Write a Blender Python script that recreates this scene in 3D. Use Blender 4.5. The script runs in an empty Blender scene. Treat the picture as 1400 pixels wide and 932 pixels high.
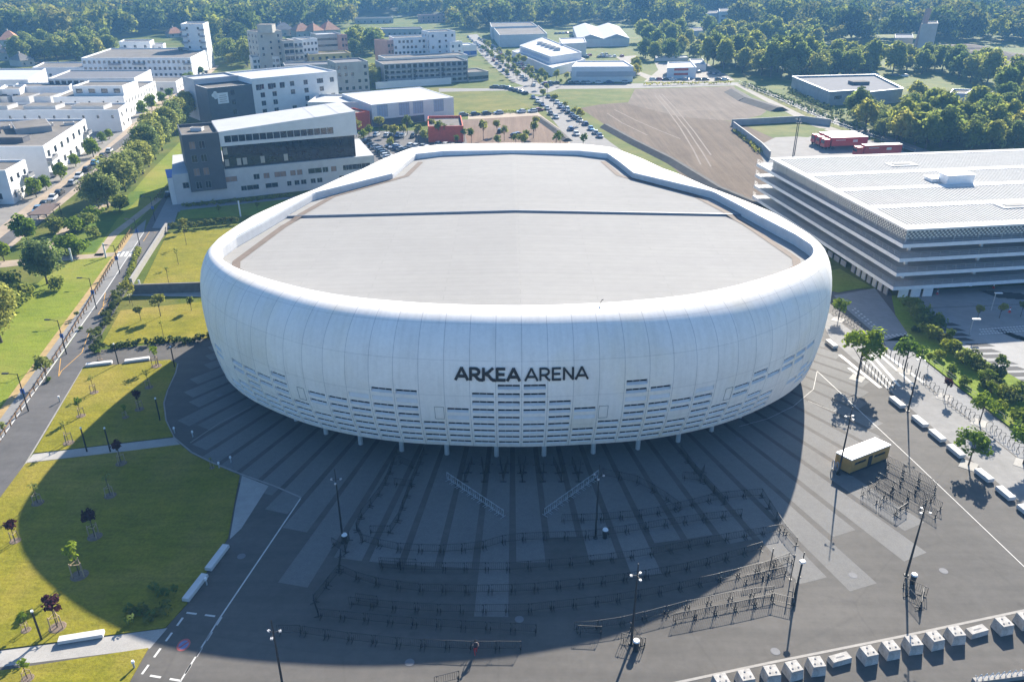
import bpy, bmesh, math, random
import numpy as np
from mathutils import Vector, Matrix
PI = math.pi
random.seed(7)
RNG = np.random.default_rng(11)
scene = bpy.context.scene
COL = scene.collection

# ---------------------------------------------------------------- survey helpers
# The site was surveyed from the drone position: G() gives the ground point (or the point on the
# level z) seen at a place of the photograph; everything is then built there at its real size.
H = 60.0
FOC = 1089.0
PITCH = math.radians(25.9)
SP, CP = math.sin(PITCH), math.cos(PITCH)
def G(u, v, z=0.0):
    x = (u - 700.0) / FOC; y = (466.0 - v) / FOC
    t = (H - z) / (SP - y * CP)
    return Vector((t * x, t * (CP + y * SP), z))
def Gs(pts, z=0.0):
    return [G(u, v, z) for u, v in pts]
def hgt(base_uv, vtop):
    """height of something standing at base_uv whose top is seen at row vtop"""
    Y = G(*base_uv).y
    y = (466.0 - vtop) / FOC
    return H - Y * (SP - y * CP) / (CP + y * SP)
def proj(p):
    d = p[1] * CP - (p[2] - H) * SP
    u = p[1] * SP + (p[2] - H) * CP
    return 700 + FOC * p[0] / d, 466 - FOC * u / d

# ---------------------------------------------------------------- mesh builder
class MB:
    def __init__(s):
        s.v = []; s.f = []; s.m = []
    def add(s, vs, fs, mi=0):
        k = len(s.v)
        s.v += [tuple(p) for p in vs]
        for f in fs:
            s.f.append(tuple(k + i for i in f)); s.m.append(mi)
    def poly(s, pts, mi=0):
        s.add(pts, [tuple(range(len(pts)))], mi)
    def box(s, c, size, rz=0.0, mi=0, tx=1.0, ty=1.0, tilt=None):
        """box standing on c; tx, ty taper the top"""
        sx, sy, sz = size[0] / 2, size[1] / 2, size[2]
        cs, sn = math.cos(rz), math.sin(rz)
        vs = []
        for z, fx, fy in ((0, 1, 1), (sz, tx, ty)):
            for a, b in ((-1, -1), (1, -1), (1, 1), (-1, 1)):
                x, y = a * sx * fx, b * sy * fy
                vs.append((c[0] + x * cs - y * sn, c[1] + x * sn + y * cs, c[2] + z))
        s.add(vs, [(3, 2, 1, 0), (4, 5, 6, 7), (0, 1, 5, 4), (1, 2, 6, 5), (2, 3, 7, 6), (3, 0, 4, 7)], mi)
    def prism(s, pts, z0, z1, mi=0, top=None, bottom=True):
        n = len(pts)
        a = sum(pts[i][0] * pts[(i + 1) % n][1] - pts[(i + 1) % n][0] * pts[i][1] for i in range(n))
        if a < 0: pts = list(reversed(pts))
        vs = [(p[0], p[1], z0) for p in pts] + [(p[0], p[1], z1) for p in pts]
        s.add(vs, [(i, (i + 1) % n, n + (i + 1) % n, n + i) for i in range(n)], mi)
        s.add([(p[0], p[1], z1) for p in pts], [tuple(range(n))], mi if top is None else top)
        if bottom: s.add([(p[0], p[1], z0) for p in reversed(pts)], [tuple(range(n))], mi)
    def tube(s, p0, p1, r0, r1=None, n=6, mi=0):
        r1 = r0 if r1 is None else r1
        p0, p1 = Vector(p0), Vector(p1)
        d = (p1 - p0)
        if d.length < 1e-6: return
        d.normalize()
        a = d.orthogonal().normalized(); b = d.cross(a)
        vs = []
        for p, r in ((p0, r0), (p1, r1)):
            for i in range(n):
                t = 2 * PI * i / n
                vs.append(p + (a * math.cos(t) + b * math.sin(t)) * r)
        s.add(vs, [(i, (i + 1) % n, n + (i + 1) % n, n + i) for i in range(n)] + [tuple(range(n - 1, -1, -1)), tuple(range(n, 2 * n))], mi)
    def strip(s, pts, w, z0=None, h=0.0, mi=0):
        """ribbon (h=0) or low wall along a polyline of ground points"""
        P = [Vector((p[0], p[1], 0)) for p in pts]
        zs = [p[2] if z0 is None else z0 for p in pts]
        n = len(P); L = []; R = []
        for i in range(n):
            d = (P[min(i + 1, n - 1)] - P[max(i - 1, 0)]).normalized()
            q = Vector((-d.y, d.x, 0)) * (w / 2)
            L.append(P[i] + q); R.append(P[i] - q)
        for i in range(n - 1):
            if h == 0:
                s.poly([(R[i].x, R[i].y, zs[i]), (R[i + 1].x, R[i + 1].y, zs[i + 1]), (L[i + 1].x, L[i + 1].y, zs[i + 1]), (L[i].x, L[i].y, zs[i])], mi)
            else:
                vs = []
                for k in (i, i + 1):
                    for q, z in ((L[k], zs[k]), (R[k], zs[k]), (R[k], zs[k] + h), (L[k], zs[k] + h)):
                        vs.append((q.x, q.y, z))
                s.add(vs, [(1, 5, 6, 2), (4, 0, 3, 7), (2, 6, 7, 3), (0, 1, 2, 3), (7, 6, 5, 4)], mi)
    def build(s, name, mats, parent=None, local=False, smooth=False, uv=None):
        me = bpy.data.meshes.new(name)
        off = Vector((0, 0, 0))
        if parent is not None and not local:
            off = parent.location.copy()
            if parent.parent: off += parent.parent.location
        me.from_pydata([(p[0] - off.x, p[1] - off.y, p[2] - off.z) for p in s.v], [], s.f)
        if not isinstance(mats, (list, tuple)): mats = [mats]
        for m in mats: me.materials.append(m)
        if len(mats) > 1: me.polygons.foreach_set('material_index', s.m)
        if smooth: me.polygons.foreach_set('use_smooth', [True] * len(me.polygons))
        me.update()
        o = bpy.data.objects.new(name, me); COL.objects.link(o)
        if parent is not None: o.parent = parent
        return o

def tag(o, label, cat, group=None, kind=None):
    o['label'] = label; o['category'] = cat
    if group: o['group'] = group
    if kind: o['kind'] = kind
    return o
def thing(name, label, cat, loc=(0, 0, 0), rz=0.0, group=None):
    o = bpy.data.objects.new(name, None); COL.objects.link(o)
    o.empty_display_size = 0.3
    o.location = loc; o.rotation_euler = (0, 0, rz)
    return tag(o, label, cat, group)
def struct(name, mb, m, smooth=False, label=None):
    o = mb.build(name, m, smooth=smooth); o['kind'] = 'structure'
    o['label'] = label or name.replace('_', ' '); o['category'] = name.split('.')[0].replace('_', ' ')
    return o
CHILD = {}
def dup(root, loc, rz=0.0, label=None, group=None, sc=None):
    r = root.copy(); COL.objects.link(r)
    r.location = loc; r.rotation_euler = (0, 0, rz)
    if sc is not None: r.scale = (sc, sc, sc) if not isinstance(sc, tuple) else sc
    if label: r['label'] = label
    if group: r['group'] = group
    key = root.name
    if key not in CHILD: CHILD[key] = [(c, list(c.children)) for c in root.children]
    for ch, gr in CHILD[key]:
        c = ch.copy(); COL.objects.link(c); c.parent = r
        for g in gr:
            d = g.copy(); COL.objects.link(d); d.parent = c
    return r
def np_mesh(name, V, Q, mat):
    me = bpy.data.meshes.new(name)
    nv, nf, k = len(V), len(Q), Q.shape[1]
    me.vertices.add(nv); me.vertices.foreach_set('co', np.ascontiguousarray(V, dtype=np.float32).ravel())
    me.loops.add(nf * k); me.loops.foreach_set('vertex_index', np.ascontiguousarray(Q, dtype=np.int32).ravel())
    me.polygons.add(nf); me.polygons.foreach_set('loop_start', np.arange(0, nf * k, k, dtype=np.int32))
    me.materials.append(mat); me.update(calc_edges=True)
    return me

# ---------------------------------------------------------------- materials
def new_mat(name):
    m = bpy.data.materials.new(name); m.use_nodes = True
    nt = m.node_tree; nt.nodes.clear()
    out = nt.nodes.new('ShaderNodeOutputMaterial'); b = nt.nodes.new('ShaderNodeBsdfPrincipled')
    nt.links.new(b.outputs[0], out.inputs[0])
    return m, nt, b, out
def lin(c):
    return (c[0], c[1], c[2], 1.0)
def noise(nt, scale, detail=4.0, rough=0.6, stretch=None, rot=0.0, coord='Object'):
    tc = nt.nodes.new('ShaderNodeTexCoord'); n = nt.nodes.new('ShaderNodeTexNoise')
    n.inputs['Scale'].default_value = scale; n.inputs['Detail'].default_value = detail; n.inputs['Roughness'].default_value = rough
    if stretch or rot:
        mp = nt.nodes.new('ShaderNodeMapping')
        if stretch: mp.inputs['Scale'].default_value = stretch
        mp.inputs['Rotation'].default_value = (0, 0, rot)
        nt.links.new(tc.outputs[coord], mp.inputs[0]); nt.links.new(mp.outputs[0], n.inputs['Vector'])
    else:
        nt.links.new(tc.outputs[coord], n.inputs['Vector'])
    return n.outputs['Fac']
def ramp(nt, fac, stops):
    r = nt.nodes.new('ShaderNodeValToRGB')
    e = r.color_ramp.elements
    while len(e) < len(stops): e.new(0.5)
    for k, (p, c) in enumerate(stops):
        e[k].position = p; e[k].color = lin(c) if len(c) == 3 else c
    nt.links.new(fac, r.inputs[0]); return r.outputs[0]
def mix(nt, a, b, fac, mode='MIX'):
    x = nt.nodes.new('ShaderNodeMix'); x.data_type = 'RGBA'; x.blend_type = mode
    for sock, val in ((x.inputs[0], fac), (x.inputs[6], a), (x.inputs[7], b)):
        if hasattr(val, 'is_linked'): nt.links.new(val, sock)
        elif isinstance(val, (int, float)): sock.default_value = val
        else: sock.default_value = lin(val)
    return x.outputs[2]
def bump(nt, b, h, strength=0.3, dist=0.05):
    n = nt.nodes.new('ShaderNodeBump'); n.inputs['Strength'].default_value = strength; n.inputs['Distance'].default_value = dist
    nt.links.new(h, n.inputs['Height']); nt.links.new(n.outputs[0], b.inputs['Normal'])
def mat(name, col, rough=0.7, var=0.15, scale=0.6, big=None, metal=0.0, spec=0.3, fine=None, bmp=0.0):
    """plain surface with real-world mottling at one or two scales"""
    m, nt, b, out = new_mat(name)
    f = noise(nt, scale)
    lo = tuple(c * (1 - var) for c in col); hi = tuple(c * (1 + var) for c in col)
    c = ramp(nt, f, [(0.3, lo), (0.7, hi)])
    if big:
        f2 = noise(nt, big[0], 3)
        c = mix(nt, c, ramp(nt, f2, [(0.3, (1 - big[1],) * 3), (0.7, (1 + big[1],) * 3)]), 1.0, 'MULTIPLY')
    if fine:
        f3 = noise(nt, fine[0], 2)
        c = mix(nt, c, ramp(nt, f3, [(0.3, (1 - fine[1],) * 3), (0.7, (1 + fine[1],) * 3)]), 1.0, 'MULTIPLY')
        if bmp: bump(nt, b, f3, bmp)
    nt.links.new(c, b.inputs['Base Color'])
    b.inputs['Roughness'].default_value = rough; b.inputs['Metallic'].default_value = metal
    b.inputs['Specular IOR Level'].default_value = spec
    return m
M = {}
def asphalt(name, col, streak=0.10, rot=0.3):
    m, nt, b, out = new_mat(name)
    f = noise(nt, 0.05, 6, 0.65); f2 = noise(nt, 0.9, 5, 0.7); f3 = noise(nt, 0.5, 4, 0.6, (0.06, 1.0, 1.0), rot)
    c = ramp(nt, f, [(0.25, tuple(x * 0.78 for x in col)), (0.75, tuple(x * 1.2 for x in col))])
    c = mix(nt, c, ramp(nt, f2, [(0.25, (0.84,) * 3), (0.75, (1.14,) * 3)]), 1.0, 'MULTIPLY')
    c = mix(nt, c, ramp(nt, f3, [(0.35, (1 - streak,) * 3), (0.62, (1 + streak * 0.6,) * 3)]), 1.0, 'MULTIPLY')
    # sealed cracks and patch joints
    tc = nt.nodes.new('ShaderNodeTexCoord'); vo = nt.nodes.new('ShaderNodeTexVoronoi'); vo.feature = 'DISTANCE_TO_EDGE'
    vo.inputs['Scale'].default_value = 0.045; nt.links.new(tc.outputs['Object'], vo.inputs['Vector'])
    c = mix(nt, c, ramp(nt, vo.outputs['Distance'], [(0.0, (0.90,) * 3), (0.006, (1.0,) * 3)]), 1.0, 'MULTIPLY')
    vo2 = nt.nodes.new('ShaderNodeTexVoronoi'); vo2.inputs['Scale'].default_value = 0.16
    nt.links.new(tc.outputs['Object'], vo2.inputs['Vector'])
    c = mix(nt, c, ramp(nt, vo2.outputs['Distance'], [(0.0, (0.60,) * 3), (0.045, (0.66,) * 3), (0.06, (1.0,) * 3)]), 0.35, 'MULTIPLY')
    nt.links.new(c, b.inputs['Base Color']); b.inputs['Roughness'].default_value = 0.85; b.inputs['Specular IOR Level'].default_value = 0.25
    bump(nt, b, f2, 0.15, 0.03)
    return m
def grass(name, a, bcol, dry, scale=0.35):
    m, nt, b, out = new_mat(name)
    f = noise(nt, scale, 8, 0.75); f2 = noise(nt, 0.06, 4, 0.6); f3 = noise(nt, 3.0, 3, 0.7); f4 = noise(nt, 1.3, 3, 0.7, (0.12, 1, 1), 0.9)
    c = ramp(nt, f, [(0.25, a), (0.75, bcol)])
    vo = nt.nodes.new('ShaderNodeTexNoise'); vo.inputs['Scale'].default_value = 0.16; vo.inputs['Detail'].default_value = 5; vo.inputs['Roughness'].default_value = 0.7
    tcv = nt.nodes.new('ShaderNodeTexCoord'); nt.links.new(tcv.outputs['Object'], vo.inputs['Vector'])
    c = mix(nt, c, ramp(nt, vo.outputs['Fac'], [(0.3, (0.78, 0.84, 0.8)), (0.6, (1.08, 1.04, 1.0)), (0.75, (1.3, 1.12, 1.1))]), 0.8, 'MULTIPLY')
    c = mix(nt, c, dry, ramp(nt, f2, [(0.45, (0, 0, 0)), (0.68, (0.75,) * 3)]))
    c = mix(nt, c, ramp(nt, f3, [(0.25, (0.72,) * 3), (0.75, (1.25,) * 3)]), 1.0, 'MULTIPLY')
    c = mix(nt, c, ramp(nt, f4, [(0.3, (0.86,) * 3), (0.7, (1.12,) * 3)]), 1.0, 'MULTIPLY')
    nt.links.new(c, b.inputs['Base Color']); b.inputs['Roughness'].default_value = 0.9; b.inputs['Specular IOR Level'].default_value = 0.1
    bump(nt, b, f3, 0.5, 0.12)
    return m
def leaf_mat(name, dark, light, trans=0.3, hue=0.0):
    m, nt, b, out = new_mat(name)
    f = noise(nt, 0.45, 4, 0.7)
    oi = nt.nodes.new('ShaderNodeObjectInfo')
    c = ramp(nt, f, [(0.3, dark), (0.72, light)])
    c = mix(nt, c, ramp(nt, oi.outputs['Random'], [(0.0, (0.62, 0.74, 0.85)), (0.35, (1, 1, 1)), (0.7, (1.15, 1.08, 0.9)), (1.0, (1.45, 1.28, 1.15))]), 1.0, 'MULTIPLY')
    nt.links.new(c, b.inputs['Base Color']); b.inputs['Roughness'].default_value = 0.9; b.inputs['Specular IOR Level'].default_value = 0.06
    t = nt.nodes.new('ShaderNodeBsdfTranslucent'); nt.links.new(mix(nt, c, (1.35, 1.3, 1.0), 1.0, 'MULTIPLY'), t.inputs[0])
    ms = nt.nodes.new('ShaderNodeMixShader'); ms.inputs[0].default_value = min(0.6, trans + 0.15)
    nt.links.new(b.outputs[0], ms.inputs[1]); nt.links.new(t.outputs[0], ms.inputs[2]); nt.links.new(ms.outputs[0], out.inputs[0])
    return m
def glass_mat(name, col, rough=0.08):
    m, nt, b, out = new_mat(name)
    f = noise(nt, 0.8, 2)
    nt.links.new(ramp(nt, f, [(0.35, tuple(c * 0.6 for c in col)), (0.65, tuple(c * 1.5 for c in col))]), b.inputs['Base Color'])
    b.inputs['Roughness'].default_value = rough; b.inputs['Specular IOR Level'].default_value = 0.7
    return m
M['plaza'] = asphalt('plaza asphalt', (0.094, 0.087, 0.078), 0.12, 0.25)
M['road'] = asphalt('road asphalt', (0.100, 0.095, 0.092), 0.08, 1.0)
M['cycle'] = asphalt('cycle path asphalt', (0.20, 0.195, 0.187), 0.05, 1.0)
M['paver'] = mat('light paving', (0.158, 0.154, 0.146), 0.85, 0.08, 1.5, (0.08, 0.1), spec=0.15, fine=(6, 0.08))
M['concrete'] = mat('pale concrete', (0.33, 0.315, 0.29), 0.85, 0.10, 0.6, (0.1, 0.12), fine=(5, 0.07))
M['kerb'] = mat('kerb stone', (0.27, 0.255, 0.235), 0.8, 0.12, 1.2)
M['paint'] = mat('white road paint', (0.52, 0.51, 0.48), 0.7, 0.12, 1.5)
M['ypaint'] = mat('ochre road paint', (0.55, 0.30, 0.06), 0.7, 0.12, 1.5)
M['sandpath'] = mat('sandy pavement', (0.31, 0.245, 0.18), 0.9, 0.12, 0.5, (0.08, 0.12))
M['lawn'] = grass('mown lawn', (0.135, 0.135, 0.010), (0.225, 0.20, 0.020), (0.28, 0.21, 0.05))
M['lawn_green'] = grass('park grass', (0.125, 0.165, 0.014), (0.19, 0.225, 0.026), (0.24, 0.215, 0.045))
M['meadow'] = grass('rough meadow', (0.055, 0.085, 0.009), (0.105, 0.13, 0.016), (0.15, 0.135, 0.032), 0.12)
M['verge'] = grass('lush verge', (0.095, 0.155, 0.012), (0.19, 0.25, 0.024), (0.19, 0.19, 0.04), 0.5)
M['metal_dark'] = mat('dark painted steel', (0.02, 0.021, 0.024), 0.5, 0.2, 2.0)
M['galv'] = mat('galvanised steel', (0.42, 0.43, 0.44), 0.5, 0.12, 3.0, metal=0.2)
M['bark'] = mat('bark', (0.09, 0.07, 0.05), 0.9, 0.3, 3.0)
M['stake'] = mat('pale wooden stake', (0.36, 0.27, 0.17), 0.85, 0.2, 4.0)
M['fencewood'] = mat('weathered chestnut wood', (0.17, 0.10, 0.045), 0.85, 0.25, 3.0)
M['glass'] = glass_mat('window glass', (0.018, 0.026, 0.036))
M['white_metal'] = mat('white powder coat', (0.76, 0.76, 0.75), 0.45, 0.05, 1.0)
M['lampglass'] = mat('lamp diffuser', (0.8, 0.8, 0.78), 0.3, 0.03, 1.0)
M['mulch'] = mat('bark mulch', (0.16, 0.12, 0.09), 0.95, 0.3, 4.0)

# ---------------------------------------------------------------- camera, sun, sky
cam = bpy.data.cameras.new('camera'); camo = bpy.data.objects.new('camera', cam); COL.objects.link(camo)
camo.location = (0, 0, H); camo.rotation_euler = (PI / 2 - PITCH, 0, 0)
cam.sensor_width = 36.0; cam.lens = FOC * 36.0 / 1400.0; cam.clip_start = 1.0; cam.clip_end = 6000.0
scene.camera = camo
SUN_EL = math.radians(29.5)
SUN_AZ = math.radians(23.3)            # from +Y towards +X
sd = Vector((math.sin(SUN_AZ) * math.cos(SUN_EL), math.cos(SUN_AZ) * math.cos(SUN_EL), math.sin(SUN_EL)))
sun = bpy.data.lights.new('sun', 'SUN'); sun.energy = 5.0; sun.angle = math.radians(0.53); sun.color = (1.0, 0.915, 0.79)
suno = bpy.data.objects.new('sun', sun); COL.objects.link(suno)
suno.rotation_euler = sd.to_track_quat('Z', 'Y').to_euler(); suno.location = (60, 140, 200)
world = bpy.data.worlds.new('World'); scene.world = world; world.use_nodes = True
wn = world.node_tree; wn.nodes.clear()
wo = wn.nodes.new('ShaderNodeOutputWorld'); bg = wn.nodes.new('ShaderNodeBackground'); sky = wn.nodes.new('ShaderNodeTexSky')
sky.sky_type = 'NISHITA'; sky.sun_disc = False; sky.sun_elevation = SUN_EL; sky.sun_rotation = SUN_AZ
sky.altitude = 60; sky.air_density = 1.0; sky.dust_density = 1.6; sky.ozone_density = 2.0
bg.inputs['Strength'].default_value = 0.061
tint = wn.nodes.new('ShaderNodeMix'); tint.data_type = 'RGBA'; tint.blend_type = 'MULTIPLY'; tint.inputs[0].default_value = 1.0; tint.inputs[7].default_value = (0.71, 0.955, 1.24, 1)
wn.links.new(sky.outputs[0], tint.inputs[6]); wn.links.new(tint.outputs[2], bg.inputs[0]); wn.links.new(bg.outputs[0], wo.inputs[0])
vs = scene.view_settings
scene.display_settings.display_device = 'sRGB'
vs.view_transform = 'Standard'; vs.look = 'None'; vs.exposure = 1.55; vs.gamma = 1.0; vs.use_curve_mapping = False
cy = scene.cycles
cy.max_bounces = 6; cy.diffuse_bounces = 3; cy.glossy_bounces = 3; cy.transmission_bounces = 3; cy.volume_bounces = 1
cy.use_denoising = True; cy.sample_clamp_indirect = 6.0
cy.caustics_reflective = False; cy.caustics_refractive = False

# ================================================================ ARENA
ARO = Vector((1.1, 88.0)); ARA = math.radians(0.76)
def aw(x, y):
    """arena plan coordinates -> world"""
    y -= 88.0
    return (ARO.x + x * math.cos(ARA) - y * math.sin(ARA), ARO.y + x * math.sin(ARA) + y * math.cos(ARA))
MP = [(0, 83), (10, 83.6), (17, 84.6), (24, 86.7), (30, 89.8), (35.5, 93.8), (40, 98), (43.8, 103), (46.3, 108), (47.9, 113.5), (48.9, 120), (48.6, 128),
      (47, 137), (44, 147), (39.8, 156.5), (35, 165.5), (29.5, 174), (23.5, 182), (15, 187), (0, 188.5)]
RP = [(0, 90.4), (9.5, 91.0), (15.5, 92.0), (21.5, 93.5), (27, 95.8), (32.5, 99.0), (37, 102.2), (40.5, 105.4), (43.2, 109), (44.3, 113), (43.6, 118), (41.6, 125),
      (39.2, 134), (36.7, 143), (30.5, 150), (24.2, 157), (22.8, 166), (21.2, 174), (15, 177), (0, 177.5)]
def crom(P, t):
    n = len(P) - 1
    i = min(int(t), n - 1); f = t - i
    def g(k):
        if k < 0: return (-P[-k][0], P[-k][1])
        if k > n: return (-P[2 * n - k][0], P[2 * n - k][1])
        return P[k]
    a, b, c, d = g(i - 1), g(i), g(i + 1), g(i + 2)
    return tuple(0.5 * (2 * b[k] + (c[k] - a[k]) * f + (2 * a[k] - 5 * b[k] + 4 * c[k] - d[k]) * f * f + (3 * b[k] - a[k] - 3 * c[k] + d[k]) * f ** 3) for k in (0, 1))
def linp(P, t):
    i = min(int(t), len(P) - 2); f = t - i
    return tuple(P[i][k] * (1 - f) + P[i + 1][k] * f for k in (0, 1))
NT = 20
dense = [crom(MP, k / NT) for k in range((len(MP) - 1) * NT + 1)]
arc = [0.0]
for k in range(1, len(dense)):
    arc.append(arc[-1] + math.dist(dense[k], dense[k - 1]))
PITCHW = 3.12
NH = round(arc[-1] / PITCHW)
PW = arc[-1] / NH
def t_of(c):
    s = abs(c) * PW
    if s >= arc[-1]: return float(len(MP) - 1)
    lo = int(np.searchsorted(arc, s)); lo = max(1, lo)
    f = (s - arc[lo - 1]) / max(1e-9, arc[lo] - arc[lo - 1])
    return (lo - 1 + f) / NT
def frame(c):
    """M point, outward normal, R point at panel coordinate c (negative = left half)"""
    t = t_of(c); e = 1e-3
    m = crom(MP, t); a = crom(MP, max(0, t - e)); b = crom(MP, min(len(MP) - 1, t + e))
    d = (b[0] - a[0], b[1] - a[1]); L = math.hypot(*d); n = (d[1] / L, -d[0] / L)
    r1 = crom(RP, t); r2 = linp(RP, t); k = min(1, max(0, (t - 8.5) / 1.0))
    r = tuple(r1[q] * (1 - k) + r2[q] * k for q in (0, 1))
    if c < 0:
        m = (-m[0], m[1]); n = (-n[0], n[1]); r = (-r[0], r[1])
    return m, n, r, t
# profile: (fraction of the way rim -> bulge, extra inset, height)
PROF = [(0.0, 0, 20.9), (0.10, 0, 21.1), (0.23, 0, 21.0), (0.45, 0, 20.5), (0.68, 0, 19.3), (0.86, 0, 17.7), (0.96, 0, 15.8), (1.0, 0.0, 13.6),
        (1.0, 0.12, 11.4), (1.0, 0.42, 9.2), (1.0, 0.95, 7.1), (1.0, 1.65, 5.2), (1.0, 2.5, 3.5)]
def prof(w):
    n = len(PROF) - 1; w = min(max(w, 0), n); i = min(int(w), n - 1); f = w - i
    g = lambda k: PROF[min(max(k, 0), n)]
    a, b, c, d = g(i - 1), g(i), g(i + 1), g(i + 2)
    return tuple(0.5 * (2 * b[k] + (c[k] - a[k]) * f + (2 * a[k] - 5 * b[k] + 4 * c[k] - d[k]) * f * f + (3 * b[k] - a[k] - 3 * c[k] + d[k]) * f ** 3) for k in range(3))
def rise(t):
    return 0.0
def surf(c, w, fr=None):
    m, n, r, t = fr or frame(c)
    fo, ins, z = prof(w); ins *= 1.0 - 0.5 * min(1, max(0, (t - 3) / 4))
    x = r[0] + (m[0] - r[0]) * fo - n[0] * ins; y = r[1] + (m[1] - r[1]) * fo - n[1] * ins
    if t > 13.6 and 0.15 < fo < 1: z += min(1, (t - 13.6) / 2) * 1.0 * math.sin(PI * (fo - 0.15) / 0.85)
    if 11.5 < t < 14.5 and fo > 0: z -= (1 - abs(t - 13) / 1.5) * 0.75 * min(1, fo * 8)
    X, Y = aw(x, y)
    return Vector((X, Y, z))
def snorm(c, w):
    e = 0.02
    a = surf(c + e, w) - surf(c - e, w); b = surf(c, w + e) - surf(c, w - e)
    n = b.cross(a); n.normalize()
    m = frame(c)[1]; X = Vector((m[0], m[1], 0))
    if w < 1 and n.z < 0: n = -n
    elif w >= 1 and n.dot(X) < 0: n = -n
    return n
# arc length along the front profile, from the bottom edge upward
WW = [len(PROF) - 1 - k * 0.01 for k in range((len(PROF) - 1) * 100 + 1)]
WA = [0.0]; _p = surf(0, WW[0])
for w in WW[1:]:
    q = surf(0, w); WA.append(WA[-1] + (q - _p).length); _p = q
def w_at(a):
    k = int(np.searchsorted(WA, a)); return WW[min(k, len(WW) - 1)]
ROW0, ROWP, ROWH = 0.72, 1.18, 0.66
rows_w = [(w_at(ROW0 + k * ROWP + ROWH), w_at(ROW0 + k * ROWP)) for k in range(9)]   # (top w, bottom w)

SL = {}
def setrow(c, full, faint=()):
    SL[c] = {k: (k in faint) for k in full}
setrow(-1, range(9)); setrow(1, range(9), (4,)); setrow(-2, range(8)); setrow(2, range(7)); setrow(-3, range(6), (4,)); setrow(3, (0, 1, 2, 4, 5), (4,))
setrow(-4, range(4)); setrow(4, range(4)); setrow(-5, range(8), (6,)); setrow(5, range(9), (6,)); setrow(-6, range(8), (6,)); setrow(6, range(8), (6,))
setrow(-7, range(7), (6,)); setrow(7, (0, 1, 2, 4, 5)); setrow(-8, range(6)); setrow(8, range(7), (6,)); setrow(-9, (0, 1, 2, 4, 5)); setrow(9, range(4))
setrow(-10, range(4)); setrow(10, (0, 1, 2, 4, 5)); setrow(-11, range(7)); setrow(11, (0, 1, 2, 3, 5, 6)); setrow(-12, (0, 1, 2, 4, 5)); setrow(12, (0, 1, 2, 5))
setrow(-13, range(6)); setrow(13, (5, 6)); setrow(-14, (0, 1, 2, 4, 5)); setrow(14, (2, 5, 6)); setrow(-15, (0, 1)); setrow(15, (1, 2, 3, 6)); setrow(-16, (4, 5)); setrow(16, (1, 2))
setrow(-17, (0, 1, 2)); setrow(17, (1, 2)); setrow(-18, (0, 1, 2, 5)); setrow(18, (0, 5, 6))

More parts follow.
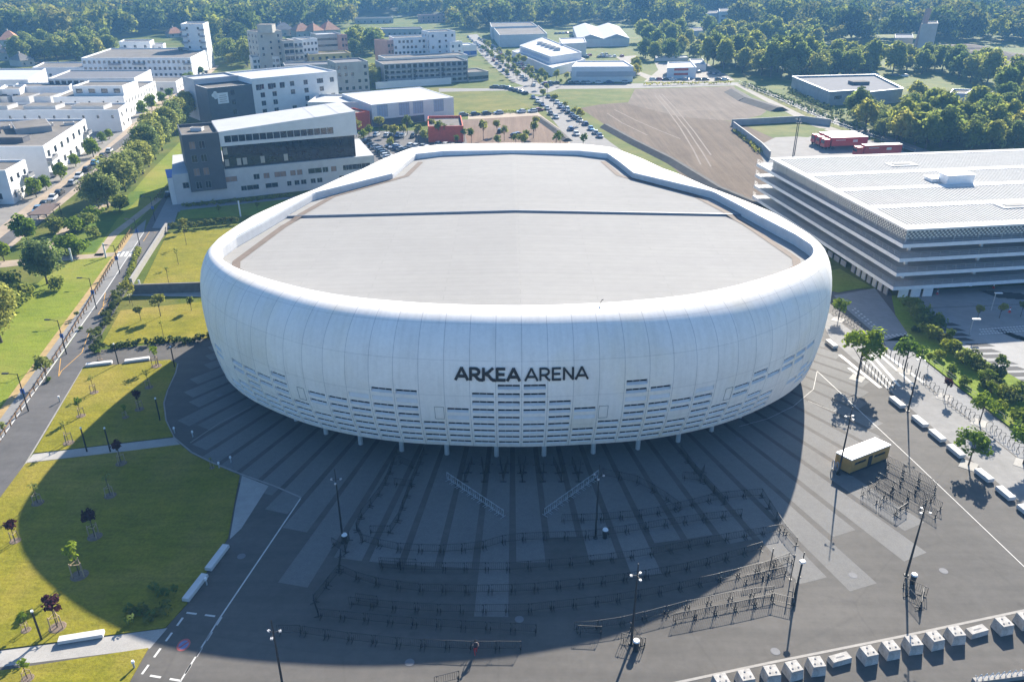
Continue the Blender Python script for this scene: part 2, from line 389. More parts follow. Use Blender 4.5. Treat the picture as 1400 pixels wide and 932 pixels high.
def shell_mat():
    m, nt, b, out = new_mat('white cast concrete')
    uv = nt.nodes.new('ShaderNodeUVMap'); sep = nt.nodes.new('ShaderNodeSeparateXYZ'); nt.links.new(uv.outputs[0], sep.inputs[0])
    def line(sock, width, period=1.0):
        d = nt.nodes.new('ShaderNodeMath'); d.operation = 'DIVIDE'; d.inputs[1].default_value = period; nt.links.new(sock, d.inputs[0])
        fr = nt.nodes.new('ShaderNodeMath'); fr.operation = 'FRACT'; nt.links.new(d.outputs[0], fr.inputs[0])
        s = nt.nodes.new('ShaderNodeMath'); s.operation = 'SUBTRACT'; s.inputs[1].default_value = 0.5; nt.links.new(fr.outputs[0], s.inputs[0])
        a = nt.nodes.new('ShaderNodeMath'); a.operation = 'ABSOLUTE'; nt.links.new(s.outputs[0], a.inputs[0])
        g = nt.nodes.new('ShaderNodeMath'); g.operation = 'GREATER_THAN'; g.inputs[1].default_value = 0.5 - width; nt.links.new(a.outputs[0], g.inputs[0])
        return g.outputs[0]
    f = noise(nt, 0.22, 5, 0.65); f2 = noise(nt, 2.2, 4, 0.7)
    c = ramp(nt, f, [(0.3, (0.85, 0.79, 0.71)), (0.7, (0.93, 0.87, 0.785))])
    c = mix(nt, c, ramp(nt, f2, [(0.3, (0.95,) * 3), (0.7, (1.04,) * 3)]), 1.0, 'MULTIPLY')
    # rain streaks run down the panels
    mp = nt.nodes.new('ShaderNodeMapping'); mp.inputs['Scale'].default_value = (5.0, 0.16, 1); nt.links.new(uv.outputs[0], mp.inputs[0])
    n = nt.nodes.new('ShaderNodeTexNoise'); n.inputs['Scale'].default_value = 1.0; n.inputs['Detail'].default_value = 6; nt.links.new(mp.outputs[0], n.inputs['Vector'])
    c = mix(nt, c, ramp(nt, n.outputs['Fac'], [(0.30, (0.86, 0.85, 0.83)), (0.55, (1, 1, 1))]), 0.5, 'MULTIPLY')
    # warm stain patches of the concrete
    n3 = noise(nt, 0.11, 3, 0.6)
    c = mix(nt, c, ramp(nt, n3, [(0.52, (1, 1, 1)), (0.72, (0.93, 0.90, 0.83))]), 1.0, 'MULTIPLY')
    # panel tone differences, vertical and horizontal joints
    wn_ = nt.nodes.new('ShaderNodeTexWhiteNoise'); wn_.noise_dimensions = '2D'
    fl = nt.nodes.new('ShaderNodeVectorMath'); fl.operation = 'FLOOR'
    dv = nt.nodes.new('ShaderNodeVectorMath'); dv.operation = 'DIVIDE'; dv.inputs[1].default_value = (1.0, 4.6, 1)
    nt.links.new(uv.outputs[0], dv.inputs[0]); nt.links.new(dv.outputs[0], fl.inputs[0]); nt.links.new(fl.outputs[0], wn_.inputs['Vector'])
    c = mix(nt, c, ramp(nt, wn_.outputs['Value'], [(0, (0.975,) * 3), (1, (1.02,) * 3)]), 1.0, 'MULTIPLY')
    j = mix(nt, (1, 1, 1), (0.72, 0.72, 0.73), line(sep.outputs[0], 0.015))
    c = mix(nt, c, j, 1.0, 'MULTIPLY')
    j2 = mix(nt, (1, 1, 1), (0.82, 0.82, 0.82), line(sep.outputs[1], 0.008, 4.6))
    c = mix(nt, c, j2, 1.0, 'MULTIPLY')
    nt.links.new(c, b.inputs['Base Color']); b.inputs['Roughness'].default_value = 0.85; b.inputs['Specular IOR Level'].default_value = 0.12
    return m
M['shell'] = shell_mat()
M['shellplain'] = mat('white concrete reveal', (0.70, 0.695, 0.685), 0.6, 0.06, 1.0, (0.15, 0.05))
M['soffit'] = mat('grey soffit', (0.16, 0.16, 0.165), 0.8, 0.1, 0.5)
def roof_mat():
    m, nt, b, out = new_mat('pale roof membrane')
    f = noise(nt, 0.6, 4, 0.6, (0.04, 2.2, 1)); f2 = noise(nt, 0.03, 3, 0.5); f3 = noise(nt, 0.5, 4, 0.6)
    c = ramp(nt, f2, [(0.3, (0.272, 0.266, 0.254)), (0.7, (0.305, 0.298, 0.284))])
    c = mix(nt, c, ramp(nt, f, [(0.3, (0.972,) * 3), (0.7, (1.022,) * 3)]), 1.0, 'MULTIPLY')
    c = mix(nt, c, ramp(nt, f3, [(0.35, (0.965,) * 3), (0.65, (1.02,) * 3)]), 1.0, 'MULTIPLY')
    tc = nt.nodes.new('ShaderNodeTexCoord'); br = nt.nodes.new('ShaderNodeTexBrick')
    br.inputs['Scale'].default_value = 0.11; br.inputs['Mortar Size'].default_value = 0.006; br.inputs['Brick Width'].default_value = 2.2; br.inputs['Row Height'].default_value = 0.17
    br.inputs['Color1'].default_value = (1, 1, 1, 1); br.inputs['Color2'].default_value = (0.97, 0.97, 0.975, 1); br.inputs['Mortar'].default_value = (0.88, 0.88, 0.88, 1)
    nt.links.new(tc.outputs['Object'], br.inputs['Vector'])
    c = mix(nt, c, br.outputs['Color'], 1.0, 'MULTIPLY')
    nt.links.new(c, b.inputs['Base Color']); b.inputs['Roughness'].default_value = 0.95; b.inputs['Specular IOR Level'].default_value = 0.08
    return m
M['roof'] = roof_mat()
M['walkway'] = mat('tan walkway slabs', (0.135, 0.105, 0.085), 0.85, 0.15, 1.0)
M['letters'] = mat('black letter metal', (0.008, 0.008, 0.01), 0.4, 0.1, 1.0)
M['slotglass'] = mat('slot glazing', (0.004, 0.005, 0.008), 0.8, 0.3, 1.0, spec=0.05)

arena = thing('arena', 'huge white rounded concrete arena with a pale flat roof and black lettering on its front', 'arena', (ARO.x, 135, 0))
# shell grid
cl = []
for k in range(-NH, NH):
    cl += [k + 0.075, k + 0.5, k + 0.925]
wl = [0, 0.25, 0.5, 0.75, 1.0, 1.3, 1.6, 2.0, 2.4, 2.8, 3.3, 3.8, 4.3, 4.8, 5.3, 5.8, 6.3]
wl = [w for w in wl if w < rows_w[8][0] - 0.05]
nup = len(wl)
rowidx = {}
for k in range(8, -1, -1):
    rowidx[nup + (8 - k) * 2] = k
    wl += [rows_w[k][0], rows_w[k][1]]
wl += [12.0]
NC, NW = len(cl), len(wl)
wcum = []
for w in wl:
    wcum.append(float(np.interp(-w, [-x for x in WW], WA)))
V = []; UVp = []
for c in cl:
    fr = frame(c)
    for j, w in enumerate(wl):
        V.append(surf(c, w, fr)); UVp.append((c, wcum[j] + 0.1))
F = []; FU = []
for i in range(NC):
    i2 = (i + 1) % NC
    colk = cl[i]
    col = math.floor(colk)
    cid = col + 1 if col >= 0 else col          # panel number: 1.. to the right, -1.. to the left
    frac = colk - col
    for j in range(NW - 1):
        if j in rowidx and frac < 0.6 and cid in SL and rowidx[j] in SL[cid]:
            continue
        F.append((i * NW + j, i * NW + j + 1, i2 * NW + j + 1, i2 * NW + j))
        FU.append(i2 == 0)
me = bpy.data.meshes.new('shell')
me.from_pydata([(p.x - arena.location.x, p.y - arena.location.y, p.z) for p in V], [], F)
uvl = me.uv_layers.new(name='UVMap')
for pi, p in enumerate(me.polygons):
    for li in p.loop_indices:
        u, v = UVp[me.loops[li].vertex_index]
        if FU[pi] and u < 0: u += 2 * NH
        uvl.data[li].uv = (u + 200, v)
me.materials.append(M['shell'])
me.polygons.foreach_set('use_smooth', [True] * len(me.polygons)); me.update()
o = bpy.data.objects.new('shell', me); COL.objects.link(o); o.parent = arena

# recessed ventilation / window slots
slots = []
for cid, rw in SL.items():
    c0 = cid - 1 if cid > 0 else cid
    for k, faint in rw.items():
        a, b_ = c0 + 0.075, c0 + 0.925
        wt, wb = rows_w[k]
        fr_a, fr_b = frame(a), frame(b_)
        oa_t, ob_t, oa_b, ob_b = surf(a, wt, fr_a), surf(b_, wt, fr_b), surf(a, wb, fr_a), surf(b_, wb, fr_b)
        na, nb = fr_a[1], fr_b[1]
        d = 0.16 if faint else 0.34
        ia = Vector((oa_t.x - na[0] * d, oa_t.y - na[1] * d, oa_t.z + 0.02)); ib = Vector((ob_t.x - nb[0] * d, ob_t.y - nb[1] * d, ob_t.z + 0.02))
        gl = 0.10 if faint else 0.44
        ja = ia - Vector((0, 0, gl)); jb = ib - Vector((0, 0, gl))
        mb = MB()
        mb.poly([oa_t, ob_t, ib, ia]); mb.poly([ia, ib, jb, ja], 1); mb.poly([ja, jb, ob_b, oa_b])
        mb.poly([oa_t, ia, ja, oa_b]); mb.poly([ob_t, ob_b, jb, ib])
        if not faint:
            for f in (0.33, 0.66):
                p, q = ia.lerp(ib, f), ja.lerp(jb, f)
                mb.tube(p + Vector((0, 0, 0)) + Vector((na[0], na[1], 0)) * 0.03, q + Vector((na[0], na[1], 0)) * 0.03, 0.03, n=4)
        near = -abs(cid)
        slots.append((near * 1.0 - (3 if faint else 0), mb))
slots.sort(key=lambda s: -s[0])
for sc_, mb in slots[:100]:
    mb.build('window_slot', [M['shellplain'], M['slotglass']], arena)
rest = MB()
for sc_, mb in slots[100:]:
    k = len(rest.v); rest.v += mb.v; rest.f += [tuple(k + i for i in f) for f in mb.f]; rest.m += mb.m
o = rest.build('window_slot', [M['shellplain'], M['slotglass']], arena); o['kind'] = 'stuff'
# access hatches: shallow raised plates in the concrete
for c, w0 in ((3.06, 4), (-3.42, 4), (-9.5, 4), (8.6, 4)):
    wa, wb = w_at(ROW0 + w0 * ROWP + 1.9), w_at(ROW0 + w0 * ROWP)
    mb = MB(); q = []
    for cc, w in ((c, wb), (c + 0.36, wb), (c + 0.36, wa), (c, wa)):
        q.append((surf(cc, w), snorm(cc, w)))
    for i in range(4):
        a, na = q[i]; b_, nb = q[(i + 1) % 4]
        mb.tube(a + na * 0.01, b_ + nb * 0.01, 0.035, n=4)
    mb.build('access_hatch', M['soffit'], arena)

# soffit, glazed ground floor, columns
mb = MB(); gw = MB()
step = 1
prev = None
for k in range(-NH, NH + 1):
    m, n, r, t = frame(k if k < NH else NH - 1e-4)
    def at(ins, z):
        X, Y = aw(m[0] - n[0] * ins, m[1] - n[1] * ins); return (X, Y, z)
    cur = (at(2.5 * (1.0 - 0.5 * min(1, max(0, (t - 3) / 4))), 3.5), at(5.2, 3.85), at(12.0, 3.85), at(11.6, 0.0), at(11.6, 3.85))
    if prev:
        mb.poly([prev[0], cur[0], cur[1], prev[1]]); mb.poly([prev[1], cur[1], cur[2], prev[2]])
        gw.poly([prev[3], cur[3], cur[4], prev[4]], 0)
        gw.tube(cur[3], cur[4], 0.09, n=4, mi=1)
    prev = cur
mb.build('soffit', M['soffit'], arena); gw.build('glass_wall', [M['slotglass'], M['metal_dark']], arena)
M['column'] = mat('pale concrete column', (0.48, 0.475, 0.46), 0.6, 0.06, 1.0)
for k in range(-31, 33, 2):
    m, n, r, t = frame(k * 1.105)
    X, Y = aw(m[0] - n[0] * 5.6, m[1] - n[1] * 5.6)
    mb = MB(); mb.tube((X, Y, 0), (X, Y, 3.9), 0.33, 0.30, 14)
    mb.build('column', M['column'], arena, smooth=False)

# roof, its step and parapet
STEPY = 133.0
def rz_(x, y):
    base = 20.05 - 0.022 * abs(x)
    if y > STEPY: base += 0.30 - 0.004 * (y - STEPY)
    return base
rim = [frame(k * 0.5)[2] for k in range(0, 2 * NH + 1)]
def inset(P, d=0.35):
    out = []
    for i, p in enumerate(P):
        a = P[max(i - 1, 0)]; b = P[min(i + 1, len(P) - 1)]
        dx, dy = b[0] - a[0], b[1] - a[1]; L = math.hypot(dx, dy) or 1
        out.append((p[0] - dy / L * d, p[1] + dx / L * d))
    out[0] = (0, P[0][1] + d); out[-1] = (0, P[-1][1] - d)
    return out
rin = inset(rim, 0.25)
def xat(y):
    for i in range(len(rin) - 1):
        if rin[i][1] <= y < rin[i + 1][1]:
            f = (y - rin[i][1]) / (rin[i + 1][1] - rin[i][1]); return rin[i][0] * (1 - f) + rin[i + 1][0] * f
xs = xat(STEPY)
mb = MB(); riser = MB()
for sx in (1, -1):
    front = [(0, rin[0][1])] + [p for p in rin[1:] if p[1] < STEPY] + [(xs, STEPY), (0, STEPY)]
    back = [(0, STEPY), (xs, STEPY)] + [p for p in rin if p[1] > STEPY] 
    for pl, yy in ((front, 0), (back, STEPY + 0.01)):
        pts = []
        for x, y in pl:
            X, Y = aw(sx * x, y); pts.append((X, Y, rz_(x, max(y, yy) if yy else min(y, STEPY))))
        if sx < 0: pts.reverse()
        mb.poly(pts)
    q = []
    for x in (0, xs):
        X, Y = aw(sx * x, STEPY); q.append(((X, Y, rz_(x, STEPY) - 0.02), (X, Y, rz_(x, STEPY + 0.01) + 0.04)))
    X0, Y0 = aw(0, STEPY + 0.25); X1, Y1 = aw(sx * xs, STEPY + 0.25)
    pts = [q[0][0], q[1][0], q[1][1], q[0][1]]; 
    riser.poly(pts if sx > 0 else pts[::-1])
    riser.poly([q[0][1], q[1][1], (X1, Y1, q[1][1][2]), (X0, Y0, q[0][1][2])])
    riser.poly([(X0, Y0, q[0][1][2]), (X1, Y1, q[1][1][2]), (X1, Y1, q[1][1][2] - 0.3), (X0, Y0, q[0][1][2] - 0.3)])
mb.build('roof', M['roof'], arena)
M['riser'] = mat('shade tinted riser', (0.22, 0.24, 0.27), 0.5, 0.1, 1.0)  # blue shade of the step is mixed into the riser colour
riser.build('roof_step', M['riser'], arena)
mb = MB()
for sx in (1, -1):
    for i in range(len(rim) - 1):
        a, b_ = rim[i], rim[i + 1]
        za = 20.88 + rise(frame(i * 0.5)[3]) * 0.955; zb = 20.88 + rise(frame((i + 1) * 0.5)[3]) * 0.955
        A, B = aw(sx * a[0], a[1]), aw(sx * b_[0], b_[1]); AI, BI = aw(sx * rin[i][0], rin[i][1]), aw(sx * rin[i + 1][0], rin[i + 1][1])
        ra, rb = rz_(a[0], a[1]) - 0.05, rz_(b_[0], b_[1]) - 0.05
        mb.poly([(A[0], A[1], za), (B[0], B[1], zb), (BI[0], BI[1], zb), (AI[0], AI[1], za)])
        mb.poly([(AI[0], AI[1], za), (BI[0], BI[1], zb), (BI[0], BI[1], rb), (AI[0], AI[1], ra)])
        t = frame(i * 0.5)[3]
        if 8.6 < t < 17:          # louvred panels with posts between them
            dx, dy = BI[0] - AI[0], BI[1] - AI[1]; L = math.hypot(dx, dy)
            nx, ny = (dy / L, -dx / L)
            cx, cyy = aw(0, 135)
            if (cx - AI[0]) * nx + (cyy - AI[1]) * ny < 0: nx, ny = -nx, -ny
            rzv = math.atan2(dy, dx)
            q = 6
            if L > 0.5:
                for k in range(q):
                    z0 = ra + 0.25 + (za - ra - 0.45) * k / q
                    c0 = ((AI[0] + BI[0]) / 2 + nx * 0.05, (AI[1] + BI[1]) / 2 + ny * 0.05, z0)
                    mb.box(c0, (L * 0.99, 0.05, (za - ra - 0.45) / q * 0.7), rzv, 1)
M['louvre'] = mat('light grey louvre', (0.62, 0.62, 0.62), 0.5, 0.06, 1.0)
mb.build('parapet', [M['shellplain'], M['louvre']], arena)
# tan maintenance walkway along the roof edge
for sx in (1, -1):
    mb = MB()
    path = [(19.6, 171), (21.4, 159), (33.5, 145), (38.6, 128), (41.5, 111.5), (40.6, 108.3), (37.6, 104.8)]
    pts = []
    fine_ = []
    for i in range(len(path) - 1):
        for k in range(6):
            f = k / 6; fine_.append((path[i][0] * (1 - f) + path[i + 1][0] * f, path[i][1] * (1 - f) + path[i + 1][1] * f))
    fine_.append(path[-1])
    for x, y in fine_:
        X, Y = aw(sx * x, y); pts.append((X, Y, rz_(x, y) + 0.06))
    mb.strip(pts, 1.15); mb.build('roof_walkway', M['walkway'], arena)
# antenna on the rim
p = surf(3.3, 0.8); mb = MB(); mb.tube(p - Vector((0, 0, 0.1)), p + Vector((0.25, 0, 0.55)), 0.04, 0.03); mb.tube(p + Vector((0.25, 0, 0.55)), p + Vector((0.45, 0, 0.62)), 0.07, 0.05)
mb.build('rim_sensor', M['metal_dark'], arena)

# lettering on the front, wrapped on the shell
def w_for_row(v):
    lo, hi = 2.0, 11.0
    for _ in range(40):
        mid = (lo + hi) / 2
        if proj(surf(0, mid))[1] < v: lo = mid
        else: hi = mid
    return (lo + hi) / 2
WTOP, WBOT = w_for_row(503.5), w_for_row(520)
LH = abs(np.interp(-WTOP, [-x for x in WW], WA) - np.interp(-WBOT, [-x for x in WW], WA))
def lpos(x, y, off):
    c = x / PW; w = WBOT + (WTOP - WBOT) * y
    return surf(c, w) + snorm(c, w) * off
def arcpts(cx, cy_, rx, ry, a0, a1, n=7):
    return [(cx + rx * math.cos(math.radians(a0 + (a1 - a0) * k / n)), cy_ + ry * math.sin(math.radians(a0 + (a1 - a0) * k / n))) for k in range(n + 1)]
GLY = {
    'A': ([[(0.0, 0), (0.5, 1), (1.0, 0)], [(0.22, 0.30), (0.78, 0.30)]], 1.0),
    'R': ([[(0.08, 0), (0.08, 1)], [(0.08, 0.97), (0.45, 0.97)] + arcpts(0.45, 0.70, 0.32, 0.27, 90, -90) + [(0.08, 0.43)], [(0.42, 0.43), (0.70, 0.1), (0.85, 0.0)]], 0.86),
    'Rk': ([[(0.08, 0), (0.08, 1)], [(0.08, 0.95), (0.45, 0.95)] + arcpts(0.45, 0.69, 0.32, 0.26, 90, -90) + [(0.08, 0.43)], [(0.40, 0.43), (0.66, 0.12), (0.82, 0.03), (1.08, 0.02)]], 0.90),
    'K': ([[(0.08, 0), (0.08, 1)], [(0.85, 1.0), (0.50, 0.68), (0.20, 0.52)], [(0.20, 0.52), (0.5, 0.40), (0.72, 0.12), (0.88, 0.03), (1.10, 0.02)]], 0.96),
    'E': ([[(0.08, 0), (0.08, 1)], [(0.08, 0.96), (0.72, 0.96)], [(0.08, 0.5), (0.66, 0.5)], [(0.08, 0.04), (0.74, 0.04)]], 0.76),
    'N': ([[(0.08, 0), (0.08, 1)], [(0.08, 0.97), (0.82, 0.03)], [(0.82, 0), (0.82, 1)]], 0.90)}
WORDS = [('A', 1), ('Rk', 1), ('K', 1), ('E', 1), ('A', 1), (' ', 0), ('A', 0), ('R', 0), ('E', 0), ('N', 0), ('A', 0)]
gap = 0.16
tot = 0
for g, bold in WORDS: tot += (0.30 if g == ' ' else GLY[g][1] + gap)
X = -(tot - gap) / 2
left_x = -90 / 35.5 * PW * 1.0
ksc = (2 * abs(left_x)) / (tot - gap)
xcur = left_x + 0.0
for g, bold in WORDS:
    if g == ' ':
        xcur += 0.30 * ksc; continue
    strokes, wd = GLY[g]
    th = (0.33 if bold else 0.24)
    mb = MB()
    for st in strokes:
        for i in range(len(st) - 1):
            (x0, y0), (x1, y1) = st[i], st[i + 1]
            ax, ay, bx, by = x0 * ksc, y0 * LH, x1 * ksc, y1 * LH
            L = math.hypot(bx - ax, by - ay) or 1
            ux, uy = (bx - ax) / L, (by - ay) / L; px, py = -uy * th / 2, ux * th / 2
            e = th * 0.25 if len(st) > 3 else th * 0.12
            ax -= ux * e; ay -= uy * e; bx += ux * e; by += uy * e
            q = [(ax + px, ay + py), (ax - px, ay - py), (bx - px, by - py), (bx + px, by + py)]
            vsx = [lpos(xcur + x, y / LH, off) for off in (-0.04, 0.16 + 0.002 * i) for x, y in q]
            mb.add(vsx, [(0, 1, 2, 3), (7, 6, 5, 4), (0, 4, 5, 1), (1, 5, 6, 2), (2, 6, 7, 3), (3, 7, 4, 0)])
    mb.build('letter', M['letters'], arena)
    xcur += (wd + gap) * ksc

# ================================================================ GROUND AND PLAZA
M['estate'] = mat('estate paving', (0.20, 0.185, 0.165), 0.9, 0.15, 0.3)
mb = MB(); mb.poly([(-4000, -3000, 0), (4000, -3000, 0), (4000, 4500, 0), (-4000, 4500, 0)])
struct('ground', mb, M['meadow'])
LV = 0.004
def sheet(name, pts, m, lvl=1, label=None):
    mb = MB(); P = Gs(pts) if len(pts[0]) == 2 else pts
    z = LV * lvl
    n = len(P); a = sum(P[i][0] * P[(i + 1) % n][1] - P[(i + 1) % n][0] * P[i][1] for i in range(n))
    if a < 0: P = P[::-1]
    mb.poly([(p[0], p[1], z) for p in P])
    return struct(name, mb, m, label=label)
def lawn(name, pts, m, h=0.10, label=None):
    mb = MB(); mb.prism([tuple(p) for p in Gs(pts)], -0.3, h, bottom=False)
    return struct(name, mb, m, label=label)
sheet('plaza', [(120, 480), (160, 476), (290, 462), (330, 400), (500, 300), (620, 215), (860, 215), (960, 290), (1140, 395), (1215, 395), (1262, 470), (1420, 600), (1700, 860), (1700, 1010), (2200, 1500), (-800, 1500), (-60, 1010), (-60, 640), (40, 632)], M['plaza'], 1)
M['bounce_ground'] = mat('pale bounce ground', (0.40, 0.375, 0.335), 0.9, 0.1, 0.5, (0.08, 0.1))
sheet('bounce_ground', [(-260, -140, 0), (260, -140, 0), (260, 38, 0), (-260, 38, 0)], M['bounce_ground'], 2)  # added sheet out of view, bounces warm light onto the arena front
# radiating light strips of paving round the front of the arena
mb = MB()
ends = {}
CX, CYY = aw(0, 166)
outer = [17.0, 11.5, 15.2, 9.4, 12.0, 16.5, 10.5, 8.6, 12.5, 7.2, 10.6, 8.2, 11.5, 6.6, 9.0, 7.0, 9.4, 6.4]
def rayhit(ang, ins):
    """distance along the ray to the shell's bottom edge pushed inward"""
    best = 200
    for k in range(-30 * 4, 30 * 4):
        m, n, r, t = FR4[k]
        X, Y = aw(m[0] - n[0] * 9, m[1] - n[1] * 9)
        a = math.atan2(X - CX, -(Y - CYY))
        d = abs(a - ang)
        if d < best: best = d; res = math.hypot(X - CX, Y - CYY)
    return res
FR4 = {k: frame(k / 4) for k in range(-120, 121)}
NS = 46
a = -28 * 0.041
idx = -1
wv = 0.041
rngp = random.Random(5)
while a < 1.15:
    r0 = rayhit(a + wv / 2, 9) - 1
    ln = rngp.choice([15, 17, 19, 22, 25, 20, 18]) + 6
    gapa = 0.0042
    if -0.05 < a < -0.03: ln = 33
    if -0.13 < a <= -0.05: ln = rngp.choice([26, 27.5])
    if 0.25 < a < 0.46: ln = rngp.choice([29, 33, 36])
    if a < -0.5: ln = rngp.choice([15.5, 17, 16, 18])
    elif a < -0.3: ln = rngp.choice([19, 21, 22.5])
    elif a > 0.5: ln = rngp.choice([18.5, 20.5, 22, 20])
    pts = []
    for aa, rr in ((a + gapa, r0), (a + gapa, r0 + ln), (a + wv - gapa, r0 + ln), (a + wv - gapa, r0)):
        pts.append((CX + rr * math.sin(aa), CYY - rr * math.cos(aa), LV * 2))
    mb.poly(pts)
    a += wv
struct('paving_strips', mb, M['paver'])
# narrow white kerb and painted lines of the plaza
mb = MB()
mb.strip(Gs([(243, 497), (240, 510), (229, 533), (224, 551), (227, 575), (238, 598), (262, 618), (290, 632), (330, 648), (375, 664), (412, 680)]), 0.22, 0.0, 0.03)
mb.strip(Gs([(260, 605), (300, 578), (343, 556)]), 0.12, 0.0, 0.012)
mb.strip(Gs([(114, 502), (36, 632), (0, 688)]), 0.2, 0.0, 0.03)
mb.strip(Gs([(900, 938), (1050, 906), (1225, 871), (1400, 834), (1600, 790)]), 0.28, 0.0, 0.02)
struct('plaza_kerb', mb, M['kerb'])
mb = MB()
mb.strip([(p[0], p[1], LV * 3) for p in Gs([(411, 681), (300, 845), (246, 932), (200, 1010)])], 0.16)
def dash(a, b, on=1.1, off=0.9, w=0.22):
    A, B = G(*a), G(*b); d = B - A; L = d.length; d.normalize(); s = 0
    while s < L:
        e = min(s + on, L)
        p, q = A + d * s, A + d * e
        mb.strip([(p.x, p.y, LV * 3), (q.x, q.y, LV * 3)], w); s += on + off
dash((255, 837), (303, 843)); dash((303, 843), (247, 930)); dash((247, 930), (194, 921)); dash((194, 921), (255, 837))
mb.strip([(p[0], p[1], LV * 3) for p in Gs([(1117, 507), (1250, 631), (1400, 774), (1560, 930)])], 0.10)
ring = [G(1098, 528) + Vector((9 * math.cos(t), 11 * math.sin(t), 0)) for t in [x * 0.1 for x in range(-18, 3)]]
mb.strip([(p[0], p[1], LV * 3) for p in Gs([(1105, 548), (1140, 562), (1149, 556)])], 0.07)
mb.strip([(p[0], p[1], LV * 3) for p in Gs([(1010, 583), (1050, 572), (1085, 555), (1112, 532), (1117, 508)])], 0.07)
struct('road_markings', mb, M['paint'])
# painted no-stopping roundel
mb = MB(); c = G(251, 881)
for r0, r1, mi in ((0.45, 0.62, 0), (0.0, 0.45, 1)):
    for k in range(20):
        t0, t1 = 2 * PI * k / 20, 2 * PI * (k + 1) / 20
        q = [(c.x + r * 1.0 * math.cos(t), c.y + r * 1.25 * math.sin(t), LV * 3) for r, t in ((r0, t0), (r1, t0), (r1, t1), (r0, t1))]
        mb.poly(q if r0 > 0 else q[1:3] + [(c.x, c.y, LV * 3)], mi)
dv = Vector((0.35, 0.45, 0))
mb.strip([(c.x - dv.x, c.y - dv.y, LV * 4), (c.x + dv.x, c.y + dv.y, LV * 4)], 0.16, mi=0)
M['red_paint'] = mat('faded red paint', (0.42, 0.10, 0.09), 0.7, 0.15, 2.0); M['blue_paint'] = mat('faded blue paint', (0.16, 0.19, 0.34), 0.7, 0.15, 2.0)
struct('painted_roundel', mb, [M['red_paint'], M['blue_paint']], label='red and blue no-stopping roundel painted on the asphalt')
# concrete triangle and plaza lines
sheet('concrete_apron', [(331, 650), (367, 664), (330, 722), (314, 737), (322, 690)], M['concrete'], 3)

# ---- gardens on the left
lawn('lawn', [(114, 503), (180, 497), (232, 492), (242, 497), (239, 510), (228, 534), (223, 551), (226, 575), (237, 597), (46, 620)], M['lawn'])
lawn('lawn', [(35, 634), (247, 608), (261, 620), (290, 634), (328, 650), (320, 690), (312, 735), (255, 826), (226, 858), (0, 888), (-60, 894), (-60, 762)], M['lawn'])
lawn('lawn', [(20, 914), (203, 886), (170, 945), (130, 1010), (-60, 1010), (-60, 925)], M['lawn'])
lawn('lawn', [(165, 425), (285, 412), (291, 462), (150, 473), (140, 470)], M['lawn'])
lawn('lawn', [(229, 319), (330, 312), (300, 396), (192, 396)], M['lawn'])
lawn('lawn', [(247, 288), (420, 270), (420, 284), (330, 296), (241, 300)], M['verge'])
sheet('garden_path', [(46, 620), (237, 598), (247, 608), (36, 632)], M['concrete'], 2)
sheet('garden_path', [(0, 889), (-60, 896), (-60, 925), (0, 911), (205, 886), (229, 858)], M['concrete'], 2)
sheet('garden_path', [(192, 396), (300, 396), (295, 406), (172, 404)], M['concrete'], 2)
# left road, cycle path, verge strip
sheet('road', [(245, 240), (232, 312), (181, 386), (160, 420), (114, 502), (0, 688), (-40, 760), (-60, 760), (-60, 690), (0, 602), (95, 470), (143, 400), (197, 317), (205, 300), (235, 250)], M['road'], 2)
sheet('cycle_path', [(197, 316), (143, 399), (0, 601), (-60, 690), (-60, 650), (0, 566), (122, 400), (183, 314), (200, 300)], M['cycle'], 3)
mb = MB()
mb.strip([(p[0], p[1], LV * 5) for p in Gs([(197, 317), (143, 400), (0, 602), (-60, 690)])], 0.17)
for k in range(5):
    u = 161 + k * 5.6
    mb.strip([(p[0], p[1], LV * 6) for p in Gs([(u - 1.5, 351), (u + 3.0, 344)])], 0.55)
struct('road_markings', mb, M['paint'], label='white kerb line and zebra bars on the left road')
mb = MB()
for q in ([(155, 398), (134, 430), (146, 424), (156, 397)], [(196, 330), (205, 316), (213, 318)], [(118, 465), (112, 482), (84, 507), (80, 515)], [(80, 515), (83, 490)], [(118, 465), (123, 452)], [(140, 424), (144, 400)]):
    mb.strip([(p[0], p[1], LV * 5) for p in Gs(q)], 0.10)
struct('road_markings', mb, M['ypaint'], label='ochre bay markings on the left road')
M['dirt'] = mat('ochre dirt edge', (0.33, 0.23, 0.10), 0.95, 0.2, 0.7)
mb = MB(); mb.strip([(p[0], p[1], LV * 4) for p in Gs([(183, 314), (122, 400), (0, 566), (-60, 650)])], 1.1); struct('dirt_edge', mb, M['dirt'])
# grass slope left of the cycle path and the paths through the park
sheet('park_lawn', [(245, 225), (237, 246), (181, 313), (0, 562), (-60, 640), (-90, 640), (-90, 480), (0, 430), (60, 380), (110, 350), (150, 300), (200, 240), (250, 190)], M['lawn_green'], 2)
sheet('park_path', [(0, 366), (-60, 380), (-60, 368), (0, 357), (60, 352), (157, 345), (160, 350), (60, 359)], M['sandpath'], 3)
sheet('park_path', [(140, 350), (128, 350), (150, 320), (215, 270), (222, 272), (160, 322)], M['sandpath'], 3)
sheet('park_path', [(60, 335), (112, 288), (135, 278), (170, 268), (172, 274), (140, 284), (118, 296), (90, 318), (70, 342)], M['sandpath'], 3)
M['wildveg'] = grass('tall wild grass', (0.05, 0.10, 0.012), (0.11, 0.17, 0.02), (0.17, 0.17, 0.03), 0.6)
sheet('wild_meadow', [(85, 330), (105, 300), (150, 290), (180, 262), (200, 262), (160, 300), (130, 345), (95, 345)], M['wildveg'], 4)
